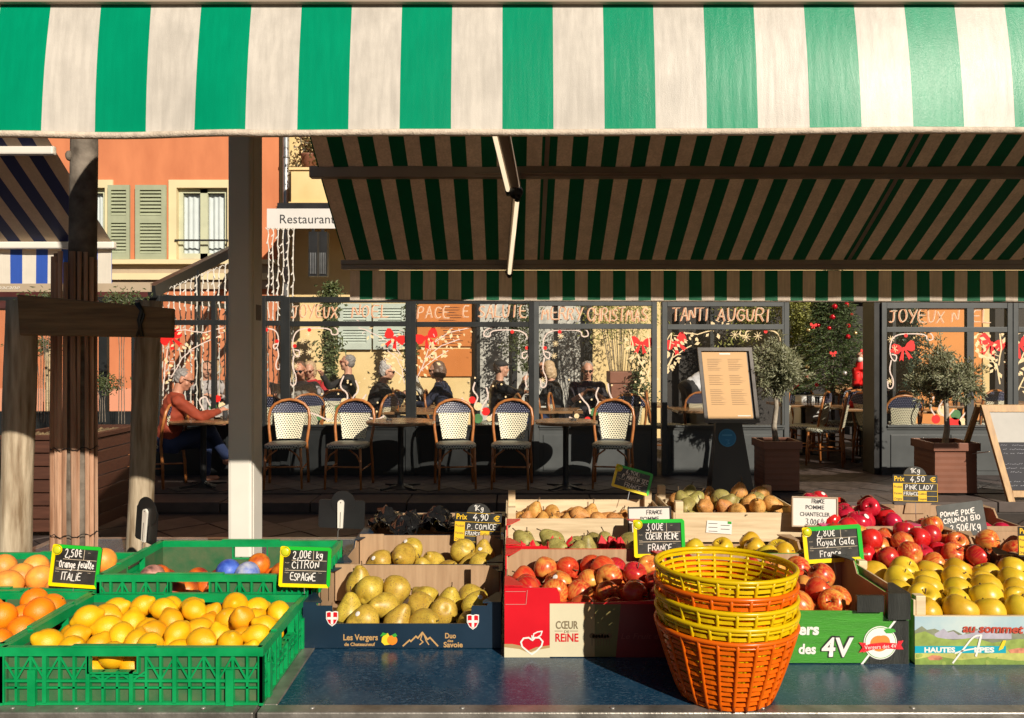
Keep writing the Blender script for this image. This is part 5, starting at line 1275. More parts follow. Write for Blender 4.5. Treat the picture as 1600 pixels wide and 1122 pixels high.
for px, py, Y, lb, sd_ in ((72, 470, 8.0, 'small shrub sprigs above the left tree stake', 20), (190, 468, 8.0, 'grey green sprigs above the cross board', 21), (64, 540, 8.2, 'dark twiggy shrub between the left stake and the trunk', 22), (160, 600, 8.2, 'thin sprigs beside the reed wrapped trunk', 23)):
    c0 = P(px, py, Y); st_ = [[(c0[0]+.03*k, Y, .8), (c0[0]+.02*k, Y, c0[2]*.6+.3), (c0[0]+.05*k, Y, c0[2]+.05*k)] for k in range(-1, 2)]
    shrub('shrub', lb, st_, 420, lambda rg, c0=c0, Y=Y: (c0[0]+rg.gauss(0, .11), Y+rg.gauss(0, .08), c0[2]+rg.gauss(0, .05)), .05, .014, lm3, sd_)

# ------------------------------------------------------------ menu stand, chalkboard
Y = 8.1; ms = root('menu_stand', (fx(1140, Y), Y, 0), 'dark framed restaurant menu board on a black stand with round blue sticker', 'sign')
zt, zb_ = fz(543, Y), fz(660, Y); tl = .16
def slant(x, z, off=0): return (x, Y - off - (zt-z)*.12 + .06, z)
fr = M('dark pewter frame', (.10, .09, .085), .35, .15, 8, metal=.3)
xa, xb = fx(1091, Y), fx(1176, Y); skx = .055
def q(u, v, off): x = (xa+(xb-xa)*u) + skx*(1-v); z = zb_+(zt-zb_)*v; return slant(x, z, off)
def slab(mb, u0, u1, v0, v1, o0, o1): mb.add([q(u0,v0,o0),q(u1,v0,o0),q(u1,v1,o0),q(u0,v1,o0),q(u0,v0,o1),q(u1,v0,o1),q(u1,v1,o1),q(u0,v1,o1)], [(0,3,2,1),(4,5,6,7),(0,1,5,4),(1,2,6,5),(2,3,7,6),(3,0,4,7)])
g = MB(); slab(g, 0, .06, 0, 1, 0, .03); slab(g, .94, 1, 0, 1, 0, .03); slab(g, .06, .94, 0, .045, 0, .03); slab(g, .06, .94, .955, 1, 0, .03); slab(g, .06, .94, .045, .955, 0, .005); obj('frame', g, fr, ms)
g = MB(); slab(g, .075, .90, .055, .945, .0055, .007); obj('menu_sheet', g, M('kraft menu sheet', (.60, .36, .16), .6, .06, 3), ms)
g = MB(); rg = random.Random(6)
for cxx in (.16, .54):
    for k in range(26):
        if k in (7, 8, 15, 16): continue
        v = .84 - k*.024
        g.poly([q(cxx, v, .0085), q(cxx+rg.uniform(.14, .32), v, .0085), q(cxx+.2, v+.005, .0085), q(cxx, v+.005, .0085)])
obj('menu_print', g, M('brown ink', (.20, .11, .06), .7, .1), ms)
g = MB(); g.poly([q(.40, .905, .0085), q(.60, .905, .0085), q(.60, .925, .0085), q(.40, .925, .0085)]); g.poly([q(.62, .085, .0085), q(.86, .085, .0085), q(.86, .098, .0085), q(.62, .098, .0085)]); obj('pale_print', g, m_white, ms)
g = MB(); Xc = fx(1140, Y); a, b = .15, .21; zt2 = zb_ - .005
g.add([(Xc-a+.02, Y+.02, zt2), (Xc+a-.02, Y+.02, zt2), (Xc+b+.03, Y-.08, .02), (Xc+.11, Y-.08, .02), (Xc, Y-.07, .09), (Xc-.11, Y-.08, .02), (Xc-b, Y-.08, .02),
       (Xc-a+.02, Y+.10, zt2), (Xc+a-.02, Y+.10, zt2), (Xc+b+.03, Y+.16, .02), (Xc+.12, Y+.16, .02), (Xc, Y+.16, .09), (Xc-.12, Y+.16, .02), (Xc-b, Y+.16, .02)],
      [(0,6,5,4,3,2,1), (7,8,9,10,11,12,13), (0,1,8,7), (1,2,9,8), (6,0,7,13), (2,3,10,9), (3,4,11,10), (4,5,12,11), (5,6,13,12)])
obj('pedestal', g, M('black moulded plastic', (.02, .018, .022), .35, .15, 5), ms)
g = MB(); X0, Z0 = fx(1136, Y), fz(684, Y); sl = lambda x, z, o: (x, Y + .02 - (zt2-z)*.16 - o, z)
g.poly([sl(X0+.09*cos(2*pi*k/24), Z0+.09*sin(2*pi*k/24), .006) for k in range(24)]); st_ = obj('round_sticker', g, M('blue sticker', (.01, .24, .50), .4, .08), ms)
g = MB(); pts = []
for k in range(30): a_, b_ = 2*pi*k/30, 2*pi*(k+1)/30; g.poly([sl(X0+.08*cos(a_), Z0+.08*sin(a_), .0075), sl(X0+.08*cos(b_), Z0+.08*sin(b_), .0075), sl(X0+.084*cos(b_), Z0+.084*sin(b_), .0075), sl(X0+.084*cos(a_), Z0+.084*sin(a_), .0075)])
g.poly([sl(X0-.05, Z0+.02, .0075), sl(X0+.05, Z0+.02, .0075), sl(X0+.05, Z0+.035, .0075), sl(X0-.05, Z0+.035, .0075)])
for a_, b_ in (((-.02, -.02), (.02, -.02)), ((.02, -.02), (.0, -.04)), ((.0, -.04), (.022, -.055)), ((.022, -.055), (-.015, -.065))):
    g.poly([sl(X0+a_[0], Z0+a_[1]-.003, .0075), sl(X0+b_[0], Z0+b_[1]-.003, .0075), sl(X0+b_[0], Z0+b_[1]+.003, .0075), sl(X0+a_[0], Z0+a_[1]+.003, .0075)])
obj('sticker_print', g, M('pale blue ink', (.10, .45, .70), .5, .05), st_)

Y = 7.9; cbx = root('chalkboard', (fx(1570, Y), Y, 0), 'wooden A-frame chalkboard with pale upper panel at the right edge', 'chalkboard')
m_ply = M('varnished pine', (.44, .24, .09), .5, .2, 4, .15, 50, stretch=(8, 8, 1), col2=(.58, .36, .16))
x0, x1 = fx(1528, Y), fx(1700, Y); zt = fz(632, Y)
def sq(x, z, o=0): return (x - .0, Y - .02 - (zt-z)*.22 - o, z)
def sl2(mb, xa, xb, za, zb, o0, o1, sk=(0,0)):
    mb.add([sq(xa+sk[0], za, o0), sq(xb+sk[0], za, o0), sq(xb+sk[1], zb, o0), sq(xa+sk[1], zb, o0), sq(xa+sk[0], za, o1), sq(xb+sk[0], za, o1), sq(xb+sk[1], zb, o1), sq(xa+sk[1], zb, o1)], [(0,3,2,1),(4,5,6,7),(0,1,5,4),(1,2,6,5),(2,3,7,6),(3,0,4,7)])
k_ = .16
g = MB(); sl2(g, x0, x0+.065, 0, zt, 0, .035, (k_, 0)); obj('leg', g, m_ply, cbx, bevel=.004)
g = MB(); sl2(g, x1-.065, x1, 0, zt, 0, .035, (-k_, 0)); obj('leg', g, m_ply, cbx, bevel=.004)
g = MB(); sl2(g, x0+.066, x1-.066, zt-.07, zt, .0, .03); obj('rail', g, m_ply, cbx, bevel=.003)
zr = fz(770, Y); g = MB(); sl2(g, x0+.20, x1-.2, zr, zr+.06, .0, .03); obj('rail', g, m_ply, cbx, bevel=.003)
g = MB(); sl2(g, x0+.10, x1-.10, zr+.061, zt-.071, .004, .014, (.06, -.02)); obj('board', g, M('dusty slate', (.018, .018, .028), .7, .3, 5), cbx)
g = MB(); zc = fz(689, Y); sl2(g, x0+.075, x1-.10, zc, zt-.071, .0145, .02, (.05, -.01)); obj('pale_panel', g, M('weathered pale panel', (.44, .42, .39), .6, .12, 5), cbx)  # pale sheet paints the sunlit upper part of the board
g = MB(); rg = random.Random(17)
for k, py in enumerate((694, 700, 706, 722, 728, 734, 748, 754, 762, 768)):
    z = fz(py, Y); xs = x0+.14+.02*rg.random() + (k*.006)
    nq = 26; 
    for j in range(nq):
        if rg.random() < .22: continue
        xa_, xb_ = xs+.022*j, xs+.022*j+.017; dz = rg.uniform(-.004, .01)
        g.poly([sq(xa_, z, .0175), sq(xb_, z+dz, .0175), sq(xb_, z+dz+.004, .0175), sq(xa_, z+.004, .0175)])
obj('chalk_writing', g, M('faded chalk', (.30, .30, .34), .9, .2), cbx)
g = MB(); g.bar((x0+.02, Y+.02, zt), (x0+.02-.0, Y+.55, 0), .05, .03); obj('leg', g, m_ply, cbx); g = MB(); g.bar((x1-.05, Y+.02, zt), (x1-.05, Y+.55, 0), .05, .03); obj('leg', g, m_ply, cbx)
g = MB(); g.tube([(x0+.04, Y-.12, .55), (x0+.0, Y+.1, .50), (x0+.02, Y+.27, .55)], .005, 5); obj('stay_cord', g, m_rope, cbx)

# ------------------------------------------------------------ crates and boxes on the counter
ZT = .732
m_green = M('green crate plastic', (.0, .26, .072), .36, .14, 14, .1, 90, col2=(.005, .34, .10))
m_grime = M('grimy green plastic', (.03, .17, .065), .6, .3, 20, .2, 80, col2=(.09, .13, .06))
m_kraft = M('kraft cardboard', (.40, .25, .14), .8, .1, 5, .15, 60, stretch=(12, 1, 1), col2=(.48, .32, .19))
m_navy = M('navy printed card', (.006, .022, .045), .42, .2, 6)
m_redc = M('red printed card', (.62, .008, .018), .32, .1, 6)
m_redshade = M('dark red printed card', (.20, .012, .015), .35, .1, 6)  # red card darkened to imitate the basket stack's shadow
m_creamc = M('cream printed card', (.66, .60, .42), .45, .05, 6)
m_tan = M('tan printed card', (.42, .27, .12), .45, .1, 6)
m_grn2 = M('leaf green printed card', (.045, .26, .02), .4, .15, 6, .3, 50, stretch=(1, 1, 8))
m_blkc = M('black corrugated card', (.025, .027, .024), .45, .3, 6, .6, 55, stretch=(6, 1, .5))
m_pinkc = M('pink printed card', (.62, .02, .17), .35, .1, 6)
m_wht = M('white print', (.80, .78, .74), .5, .05)
m_gold = M('gold print', (.50, .30, .12), .5, .08)
m_sky = M('printed sky', (.35, .55, .66), .5, .12, 8, col2=(.52, .62, .62))
m_oran = M('orange print', (.85, .25, .02), .45, .06); m_yel = M('yellow print', (.85, .62, .03), .45, .06); m_grp = M('green print', (.05, .35, .04), .45, .06)

def wall(L, H, handle=True, hp=.5, tall=False):
    g = MB(); t = .016
    rim = .020
    hx0, hx1 = L*hp-.055, L*hp+.055; hz0, hz1 = H-rim-.036, H-rim-.004
    g.box(0, L, -.004, .010, H-rim, H)                       # rim flange
    if handle: g.box(hx0-.04, hx1+.04, -.004, .010, H+.0005, H+.004)
    g.box(0, L, -.002, .008, .0, .006)
    g.box(0, L, -.003, .004, H*.42-.003, H*.42+.003); g.box(0, L, -.002, .004, H*.30-.002, H*.30+.002)
    n = int(round(L/.034)); st = L/n
    for i in range(n+1):
        x = i*st; wd = .0028 if i % 3 else .0045
        for a, b in ((.006, H*.30), (H*.30, H*.42), (H*.42, H-rim)):
            if handle and hx0-.002 < x < hx1+.002 and b > H*.43: b = hz0
            g.box(x-wd, x+wd, -.002 if i % 3 else -.005, .008, a, b)
    for i in range(n):
        x0, x1 = i*st, (i+1)*st; top = H-rim
        if handle and x1 > hx0 and x0 < hx1: top = hz0
        p, q = ((x0, 0, H*.42), (x1, 0, top)) if i % 2 else ((x1, 0, H*.42), (x0, 0, top))
        g.bar(p, q, .004, .0028, up=(0, 1, 0))
        zm = (H*.42+top)/2; g.box(x0, x1, -.001, .004, zm-.0016, zm+.0016)
    if handle:
        g.box(hx0-.004, hx0, -.005, .012, hz0-.004, hz1+.004); g.box(hx1, hx1+.004, -.005, .012, hz0-.004, hz1+.004); g.box(hx0, hx1, -.005, .012, hz0-.004, hz0)
    for x in (L*.12, L*.88): g.box(x-.009, x+.009, -.008, .002, .0, H*.62)
    bk = MB(); y0, y1 = .0085, .0105; zt = H-rim
    lo_ = .006
    def pan(a, b, c, d): bk.box(a, b, y0, y1, c, d)
    if handle: pan(0, hx0-.004, lo_, zt); pan(hx1+.004, L, lo_, zt); pan(hx0-.004, hx1+.004, lo_, hz0-.004)
    else: pan(0, L, lo_, zt)
    return g, bk
def crate(name, x0, x1, y0, y1, z0, z1, label, handle_front=True):
    r = root(name, ((x0+x1)/2, (y0+y1)/2, z0), label, 'crate', 'green plastic fruit crates')
    H = z1-z0
    for k, (L, ang, ox, oy) in enumerate(((x1-x0, 0, x0, y0), (y1-y0, pi/2, x1, y0), (x1-x0, pi, x1, y1), (y1-y0, -pi/2, x0, y1))):
        g, bk = wall(L, H, True, .43 if k == 0 else .5)
        c_, s_ = cos(ang), sin(ang)
        for m_ in (g, bk): m_.v = [(ox + x*c_ - y*s_, oy + x*s_ + y*c_, z0+z) for x, y, z in m_.v]
        w_ = obj('wall', g, m_green, r); obj('backing_panel', bk, m_grime, w_)
    for X, Y in ((x0, y0), (x1, y0), (x0, y1), (x1, y1)): obj('corner_post', MB().box(X-.005, X+.005, Y-.005, Y+.005, z0, z1-.001), m_green, r)
    obj('bottom', MB().box(x0+.008, x1-.008, y0+.012, y1-.012, z0+.002, z0+.006), m_grime, r)
    return r
CR = .865
crate('fruit_crate', -1.172, -.575, 1.838, 2.235, ZT, CR, 'green plastic crate full of lemons at the front of the counter')
crate('fruit_crate', -1.775, -1.182, 1.86, 2.26, ZT, CR, 'green plastic crate of bright oranges cut by the left edge of the photo')
crate('fruit_crate', -1.775, -1.182, 2.275, 2.68, ZT, .868, 'green plastic crate of pinkish grapefruit behind the oranges')
crate('fruit_crate', -1.168, -.570, 2.262, 2.665, ZT+.035, .912, 'green plastic crate of wrapped blood oranges behind the lemons')

def prof(x0, x1, z0, hc, hm, wc, tab=0, tabw=.0, r=.012):
    p = [(x0, z0), (x1, z0), (x1, z0+hc), (x1-wc, z0+hc)]
    if tab: p += [(x1-wc-.004, z0+tab), (x1-wc-tabw, z0+tab)]
    p += [(x1-wc-tabw-.004, z0+hm+r), (x1-wc-tabw-.012, z0+hm), (x0+wc+tabw+.012, z0+hm), (x0+wc+tabw+.004, z0+hm+r)]
    if tab: p += [(x0+wc+tabw, z0+tab), (x0+wc+.004, z0+tab)]
    p += [(x0+wc, z0+hc), (x0, z0+hc)]
    return p
def cardbox(x0, x1, y0, y1, z0, hs, label, outer, inner=None, front=None, back=None, cat='box', name='cardboard_box', corner_m=None, cw=.05, group='cardboard fruit boxes', hback=None):
    inner = inner or m_kraft; r = root(name, ((x0+x1)/2, (y0+y1)/2, z0), label, cat, group); t = .004
    fp = front or [(x0, z0), (x1, z0), (x1, z0+hs), (x0, z0+hs)]
    obj('front_panel', MB().prism(fp, y0, y0+t), outer, r)
    ip = [(min(max(x, x0+t), x1-t), z-.0008 if z > z0+.01 else z+.001) for x, z in fp]
    obj('inner_liner', MB().prism(ip, y0+t+.0002, y0+t+.003), inner, r)
    bz = hback or hs
    obj('back_panel', MB().box(x0, x1, y1-t, y1, z0, z0+bz).box(x0+t, x1-t, y1-t-.003, y1-t-.0002, z0+.001, z0+bz-.001, 1), [outer, inner], r)
    for a, b, c, d in ((x0, x0+t, x0+t+.0002, x0+t+.003), (x1-t, x1, x1-t-.003, x1-t-.0002)):
        g = MB(); zc = z0+hs; yd = (y1-y0)
        pr = [(y0+t+.0001, z0), (y1-t-.0001, z0), (y1-t-.0001, zc), (y1-yd*.22, zc), (y1-yd*.28, zc-hs*.18), (y0+yd*.28, zc-hs*.18), (y0+yd*.22, zc), (y0+t+.0001, zc)]
        n = len(pr)
        for (p, q, mi) in ((a, b, 0), (c, d, 1)):
            g.add([(p, y, z) for y, z in pr] + [(q, y, z) for y, z in pr], [tuple(range(n-1, -1, -1)), tuple(range(n, 2*n))] + [(i, (i+1) % n, n+(i+1) % n, n+i) for i in range(n)], mi)
        obj('side_panel', g, [outer, inner], r)
    h = z0+hs+.0005            # triangular corner ledges, one per corner
    for (X, sx) in ((x0, 1), (x1, -1)):
        for (Y, sy) in ((y0, 1), (y1, -1)):
            g = MB(); g.add([(X, Y, h), (X+sx*cw, Y, h), (X+sx*cw, Y+sy*.012, h), (X+sx*.014, Y+sy*.09, h), (X, Y+sy*.09, h)] + [(X, Y, h+.003), (X+sx*cw, Y, h+.003), (X+sx*cw, Y+sy*.012, h+.003), (X+sx*.014, Y+sy*.09, h+.003), (X, Y+sy*.09, h+.003)],
                  [(0,1,2,3,4), (9,8,7,6,5)] + [(i, 5+i, 5+(i+1) % 5, (i+1) % 5) for i in range(5)])
            obj('corner_ledge', g, corner_m or outer, r)
    obj('bottom', MB().box(x0+t, x1-t, y0+t, y1-t, z0+.001, z0+.005), inner, r)
    return r
# pears: three navy trays, one behind the other
nx0, nx1 = -.572, -.030
trays = []
for k, (y0, y1, lb) in enumerate(((2.187, 2.585, 'front navy blue cardboard tray of pears printed with two Savoy shields'), (2.60, 2.995, 'second navy blue cardboard tray of pears behind the front one'), (3.01, 3.40, 'rear navy blue tray with black plastic and a single pear'))):
    r = cardbox(nx0, nx1, y0, y1, ZT, .122, lb, m_navy, front=prof(nx0, nx1, ZT, .122 if k == 0 else .115, .066 if k == 0 else .058, .035, .115, .045), group='navy pear trays'); trays.append(r)
    # kraft end flaps standing inside the left wall
    g = MB(); g.box(nx0+.012, nx0+.10, y1-.05, y1-.044, ZT+.02, ZT+.135); obj('inner_flap', g, m_kraft, r)
    g = MB(); g.box(nx1-.10, nx1-.012, y1-.05, y1-.044, ZT+.02, ZT+.13); obj('inner_flap', g, m_kraft, r)
    if k == 1: g = MB(); g.box(nx0+.07, nx1-.09, y0-.0025, y0-.0005, ZT+.02, ZT+.045); obj('white_strip', g, m_wht, r)
fr_ = trays[0]; Yf = 2.187
fX = lambda p: fx(p, Yf)
fZ = lambda p: fz(p, Yf)
def shield(px, py, y, par):
    g = MB(); X, Z = fx(px, y), fz(py, y); s = .0165
    sh = lambda k: [(X+a*s*k, Z+b*s*k) for a, b in ((-1,1.1),(-.5,1.2),(0,1.05),(.5,1.2),(1,1.1),(1,-.1),(.6,-.9),(0,-1.35),(-.6,-.9),(-1,-.1))]
    g.flat(sh(1), y-.0008, 0); g.flat(sh(.86), y-.0012, 1)
    g.flat([(X-s*.2, Z+s*.98), (X+s*.2, Z+s*.98), (X+s*.2, Z-s*1.0), (X-s*.2, Z-s*1.0)], y-.0016, 0); g.flat([(X-s*.8, Z+s*.22), (X+s*.8, Z+s*.22), (X+s*.8, Z-s*.18), (X-s*.8, Z-s*.18)], y-.0019, 0)
    obj('shield_print', g, [m_wht, m_redc], par)
shield(519, 966, Yf, fr_); shield(739, 971, Yf, fr_)
y_ = Yf-.001
text('lettering', 'Les Vergers', fX(536), y_, fZ(1000), 9*Yf/F, m_gold, fr_, width=54*Yf/F, offset=.0006)
text('lettering', 'de Chateauneuf', fX(538), y_, fZ(1009), 5*Yf/F, m_gold, fr_, width=48*Yf/F, offset=.0004)
text('lettering', 'Duo', fX(695), y_, fZ(997), 8*Yf/F, m_gold, fr_, width=17*Yf/F, offset=.0006)
text('lettering', 'des', fX(699), y_, fZ(1003), 4*Yf/F, m_gold, fr_, width=9*Yf/F, offset=.0003)
text('lettering', 'Savoie', fX(693), y_, fZ(1011), 8*Yf/F, m_gold, fr_, width=30*Yf/F, offset=.0006)
g = MB(); g.flat([(fX(a), fZ(b)) for a, b in ((602,990),(606,989),(609,994),(612,1001),(609,1007),(601,1008),(596,1003),(597,996))], y_, 0)
g.disc(fX(613), fZ(1000), 8*Yf/F, y_-.0004, 20, 1, 7.5*Yf/F); g.flat([(fX(a), fZ(b)) for a, b in ((594,994),(598,988),(606,990),(600,993))], y_-.0008, 2); g.flat([(fX(a), fZ(b)) for a, b in ((612,992),(618,989),(621,993),(616,996))], y_-.0008, 2)
obj('fruit_print', g, [m_yel, m_oran, m_grp], fr_)
g = MB(); g.strip([(fX(a), fZ(b)) for a, b in ((630,1009),(640,1000),(642,1002),(650,994),(653,997),(660,988),(668,999),(672,996),(684,1009))], .0042, y_)
g.strip([(fX(a), fZ(b)) for a, b in ((660,990),(657,999),(661,1003),(656,1007))], .003, y_); g.strip([(fX(a), fZ(b)) for a, b in ((662,990),(666,1001),(670,1007))], .003, y_); obj('mountain_print', g, m_gold, fr_)

# red box of apples
rx0, rx1, ry = -.020, .470, 2.127
rF = lambda p: fx(p, ry); rZ = lambda p: fz(p, ry)
pf = [(rx0, ZT), (rx1, ZT), (rx1, ZT+.19), (rx1-.05, ZT+.19), (rx1-.055, ZT+.15), (rF(940), ZT+.143), (rF(876), ZT+.143), (rF(874), rZ(926)), (rF(870), rZ(919)), (rx0, rZ(918))]
rb = cardbox(rx0, rx1, ry, 2.535, ZT, .185, 'red and cream printed cardboard box of apples beside the basket stack', m_redc, front=pf, corner_m=m_redc)
g = MB(); y_ = ry-.001
wl = .143
def ff(pts, mi, dy=0): g.flat([(rF(a), rZ(b)) for a, b in pts], y_-dy, mi)
ff(((859,943),(912,943),(912,1026),(859,1026)), 0)
ff(((912,943),(928,943),(932,950),(928,960),(931,975),(929,1026),(912,1026)), 1)
ff(((929,944),(970,944),(962,1026),(929,1026)), 3, .0001)
ff(((788,1027),(788,1006),(800,1006),(815,1009),(826,1016),(838,1011),(859,1008),(859,1027)), 1, .0002)
ff(((788,1027),(788,1011),(812,1014),(826,1020),(840,1015),(859,1012),(859,1027)), 0, .0004)
ff(((970,944),(1088,944),(1088,1027),(962,1027)), 2, .0001)  # shadow of the baskets painted onto the red front
obj('print_field', g, [m_creamc, m_tan, m_redshade, M('olive print', (.16, .13, .04), .5, .2, 12)], rb)
g = MB()
hp_ = [(832,1000),(826,996),(818,997),(814,1003),(816,1010),(824,1017),(831,1022),(838,1017),(846,1009),(848,1002),(843,996),(836,996),(832,1000)]
g.strip([(rF(a), rZ(b)) for a, b in hp_], .0042, y_-.001); g.strip([(rF(a), rZ(b)) for a, b in ((832,1000),(831,993))], .003, y_-.001); g.strip([(rF(a), rZ(b)) for a, b in ((833,996),(834,990),(840,987),(847,986),(845,992),(839,996),(833,996))], .003, y_-.001)
obj('apple_heart_print', g, m_wht, rb)
g = MB(); rg = random.Random(3)
g.strip([(rF(821), rZ(924)), (rF(790), rZ(924))], .0012, y_-.001); g.strip([(rF(790), rZ(944)), (rF(822), rZ(944))], .0012, y_-.001); g.strip([(rF(822), rZ(944)), (rF(824), rZ(922))], .0012, y_-.001)
obj('crease_wear', g, M('pale crease', (.55, .25, .22), .8, .2), rb)
text('lettering', 'C\u0152UR', rF(885.5), y_-.001, rZ(982), 12*ry/F, M('taupe ink', (.22, .17, .10), .5, .05), rb, width=35*ry/F, align='CENTER', offset=.0006)
text('lettering', 'DE', rF(885.5), y_-.001, rZ(988.5), 4*ry/F, M('taupe ink', (.22, .17, .10)), rb, width=8*ry/F, align='CENTER')
text('lettering', 'REiNE', rF(885.5), y_-.001, rZ(1002), 12.5*ry/F, m_redc, rb, width=36*ry/F, align='CENTER', offset=.0006)
g = MB()
for a, b in ((867, 879), (891, 903)): g.strip([(rF(a), rZ(985.6)), (rF(b), rZ(985.6))], .0012, y_-.001)
for k in range(7):
    px = 925 + k*4.5; g.strip([(rF(px), rZ(1008)), (rF(px), rZ(996))], .0018, y_-.001)
    g.disc(rF(px), rZ(993+(k % 3)), .0075, y_-.0011, 8)
g_ = g; obj('tree_print', g, M('thin tree ink', (.18, .10, .04), .6, .1), rb)
text('lettering', 'Le Fruit de nos', rF(969), y_-.001, rZ(998), 9*ry/F, M('rose ink', (.36, .08, .07)), rb, width=92*ry/F, shear=.25)
# pear box behind it
r2 = cardbox(-.020, .470, 2.545, 2.93, ZT, .192, 'red edged cardboard box of green pears with red tissue behind the red apple box', m_redc, front=[(-.020, ZT), (.470, ZT), (.470, ZT+.19), (.41, ZT+.19), (.40, ZT+.155), (.118, ZT+.155), (.11, ZT+.19), (-.020, ZT+.19)], hback=.06)
# plain boxes under and beside
cardbox(.485, 1.02, 2.545, 2.93, ZT, .135, 'plain brown cardboard box of pale apples behind the baskets', m_kraft, hback=.07)
# wooden crates
def woodcrate(x0, x1, y0, y1, z0, zp, zt, label, front_h=.10, slats=2):
    r = root('wooden_crate', ((x0+x1)/2, (y0+y1)/2, z0), label, 'crate', 'pine fruit crates')
    for X in (x0+.002, x1-.032):
        for Y in (y0+.006, y1-.036):
            obj('corner_post', MB().box(X, X+.03, Y+.0, Y+.03, z0, zp), m_woodx, r, bevel=.002)
    hh = (zt-z0-.006*(slats-1))/slats
    for k in range(slats):
        a = z0 + k*(hh+.006); b = a+hh
        obj('slat', MB().box(x0, x1, y0, y0+.006, a, b), m_woodx, r, bevel=.001); obj('slat', MB().box(x0, x1, y1-.006, y1, a, b), m_woodx, r, bevel=.001)
        obj('slat', MB().box(x0-.006, x0-.0005, y0+.002, y1-.002, a, b), m_woodx, r); obj('slat', MB().box(x1+.0005, x1+.006, y0+.002, y1-.002, a, b), m_woodx, r)
    obj('bottom', MB().box(x0+.002, x1-.002, y0+.007, y1-.007, z0+.004, z0+.010), m_woodx, r)
    return r
w1 = woodcrate(-.018, .585, 2.99, 3.375, .805, .955, .915, 'pine crate of small russet pears behind the red boxes', slats=1)
w2 = woodcrate(.612, 1.09, 3.00, 3.39, .825, .975, .935, 'pine crate of brown pears behind the white card signs', slats=1)
cardbox(-.01, .57, 2.985, 3.38, ZT, .068, 'low cardboard box carrying the left pine crate', m_kraft); cardbox(.62, 1.08, 2.99, 3.39, ZT, .088, 'low cardboard box carrying the right pine crate', m_kraft)
g = MB(); Yw = 2.997; g.flat([(fx(a, Yw), fz(b, Yw)) for a, b in ((1105,813),(1144,815),(1143,835),(1103,832))], Yw, 0)
for k in range(5): g.flat([(fx(1107+(k % 2)*19, Yw), fz(818+k*3, Yw)), (fx(1121+(k % 2)*19, Yw), fz(818.6+k*3, Yw)), (fx(1121+(k % 2)*19, Yw), fz(817.8+k*3, Yw)), (fx(1107+(k % 2)*19, Yw), fz(817.2+k*3, Yw))], Yw-.001, 1)
g.flat([(fx(a, Yw), fz(b, Yw)) for a, b in ((1137,814.6),(1143,815),(1143,819),(1137,818.5))], Yw-.001, 2)
obj('paper_label', g, [m_wht, m_ink, m_grp], w2)
# green 4V box
gx0, gx1, gy = .480, 1.034, 2.083
gF = lambda p: fx(p, gy); gZ = lambda p: fz(p, gy)
pf = [(gx0, ZT), (gx1, ZT), (gx1, gZ(930)), (gF(1384), gZ(930)), (gF(1383), gZ(966)), (gF(1380), gZ(955)), (gx0, gZ(953))]
gb_ = cardbox(gx0, gx1, gy, 2.50, ZT, .18, 'green printed cardboard box of red apples lettered des 4V', m_grn2, front=pf, corner_m=m_blkc)
y_ = gy-.001; g = MB()
g.flat([(gF(a), gZ(b)) for a, b in ((1398,969),(1420,969),(1420,1038),(1350,1038))], y_, 0)
g.flat([(gF(a), gZ(b)) for a, b in ((1397,969),(1401,969),(1348,1038),(1344,1038))], y_-.0003, 1)
for a, b, c_, d_ in ((1336,1378,929,954), (1384,1419,925,966)): g.box(gF(a), gF(b), y_-.012, y_-.001, gZ(d_), gZ(c_), 0)
obj('print_field', g, [m_blkc, m_wht], gb_)
text('lettering', 'ers', gF(1247), y_-.0006, gZ(991), 17*gy/F, m_wht, gb_, width=32*gy/F, offset=.0016, shear=.05)
text('lettering', 'des', gF(1247), y_-.0006, gZ(1021), 15*gy/F, m_wht, gb_, width=27*gy/F, offset=.0012, shear=.05)
text('lettering', '4V', gF(1283), y_-.0006, gZ(1025), 30*gy/F, m_blkc, gb_, width=53*gy/F, offset=.0040, shear=.08)
text('lettering', '4V', gF(1283), y_-.0014, gZ(1025), 29*gy/F, m_wht, gb_, width=50*gy/F, offset=.0015, shear=.08)
g = MB(); bx, bz_ = gF(1375), gZ(1004); s = gy/F
g.disc(bx, bz_, 26*s, y_-.0008, 32, 0); g.disc(bx, bz_, 24.5*s, y_-.0011, 32, 1); g.disc(bx, bz_, 23.5*s, y_-.0014, 32, 0)
g.disc(bx-2*s, bz_-1*s, 14*s, y_-.0018, 24, 2, 12.5*s); g.disc(bx+5*s, bz_+1*s, 10*s, y_-.0021, 20, 2, 11*s)
g.flat([(gF(a), gZ(b)) for a, b in ((1380,984),(1386,981),(1396,982),(1399,986),(1392,989),(1384,989))], y_-.0022, 3)
g.flat([(gF(a), gZ(b)) for a, b in ((1341,1003),(1352,1004),(1352,1017),(1341,1019),(1347,1011))], y_-.0022, 4); g.flat([(gF(a), gZ(b)) for a, b in ((1402,1001),(1411,1000),(1407,1007),(1411,1014),(1402,1014))], y_-.0022, 4)
g.flat([(gF(a), gZ(b)) for a, b in ((1346,1009),(1360,1005),(1378,1003),(1395,1004),(1404,1005),(1403,1014),(1392,1013),(1376,1013),(1360,1015),(1348,1019))], y_-.0026, 4)
obj('badge_print', g, [m_wht, m_grp, M('peach print', (.80, .24, .04), .5, .08), m_grp, m_redc], gb_)
text('lettering', 'Vergers des 4V', gF(1350), y_-.0032, gZ(1014), 6*s, m_wht, gb_, width=50*s, rot=.06)
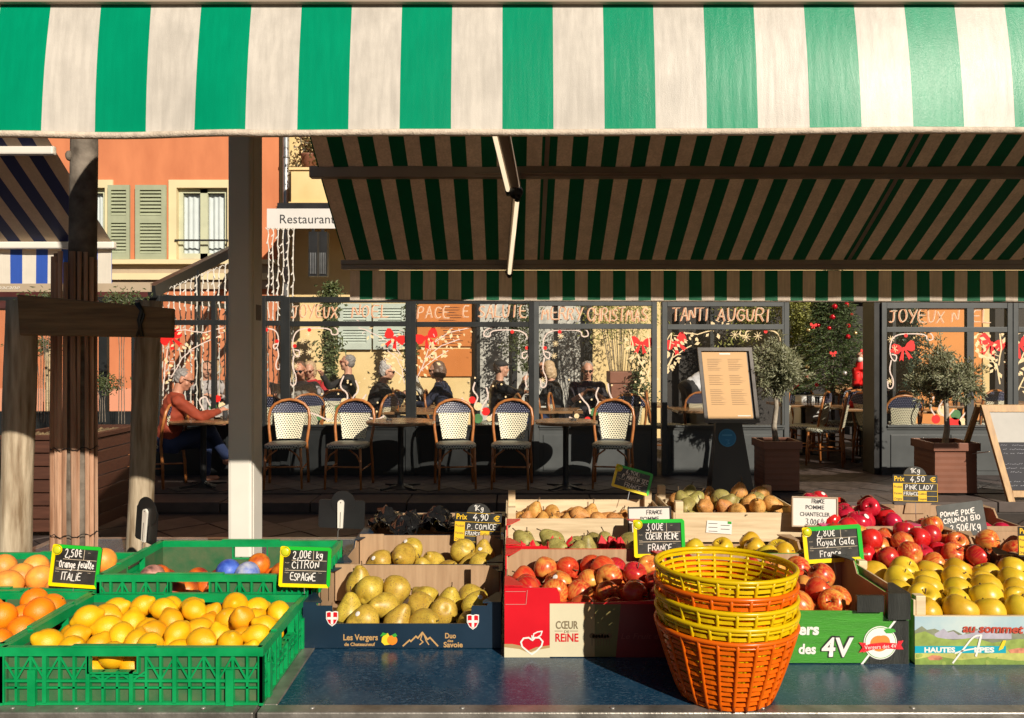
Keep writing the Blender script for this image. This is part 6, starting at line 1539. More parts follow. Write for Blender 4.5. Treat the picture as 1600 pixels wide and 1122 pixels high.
# golden apple crate with alpine paper
jx0, jx1, jy = 1.047, 1.66, 2.08
jF = lambda p: fx(p, jy); jZ = lambda p: fz(p, jy)
jr = root('wooden_crate', ((jx0+jx1)/2, 2.28, ZT), 'wooden crate of golden apples fronted by an alpine landscape print', 'crate', 'pine fruit crates')
obj('front_slat', MB().box(jx0, jx1, jy, jy+.006, ZT, jZ(962)), m_woodx, jr)
obj('slat', MB().box(jx0, jx1, 2.46, 2.466, ZT, .81), m_woodx, jr); obj('slat', MB().box(jx0, jx0+.006, jy+.0065, 2.459, ZT, .895), m_woodx, jr, bevel=.001); obj('slat', MB().box(jx1-.006, jx1, jy+.0065, 2.459, ZT, .895), m_woodx, jr)
for X in (jx0+.007, jx1-.034):
    for Y in (jy+.007, 2.43): obj('corner_post', MB().box(X, X+.026, Y, Y+.026, ZT, .905), m_woodx, jr, bevel=.002)
obj('bottom', MB().box(jx0+.007, jx1-.007, jy+.007, 2.459, ZT+.003, ZT+.008), m_woodx, jr)
y_ = jy-.001; g = MB(); px1 = 800 + jx1/jy*F
def jf(pts, mi, dy): g.flat([(jF(a), jZ(b)) for a, b in pts], y_-dy, mi)
jf(((1429,963),(px1,963),(px1,1040),(1429,1040)), 0, 0)
jf(((1429,985),(1440,978),(1448,984),(1460,982),(1474,988),(1490,984),(1505,992),(1520,980),(1545,990),(1570,984),(1600,990),(px1,982),(px1,1010),(1429,1010)), 1, .0003)
jf(((1460,990),(1474,982),(1481,988),(1489,986),(1497,992),(1515,990),(1540,978),(1556,990),(1580,985),(1580,998),(1460,998)), 2, .0005)
jf(((1429,990),(1445,986),(1465,996),(1490,1000),(1520,996),(1550,1004),(1590,998),(px1,1002),(px1,1040),(1429,1040)), 3, .0007)
jf(((1429,1018),(1450,1014),(1480,1019),(1510,1016),(1540,1022),(1580,1014),(px1,1018),(px1,1040),(1429,1040)), 4, .0009)
jf(((1429,1030),(1460,1024),(1500,1031),(1540,1027),(1590,1032),(px1,1028),(px1,1040),(1429,1040)), 5, .0011)
jf(((1429,1009),(1571,1009),(1571,1020),(1429,1020)), 6, .0014)
jf(((1448,1027),(1456,1023),(1468,1024),(1473,1028),(1468,1031),(1452,1031)), 7, .0014); jf(((1574,1015),(1590,1012),(px1,1014),(px1,1020),(1578,1020)), 7, .0014)
for k in range(26):
    a = R1.uniform(1430, px1); g.disc(jF(a), jZ(R1.uniform(1022, 1037)), R1.uniform(.002, .006), y_-.0013-k*.00001, 8, R1.choice((3, 4, 5)))
obj('landscape_print', g, [m_sky, M('hill print a', (.22, .24, .16), .5, .3, 20), M('snow print', (.42, .40, .48), .5, .2, 30), M('hill print b', (.27, .36, .08), .5, .3, 30), M('meadow print', (.45, .46, .12), .5, .25, 30), M('meadow print 2', (.20, .30, .06), .5, .3, 30), M('turquoise print', (.0, .36, .48), .5, .05), M('village print', (.55, .22, .13), .5, .4, 60)], jr)
s = jy/F
text('lettering', 'HAUTES', jF(1443), y_-.002, jZ(1018.5), 7.5*s, m_wht, jr, width=48*s, offset=.0008)
text('lettering', 'LPES', jF(1521), y_-.002, jZ(1018.5), 7.5*s, m_wht, jr, width=31*s, offset=.0008)
g = MB()
for pts, w_ in ((((1488,1035),(1504,1014),(1520,993),(1532,992)), .0045), (((1532,992),(1529,1004),(1524,1024)), .0055), (((1491,1020),(1503,1016),(1520,1013),(1530,1012)), .0035)): curl(g, [(jF(a), jZ(b)) for a, b in pts], w_, y_-.0022, 0)
g.flat([(jF(a), jZ(b)) for a, b in ((1566,1000),(1571,1000),(1566,1013),(1559,1016),(1560,1012))], y_-.0024, 1); obj('swash_print', g, [m_wht, m_yel], jr)
text('lettering', 'au sommet', jF(1503), y_-.0022, jZ(987), 13*s, M('brick ink', (.46, .06, .03)), jr, width=95*s, shear=.15, offset=.0010, rot=-.02)
# crates behind the golden apples
kr = cardbox(1.06, 1.56, 2.49, 2.90, ZT, .175, 'plain cardboard box of red and yellow apples behind the golden apples', m_kraft, front=[(1.06, ZT), (1.56, ZT), (1.56, ZT+.155), (1.53, ZT+.175), (1.50, ZT+.12), (1.06, ZT+.118)])
lr = cardbox(1.13, 1.50, 2.92, 3.30, ZT, .17, 'bright pink cardboard box of dark red apples printed with apple outlines', m_pinkc)
Yl = 2.92
text('lettering', 'Pink Lady', fx(1350, Yl), Yl-.001, fz(851, Yl)-.0, 10*Yl/F, m_wht, lr, width=62*Yl/F, shear=.2)
cardbox(1.53, 1.95, 2.92, 3.32, ZT, .17, 'cardboard box of dark apples behind the slate price sign', m_kraft)
cardbox(1.60, 2.10, 2.49, 2.89, ZT, .16, 'cardboard box of apples cut by the right edge of the photo', m_kraft)
# loose kraft flaps that stick up
for k, (pts, Y) in enumerate(((((1415,786),(1455,786),(1444,802),(1412,802)), 3.31), (((1556,875),(1600,880),(1600,900),(1552,902)), 2.485), (((1500,838),(1545,838),(1556,870),(1548,890)), 2.91), (((1270,885),(1322,888),(1302,902),(1262,905)), 2.54))):
    g = MB(); g.prism([(fx(a, Y), fz(b, Y)) for a, b in pts], Y-.004, Y-.001); tag(obj('cardboard_flap', g, m_kraft, None), ('torn cardboard flap standing behind the pink box', 'folded cardboard flap at the right edge behind the golden apples', 'slanted cardboard flap below the slate price sign', 'pointed cardboard flap under the Royal Gala sign')[k], 'flap', 'loose cardboard flaps')

# ------------------------------------------------------------ fruit
def lathe_mesh(name, prof_, n, mats, seed, lump=.02, bendx=0, stem=None, smat=1, dimple=True):
    rg = random.Random(seed); ph = [rg.uniform(0, 6) for _ in range(4)]
    g = MB(); g.lathe(prof_, n=n, jit=lambda i, a: 1 + lump*sin(2*a+ph[0]+i*.15) + lump*.7*sin(3*a+ph[1]-i*.1) + lump*.5*sin(5*a+ph[2]))
    if bendx: g.v = [(x + bendx*(z*z*8), y, z) for x, y, z in g.v]
    if stem: g.tube([Vector(p) for p in stem], [.0022, .0017, .0022], 6, mi=smat)
    me = g.mesh(mats, True, name); return me
def arc(r, rz, k=12, f=lambda t: 1):
    return [(max(.0004, r*sin(pi*i/k)*f(i/k)), -rz*cos(pi*i/k)) for i in range(k+1)]
fm_lemon = fruit_mat('lemon peel', (.78, .36, .005), (.82, .43, .008), 2, 60, .6, .40, .07, scar=(.62, .42, .12), hue=.026)
fm_orange = fruit_mat('orange peel', (.90, .20, .004), (.92, .25, .006), 2, 70, .6, .40, .07, scar=(.62, .26, .06), hue=.02)
fm_grape = fruit_mat('grapefruit peel', (.86, .26, .05), (.88, .40, .06), 1.6, 70, .5, .40, .06, scar=(.70, .42, .16))
fm_blood = fruit_mat('blood orange peel', (.30, .03, .015), (.80, .20, .015), 1.4, 60, .35, .4, .06)
fm_pear = fruit_mat('comice pear skin', (.46, .30, .035), (.58, .41, .06), 2.5, 70, .15, .42, .07, specks=(.28, .17, .05))
fm_pearg = fruit_mat('green pear skin', (.27, .23, .06), (.42, .36, .11), 2.5, 70, .2, .5, .10, specks=(.20, .12, .05))
fm_pearb = fruit_mat('russet pear skin', (.50, .22, .05), (.68, .34, .10), 3, 70, .3, .6, .10, specks=(.26, .11, .03))
fm_red = fruit_mat('red apple skin', (.44, .008, .012), (.54, .02, .018), 2, 70, .08, .25, .12, True, (.56, .10, .03))
fm_dred = fruit_mat('dark red apple skin', (.42, .006, .02), (.55, .012, .03), 2, 70, .06, .22, .12, True, (.56, .03, .05))
fm_gala = fruit_mat('gala apple skin', (.52, .025, .015), (.60, .08, .025), 1.6, 70, .1, .3, .08, True, (.74, .36, .07))
fm_gold = fruit_mat('golden apple skin', (.60, .37, .018), (.70, .46, .035), 2, 70, .12, .34, .05, scar=(.50, .34, .10))
m_stem = M('stem', (.10, .06, .03), .8, .2); m_cal = M('calyx', (.30, .20, .08), .8, .3)
m_stick = M('fruit sticker', (.80, .76, .72), .4, .1)
LK = .93
lem = [lathe_mesh('lemon', [(.0035, -.0455), (.008, -.043), (.013, -.037)] + [(.0335*sin(pi*t)**.82, -.036*cos(pi*t)) for t in (.14, .22, .32, .42, .5, .58, .68, .78, .86)] + [(.0125, .0385), (.0065, .0435), (.002, .0455)], 18, [fm_lemon, m_cal], s, .015) for s in (1, 2, 3, 4)]
ora = [lathe_mesh('orange', arc(.037, .0355, 14), 20, [fm_orange, m_stem], s, .008, stem=[(0,0,.0345), (.0005,0,.036), (0,.0005,.0372)]) for s in (1, 2)]
gra = [lathe_mesh('grapefruit', arc(.0435, .040, 14), 22, [fm_grape, m_stem], s, .014, stem=[(0,0,.0385), (.0005,0,.040), (0,.0005,.0412)]) for s in (3, 4)]
blo = [lathe_mesh('blood_orange', arc(.036, .0345, 14), 20, [fm_blood, m_stem], s, .010) for s in (5, 6)]
def pear_prof(s=1, neck=.42): return [(r*s, z*s) for r, z in ((.004,-.040),(.010,-.043),(.022,-.041),(.033,-.032),(.0395,-.018),(.0405,-.004),(.037,.010),(.030,.022),(.022+neck*.006,.033),(.017+neck*.006,.042),(.012+neck*.004,.049),(.006,.053),(.001,.053))]
pea = [lathe_mesh('pear', pear_prof(1.10), 20, [fm_pear, m_stem], s, .022, (.6 if s % 2 else -.4), stem=[(.01*(1 if s%2 else -1),0,.055), (.014*(1 if s%2 else -1),.002,.064), (.018*(1 if s%2 else -1),.0,.074)]) for s in (1, 2, 3)]
peg = [lathe_mesh('pear', pear_prof(.95), 18, [fm_pearg, m_stem], s, .022, .3, stem=[(.004,0,.048), (.008,.002,.056), (.012,.0,.066)]) for s in (4, 5)]
peb = [lathe_mesh('pear', pear_prof(.82, .2), 16, [fm_pearb, m_stem], s, .02, .3, stem=[(.003,0,.042), (.004,.002,.052), (.008,.0,.064)]) for s in (6, 7)]
def apple_prof(r=.037): return [(q*r, z*r) for q, z in ((.03,-.70),(.16,-.74),(.34,-.84),(.55,-.80),(.78,-.60),(.94,-.28),(1.0,.06),(.97,.36),(.84,.64),(.62,.82),(.40,.86),(.22,.76),(.10,.62),(.03,.56))]
def apple(name, m_, s, r=.037): return lathe_mesh(name, apple_prof(r), 20, [m_, m_stem], s, .018, stem=[(0,0,.019), (.001,.001,.030), (.004,.003,.040)])
apr = [apple('apple', fm_red, s) for s in (1, 2)]; apd = [apple('apple', fm_dred, s) for s in (3, 4)]; apg = [apple('apple', fm_gala, s) for s in (5, 6)]; apy = [apple('apple', fm_gold, s, .042) for s in (7, 8)]

def pile(x0, x1, y0, y1, zf, r, n, rg, front_low=0, tries=40, zlim=None):
    P_ = []
    for k in range(n):
        best = None
        for t in range(tries):
            x, y = rg.uniform(x0+r, x1-r), rg.uniform(y0+r, y1-r); z = zf + r
            for (a, b, c) in P_:
                d2 = (x-a)**2 + (y-b)**2
                if d2 < 4*r*r*.94: z = max(z, c + sqrt(4*r*r*.94-d2))
            sc_ = z + front_low*(y0-y)*.0 + front_low*(y1-y)
            if best is None or sc_ < best[0]: best = (sc_, x, y, z)
        if zlim and best[3] > zlim(best[2]) : continue
        P_.append(best[1:])
    return P_
def fruit(meshes, pts, rg, name, cat, label, group, upright=0, scale=(.94, 1.06), sticker=0, sticker_r=.036, special=None, front_tilt=None):
    out = []; xs = [q[0] for q in pts]; ys = [q[1] for q in pts]
    def zone(p):
        if len(pts) < 6: return label
        u = (p[0]-min(xs))/(max(xs)-min(xs)+1e-6); v = (p[1]-min(ys))/(max(ys)-min(ys)+1e-6)
        w_ = ('left end', 'left half', 'right half', 'right end')[min(3, int(u*4))]; h_ = ('front row', 'middle', 'back')[min(2, int(v*3))]
        return label + ', ' + w_ + ' of the ' + h_
    for i, p in enumerate(pts):
        me = rg.choice(meshes); o = bpy.data.objects.new(name, me); COL.objects.link(o); o.location = p
        if upright: o.rotation_euler = (rg.gauss(0, upright) + (front_tilt or 0), rg.gauss(0, upright), rg.uniform(0, 6.28))
        else: o.rotation_euler = (rg.uniform(0, 6.28), rg.uniform(0, 6.28), rg.uniform(0, 6.28))
        s_ = rg.uniform(*scale); o.scale = (s_,)*3
        tag(o, zone(p), cat, group)
        if rg.random() < sticker:
            g = MB(); g.ball((0, 0, 0), (.0085, .0085, .0012), 12); st_ = bpy.data.objects.new('sticker', g.mesh(m_stick, True)); COL.objects.link(st_)
            st_.parent = o; d = (Vector((0, -.7, .75)) + Vector((rg.uniform(-.4, .4), 0, 0))).normalized(); dl = o.rotation_euler.to_matrix().inverted() @ d
            # rest on the actual skin along that direction
            best = max((Vector(v.co) for v in me.vertices), key=lambda c: c.normalized().dot(dl) if c.length > .02 else -1)
            st_.location = best.normalized() * (best.length + .0006); st_.rotation_euler = best.to_track_quat('Z', 'Y').to_euler()
        out.append(o)
    return out
rg = random.Random(11)
inner = lambda z, x0, x1, y0, y1: None
L_ = pile(-1.155, -.592, 1.855, 2.22, ZT+.03, .0292, 125, rg, zlim=lambda y: ZT+.118+(y-1.85)*.05)
fruit(lem, L_, rg, 'lemon', 'lemon', 'yellow lemon in the front green crate', 'lemons in the front green crate', scale=(.84, 1.0))
L_ = pile(-1.76, -1.195, 1.875, 2.245, ZT+.03, .036, 60, rg, zlim=lambda y: .872+(y-1.85)*.03)
fruit(ora, L_, rg, 'orange', 'orange', 'bright orange in the green crate at the left edge', 'oranges at the left edge')
L_ = pile(-1.76, -1.195, 2.29, 2.665, ZT+.03, .042, 44, rg, zlim=lambda y: .868)
fruit(gra, L_, rg, 'grapefruit', 'grapefruit', 'pinkish yellow grapefruit behind the oranges', 'grapefruit in the crate behind the oranges')
L_ = pile(-1.155, -.585, 2.285, 2.65, ZT+.035, .0345, 34, rg, zlim=lambda y: .850)
bo = fruit(blo, L_, rg, 'blood_orange', 'orange', 'orange with dark red blush in the second green crate', 'blood oranges behind the lemons')
# paper wrapped ones
for px, py, Y, c1, lb in ((357, 893, 2.36, (.02, .06, .45), 'orange wrapped in blue and white paper, left one'), (387, 897, 2.34, (.70, .70, .74), 'orange wrapped in white and blue paper, right one'), (238, 902, 2.33, (.02, .02, .02), 'orange wrapped in black and pink printed paper')):
    g = MB(); g.ball((0, 0, 0), .036, 16)
    g.v = [(x*(1+.05*sin(9*atan2(y, x))), y*(1+.05*sin(9*atan2(y, x)+z*60)), z) for x, y, z in g.v]
    o = obj('wrapped_orange', g, M('wrap %s' % lb[:24], c1, .45, .2, 30, .3, 60, col2=(.02, .10, .5) if c1[0] > .5 else ((.75, .35, .28) if c1[2] < .1 else (.10, .2, .7))), None, True); o.location = P(px, py, Y); tag(o, lb, 'orange')
R2 = random.Random(23)
for (y0, y1, n, zl) in ((2.212, 2.53, 18, None), (2.625, 2.95, 19, None)):
    L_ = pile(nx0+.055, nx1-.03, y0, y1, ZT+.006, .040, n, R2, tries=30, zlim=lambda y: ZT+.088+(y-y0)*.10)
    k = y0 > 2.5
    fruit(pea, L_, R2, 'pear', 'pear', 'yellow pear in the ' + ('second' if k else 'front') + ' navy tray', 'pears in the ' + ('second' if k else 'front') + ' navy tray', upright=1.2, sticker=.22, scale=(.88, .98))
fruit(pea, [P(662, 868, 3.12)], R2, 'pear', 'pear', 'single large pear lying on black plastic in the rear navy tray', None, upright=.1)
L_ = pile(rx0+.02, rx1-.01, ry+.015, 2.52, ZT+.048, .0345, 80, R2, zlim=lambda y: ZT+.142+(y-ry)*.06)
fruit(apr + apr + apg, L_, R2, 'apple', 'apple', 'red and yellow apple in the red box', 'apples in the red box', sticker=.1)
L_ = pile(.0, .45, 2.57, 2.92, ZT+.07, .034, 28, R2, zlim=lambda y: ZT+.150)
fruit(peg, L_, R2, 'pear', 'pear', 'olive green pear among red tissue', 'green pears among red tissue', upright=.8)
L_ = pile(.01, .57, 3.01, 3.355, .82, .027, 52, R2, zlim=lambda y: .896)
fruit(peb, L_, R2, 'pear', 'pear', 'small russet pear in the left pine crate', 'russet pears in the left pine crate', upright=.9)
L_ = pile(.635, 1.07, 3.02, 3.37, .86, .031, 44, R2, zlim=lambda y: .985)
fruit(peg + peb, L_, R2, 'pear', 'pear', 'brown and olive pear in the right pine crate', 'pears in the right pine crate', upright=.8)
L_ = pile(gx0+.015, gx1-.09, gy+.015, 2.48, ZT+.048, .0345, 76, R2, zlim=lambda y: ZT+.150+(y-gy)*.05)
fruit(apg + apr, L_, R2, 'apple', 'apple', 'streaked red apple in the green printed box', 'apples in the green printed box', upright=.7)
L_ = pile(.50, 1.0, 2.57, 2.91, ZT+.045, .034, 30, R2, zlim=lambda y: ZT+.125)
fruit(apy, L_, R2, 'apple', 'apple', 'pale golden apple in the brown box behind the baskets', 'pale apples behind the baskets', upright=.5, scale=(.86, .95))
pts = []
for j in range(5):
    for i in range(7):
        pts.append((jx0+.060+.084*i+(.038 if j % 2 else 0)+R2.uniform(-.005, .005), jy+.056+.077*j+R2.uniform(-.005, .005), ZT+.108+.004*j+.010*((j+i) % 2)+R2.uniform(0, .006)))
ga = fruit(apy, pts, R2, 'apple', 'apple', 'golden yellow apple', 'golden apples in the alpine printed crate', upright=.55, front_tilt=.35)
ORD = ('leftmost', 'second from the left', 'third from the left', 'fourth from the left', 'fifth from the left', 'sixth from the left', 'rightmost')
for k_, o_ in enumerate(ga): o_['label'] = 'golden yellow apple, ' + ORD[k_ % 7] + ' in the ' + ('front row', 'second row', 'middle row', 'fourth row', 'back row')[k_ // 7] + ' of its crate'
obj_ = MB(); n = 30; vs = []
for i in range(n+1):
    for j in range(19): vs.append((jx0+.01+(jx1-jx0-.02)*i/n, jy+.012+.42*j/18*.88, ZT+.078+.012*sin(i*1.6)*cos(j*1.7)))
obj_.add(vs, [(i*19+j, (i+1)*19+j, (i+1)*19+j+1, i*19+j+1) for i in range(n) for j in range(18)]); tag(obj('fruit_tray', obj_, M('black tray plastic', (.012, .012, .014), .25, .2), None, True), 'black moulded plastic tray under the golden apples', 'tray')
L_ = pile(1.075, 1.55, 2.51, 2.88, ZT+.055, .035, 64, R2, zlim=lambda y: ZT+.175+(y-2.5)*.10)
fruit(apd + apr + apg, L_, R2, 'apple', 'apple', 'glossy red apple behind the golden apples', 'red apples behind the golden apples', upright=.7)
L_ = pile(1.145, 1.49, 2.93, 3.285, ZT+.07, .036, 36, R2, zlim=lambda y: ZT+.215)
fruit(apd, L_, R2, 'apple', 'apple', 'dark pinkish red apple in the bright pink box', 'dark red apples in the pink box', upright=.7, sticker=.25)
fruit(apd, [P(1341, 818, 2.94)], R2, 'apple', 'apple', 'large glossy red apple with white sticker on top of the pink box', None, upright=.2, sticker=1, scale=(1.2, 1.25))
L_ = pile(1.55, 1.93, 2.94, 3.3, ZT+.05, .036, 20, R2, zlim=lambda y: ZT+.17); fruit(apd, L_, R2, 'apple', 'apple', 'dark apple in the shaded box behind the slate sign', 'dark apples behind the slate sign', upright=.7)
L_ = pile(1.62, 2.05, 2.51, 2.87, ZT+.05, .036, 24, R2, zlim=lambda y: ZT+.17); fruit(apg, L_, R2, 'apple', 'apple', 'red apple in the box cut by the right edge', 'apples at the right edge', upright=.7)
# red tissue
def crumple(name, c, s, mat, label, cat, seed, n=14, amp=.35, solid=.0012):
    rg = random.Random(seed); g = MB(); vs = []
    for i in range(n+1):
        for j in range(n+1):
            u, v = i/n-.5, j/n-.5; h = (rg.uniform(-1, 1)*amp*.16 + amp*abs(sin(u*9+seed)+cos(v*8+seed*2)*.7)*.35)
            vs.append((c[0]+u*s[0]+rg.uniform(-.1, .1)*s[0]*.3, c[1]+v*s[1]+rg.uniform(-.1, .1)*s[1]*.3, c[2]+h*s[2]))
    g.add(vs, [(i*(n+1)+j, (i+1)*(n+1)+j, (i+1)*(n+1)+j+1, i*(n+1)+j+1) for i in range(n) for j in range(n)])
    o = obj(name, g, mat, None, name == 'plastic_sheet'); md = o.modifiers.new('t', 'SOLIDIFY'); md.thickness = solid; return tag(o, label, cat)
m_tis = M('red tissue paper', (.60, .010, .02), .6, .15, 6)
for k, (px, py, Y) in enumerate(((836, 868, 2.62), (873, 862, 2.72), (955, 856, 2.72), (885, 884, 2.60), (975, 860, 2.80), (925, 884, 2.60))):
    crumple('tissue_paper', P(px, py, Y), (.09, .07, .09), m_tis, ('crumpled red tissue at the left end of the green pear box', 'pointed piece of red tissue in the middle of the green pears', 'large crumpled red tissue right in the green pear box', 'flat red tissue along the front of the green pears', 'red tissue at the back right of the green pears', 'small red tissue piece at the front right of the green pears')[k], 'tissue', 31+k, 7, .8)
crumple('plastic_sheet', (-.40, 3.18, ZT+.115), (.30, .30, .16), M('black plastic', (.012, .012, .013), .2, .2), 'crumpled shiny black plastic sheet in the rear navy tray', 'plastic sheet', 5, 26, .55)
crumple('plastic_sheet', (-.17, 3.2, ZT+.11), (.26, .26, .06), M('black plastic', (.012, .012, .013)), 'smoother black plastic sheet right of the single pear', 'plastic sheet', 6, 12, .5)
for k, (y0) in enumerate((2.215, 2.625)):
    crumple('plastic_sheet', ((nx0+nx1)/2, y0+.17, ZT+.03), (.44, .30, .02), M('black plastic', (.012, .012, .013)), 'black plastic liner under the pears of the ' + ('front', 'second')[k] + ' navy tray', 'plastic sheet', 7+k, 12, .4)

# ------------------------------------------------------------ stack of baskets
m_by = M('yellow basket plastic', (.82, .58, .004), .28, .06, 6); m_bo = M('orange basket plastic', (.85, .16, .004), .28, .08, 6)
for m_ in (m_by, m_bo):
    nt = m_.node_tree; b = nt.nodes['Principled BSDF']; t = N(nt, 'ShaderNodeBsdfTranslucent'); nt.links.new(b.inputs['Base Color'].links[0].from_socket, t.inputs[0])
    mx = N(nt, 'ShaderNodeMixShader'); mx.inputs[0].default_value = .28; nt.links.new(b.outputs[0], mx.inputs[1]); nt.links.new(t.outputs[0], mx.inputs[2]); nt.links.new(mx.outputs[0], nt.nodes['Material Output'].inputs[0])
bmesh_cache = {}
def basket(z0, m_, label, tiltx=0, tilty=0, dx=0, dy=0):
    X, Y = .508+dx, 1.905+dy; r = root('basket', (X, Y, z0), label, 'basket', 'stack of plastic baskets'); H = .172; R0, Rt = .104, .163
    rad = lambda t: R0 + (Rt-R0)*t**.85
    key = m_.name
    if key not in bmesh_cache:
        d = {}
        g = MB(); N_ = 72
        g.tube([(Rt*1.0*cos(2*pi*k/N_), Rt*sin(2*pi*k/N_), H) for k in range(N_)], .0055, 8, closed=True); g.tube([((Rt-.002)*cos(2*pi*k/N_), (Rt-.002)*sin(2*pi*k/N_), H-.010) for k in range(N_)], .0032, 6, closed=True); d['rim'] = g.mesh(m_, True, 'rim')
        g = MB(); pts = [(rad(t/8)+.0022, 0, H*t/8) for t in range(9)]; g.tube(pts, [.0032]*9, 6, ry=[.0042]*9); d['rib'] = g.mesh(m_, True, 'rib')
        d['band'] = []
        nb = 13
        for b_ in range(nb):
            t = (b_+.6)/(nb+.3); g = MB(); z = H*t; rr_ = rad(t); hh = H/(nb+.3)*.30
            NN = 96; vs = []
            for k in range(NN):
                a = 2*pi*k/NN; wv = .0016*sin(a*12 + (pi if b_ % 2 else 0)); 
                for (dr, dz) in ((-.0012, -hh), (.0012, -hh), (.0012, hh), (-.0012, hh)):
                    q_ = rr_+dr+wv; vs.append((q_*cos(a), q_*sin(a), z+dz))
            g.add(vs, [(k*4+j, k*4+(j+1) % 4, ((k+1) % NN)*4+(j+1) % 4, ((k+1) % NN)*4+j) for k in range(NN) for j in range(4)]); d['band'].append(g.mesh(m_, False, 'band'))
        g = MB(); g.lathe([(R0-.002, -.001), (R0, .0), (R0, .004), (R0-.002, .005)], n=48); d['base'] = g.mesh(m_, False, 'base'); bmesh_cache[key] = d
    d = bmesh_cache[key]
    obj('rim', d['rim'], None, r); obj('base', d['base'], None, r)
    for b_ in d['band']: obj('band', b_, None, r)
    for k in range(24): o = obj('rib', d['rib'], None, r); o.rotation_euler = (0, 0, 2*pi*k/24)
    r.rotation_euler = (tiltx, tilty, RND.uniform(0, .26)); return r
basket(ZT, m_bo, 'bottom basket of the stack, orange and seen at full height')
basket(ZT+.032, m_by, 'lower of the two adjoining yellow baskets in the stack', .004, .004)
basket(ZT+.066, m_by, 'upper of the two adjoining yellow baskets in the stack', .0, .008, -.001)
basket(ZT+.096, m_bo, 'second basket from the top of the stack, orange', -.006, .010, -.002)
basket(ZT+.132, m_by, 'topmost basket of the stack, yellow', -.012, .018, -.003)

# ------------------------------------------------------------ price signs
m_slate = M('black sign board', (.018, .019, .018), .38, .5, 14, .05, 90, col2=(.05, .05, .048)); m_sy = M('sign yellow', (.85, .66, .0), .35, .04); m_sg = M('sign green', (.01, .45, .03), .35, .04); m_chalk = M('chalk pen', (.78, .76, .72), .7, .15, 120)
m_disc = M('sign disc', (.55, .60, .02), .3, .08); m_lbl = M('label ink', (.62, .52, .38), .6, .1); m_amber = M('amber sign print', (.80, .50, .02), .4, .05)
m_clear = glass_mat('clear clip', (.96, .97, .96), 1.2, .06)
def sign_root(px, py, Y, label, rz=0, ry=0, rx=-.12, stick=.10, name='price_sign', hang=None):
    r = root(name, P(px, py, Y), label, 'price sign', 'price signs on the fruit'); r.rotation_euler = (rx, ry, rz)
    return r
def sobj(nm, g, mats, r, **k): return obj(nm, g, mats, r, world=False, **k)
def rrect(x0, x1, z0, z1, c=.006): return [(x0+c, z0), (x1-c, z0), (x1, z0+c), (x1, z1-c), (x1-c, z1), (x0+c, z1), (x0, z1-c), (x0, z0+c)]
def sign_a(px, py, w, h, Y, label, lines, rz=0, ry=0, rx=-.10, seed=1, disc=True):
    r = sign_root(px, py, Y, label, rz, ry, rx); W, H = w*Y/F/2, h*Y/F/2; rg = random.Random(seed)
    sobj('board', MB().prism(rrect(-W, W, -H, H), 0, .003), m_slate, r)
    g = MB(); b = .0095*W/.07; y = -.0008
    g.prism([(-W, -H+.004), (-W+.004, -H), (W-.004, -H), (W-b, -H+b), (-W+b, -H+b), (-W+b, H-b), (-W+b*1.3, H), (-W+.003, H), (-W, H-.003)], -.0025, -.0001, 0)
    g.prism([(-W+b*1.3, H), (-W+b, H-b), (W-b, H-b), (W-b, -H+b), (W-.004, -H+.001), (W, -H+.006), (W, H-.006), (W-.006, H)], -.0026, -.0002, 1)
    sobj('edge_frame', g, [m_sy, m_sg], r)
    g = MB(); x0, x1 = -W+b*1.6, W-b*1.3; zl1, zl2 = H*.32, -H*.18
    g.strip([(x0+W*.25, zl1), (x1, zl1)], .0013, y); g.strip([(x0, zl2), (x1, zl2)], .0013, y); g.strip([(W*.30, zl1), (W*.30, H-b*1.1)], .0013, y); sobj('ruled_line', g, m_lbl, r)
    for t_, xx, zz, sz in (('Produit', x0-.001, zl1-.0085, .0045), ('Variete', x0-.001, zl2+.0035, .0045), ('Origine', x0-.001, zl2-.0075, .0045), ('Categorie', W*.12, zl2-.0065, .0038), ('Calibre', W*.52, zl2-.0065, .0038), ('Unite', W*.45, H*.66, .0038)):
        text('small_print', t_, xx, -.0009, zz, sz*.6, m_lbl, r, local=True)
    if disc:
        g = MB(); cx_, cz_ = -W+.014, H-.015
        g.lathe([(.0115, -.0), (.0115, .003), (.010, .0045), (.002, .005)], n=20, rot=Matrix.Rotation(pi/2, 3, 'X'), c=(cx_, -.002, cz_)); sobj('disc', g, m_disc, r, smooth=True)
        g = MB(); g.tube([(cx_+.0135*cos(2*pi*k/20), -.0035, cz_+.0135*sin(2*pi*k/20)) for k in range(20)], .0012, 5, closed=True); sobj('disc_ring', g, m_sy, r)
    g = MB()
    for (t_, u, v, hh, wd) in lines: hand(g, t_, u*W, v*H, hh*H, .0023, -.0011, rg, .06, .05, width=wd*W if wd else None)
    sobj('lettering', g, m_chalk, r)
    g = MB(); g.tube([(0, .002, -H), (.002, .002, -H-.04)], .0012, 6); sobj('wire_pin', g, m_zinc, r)
    return r
sign_a(118, 885, 77, 64, 2.27, 'price sign 2,50 EUR Orange feuille Italie standing left of the blood oranges', [('2,50\u20ac', -.48, .42, .42, .72), ('Orange', -.66, -.08, .34, .68), ('feuille', .12, -.06, .34, .66), ('ITALiE', -.54, -.66, .34, .85)], ry=.07, seed=3)
sign_a(477, 886, 80, 62, 2.24, 'price sign 2,00 EUR Citron Espagne at the corner of the lemon crate', [('2,00\u20ac', -.50, .42, .40, .74), ('kg', .42, .46, .30, .26), ('CiTRON', -.52, -.06, .36, 1.1), ('ESPAGNE', -.56, -.66, .34, 1.0)], ry=.03, seed=4)
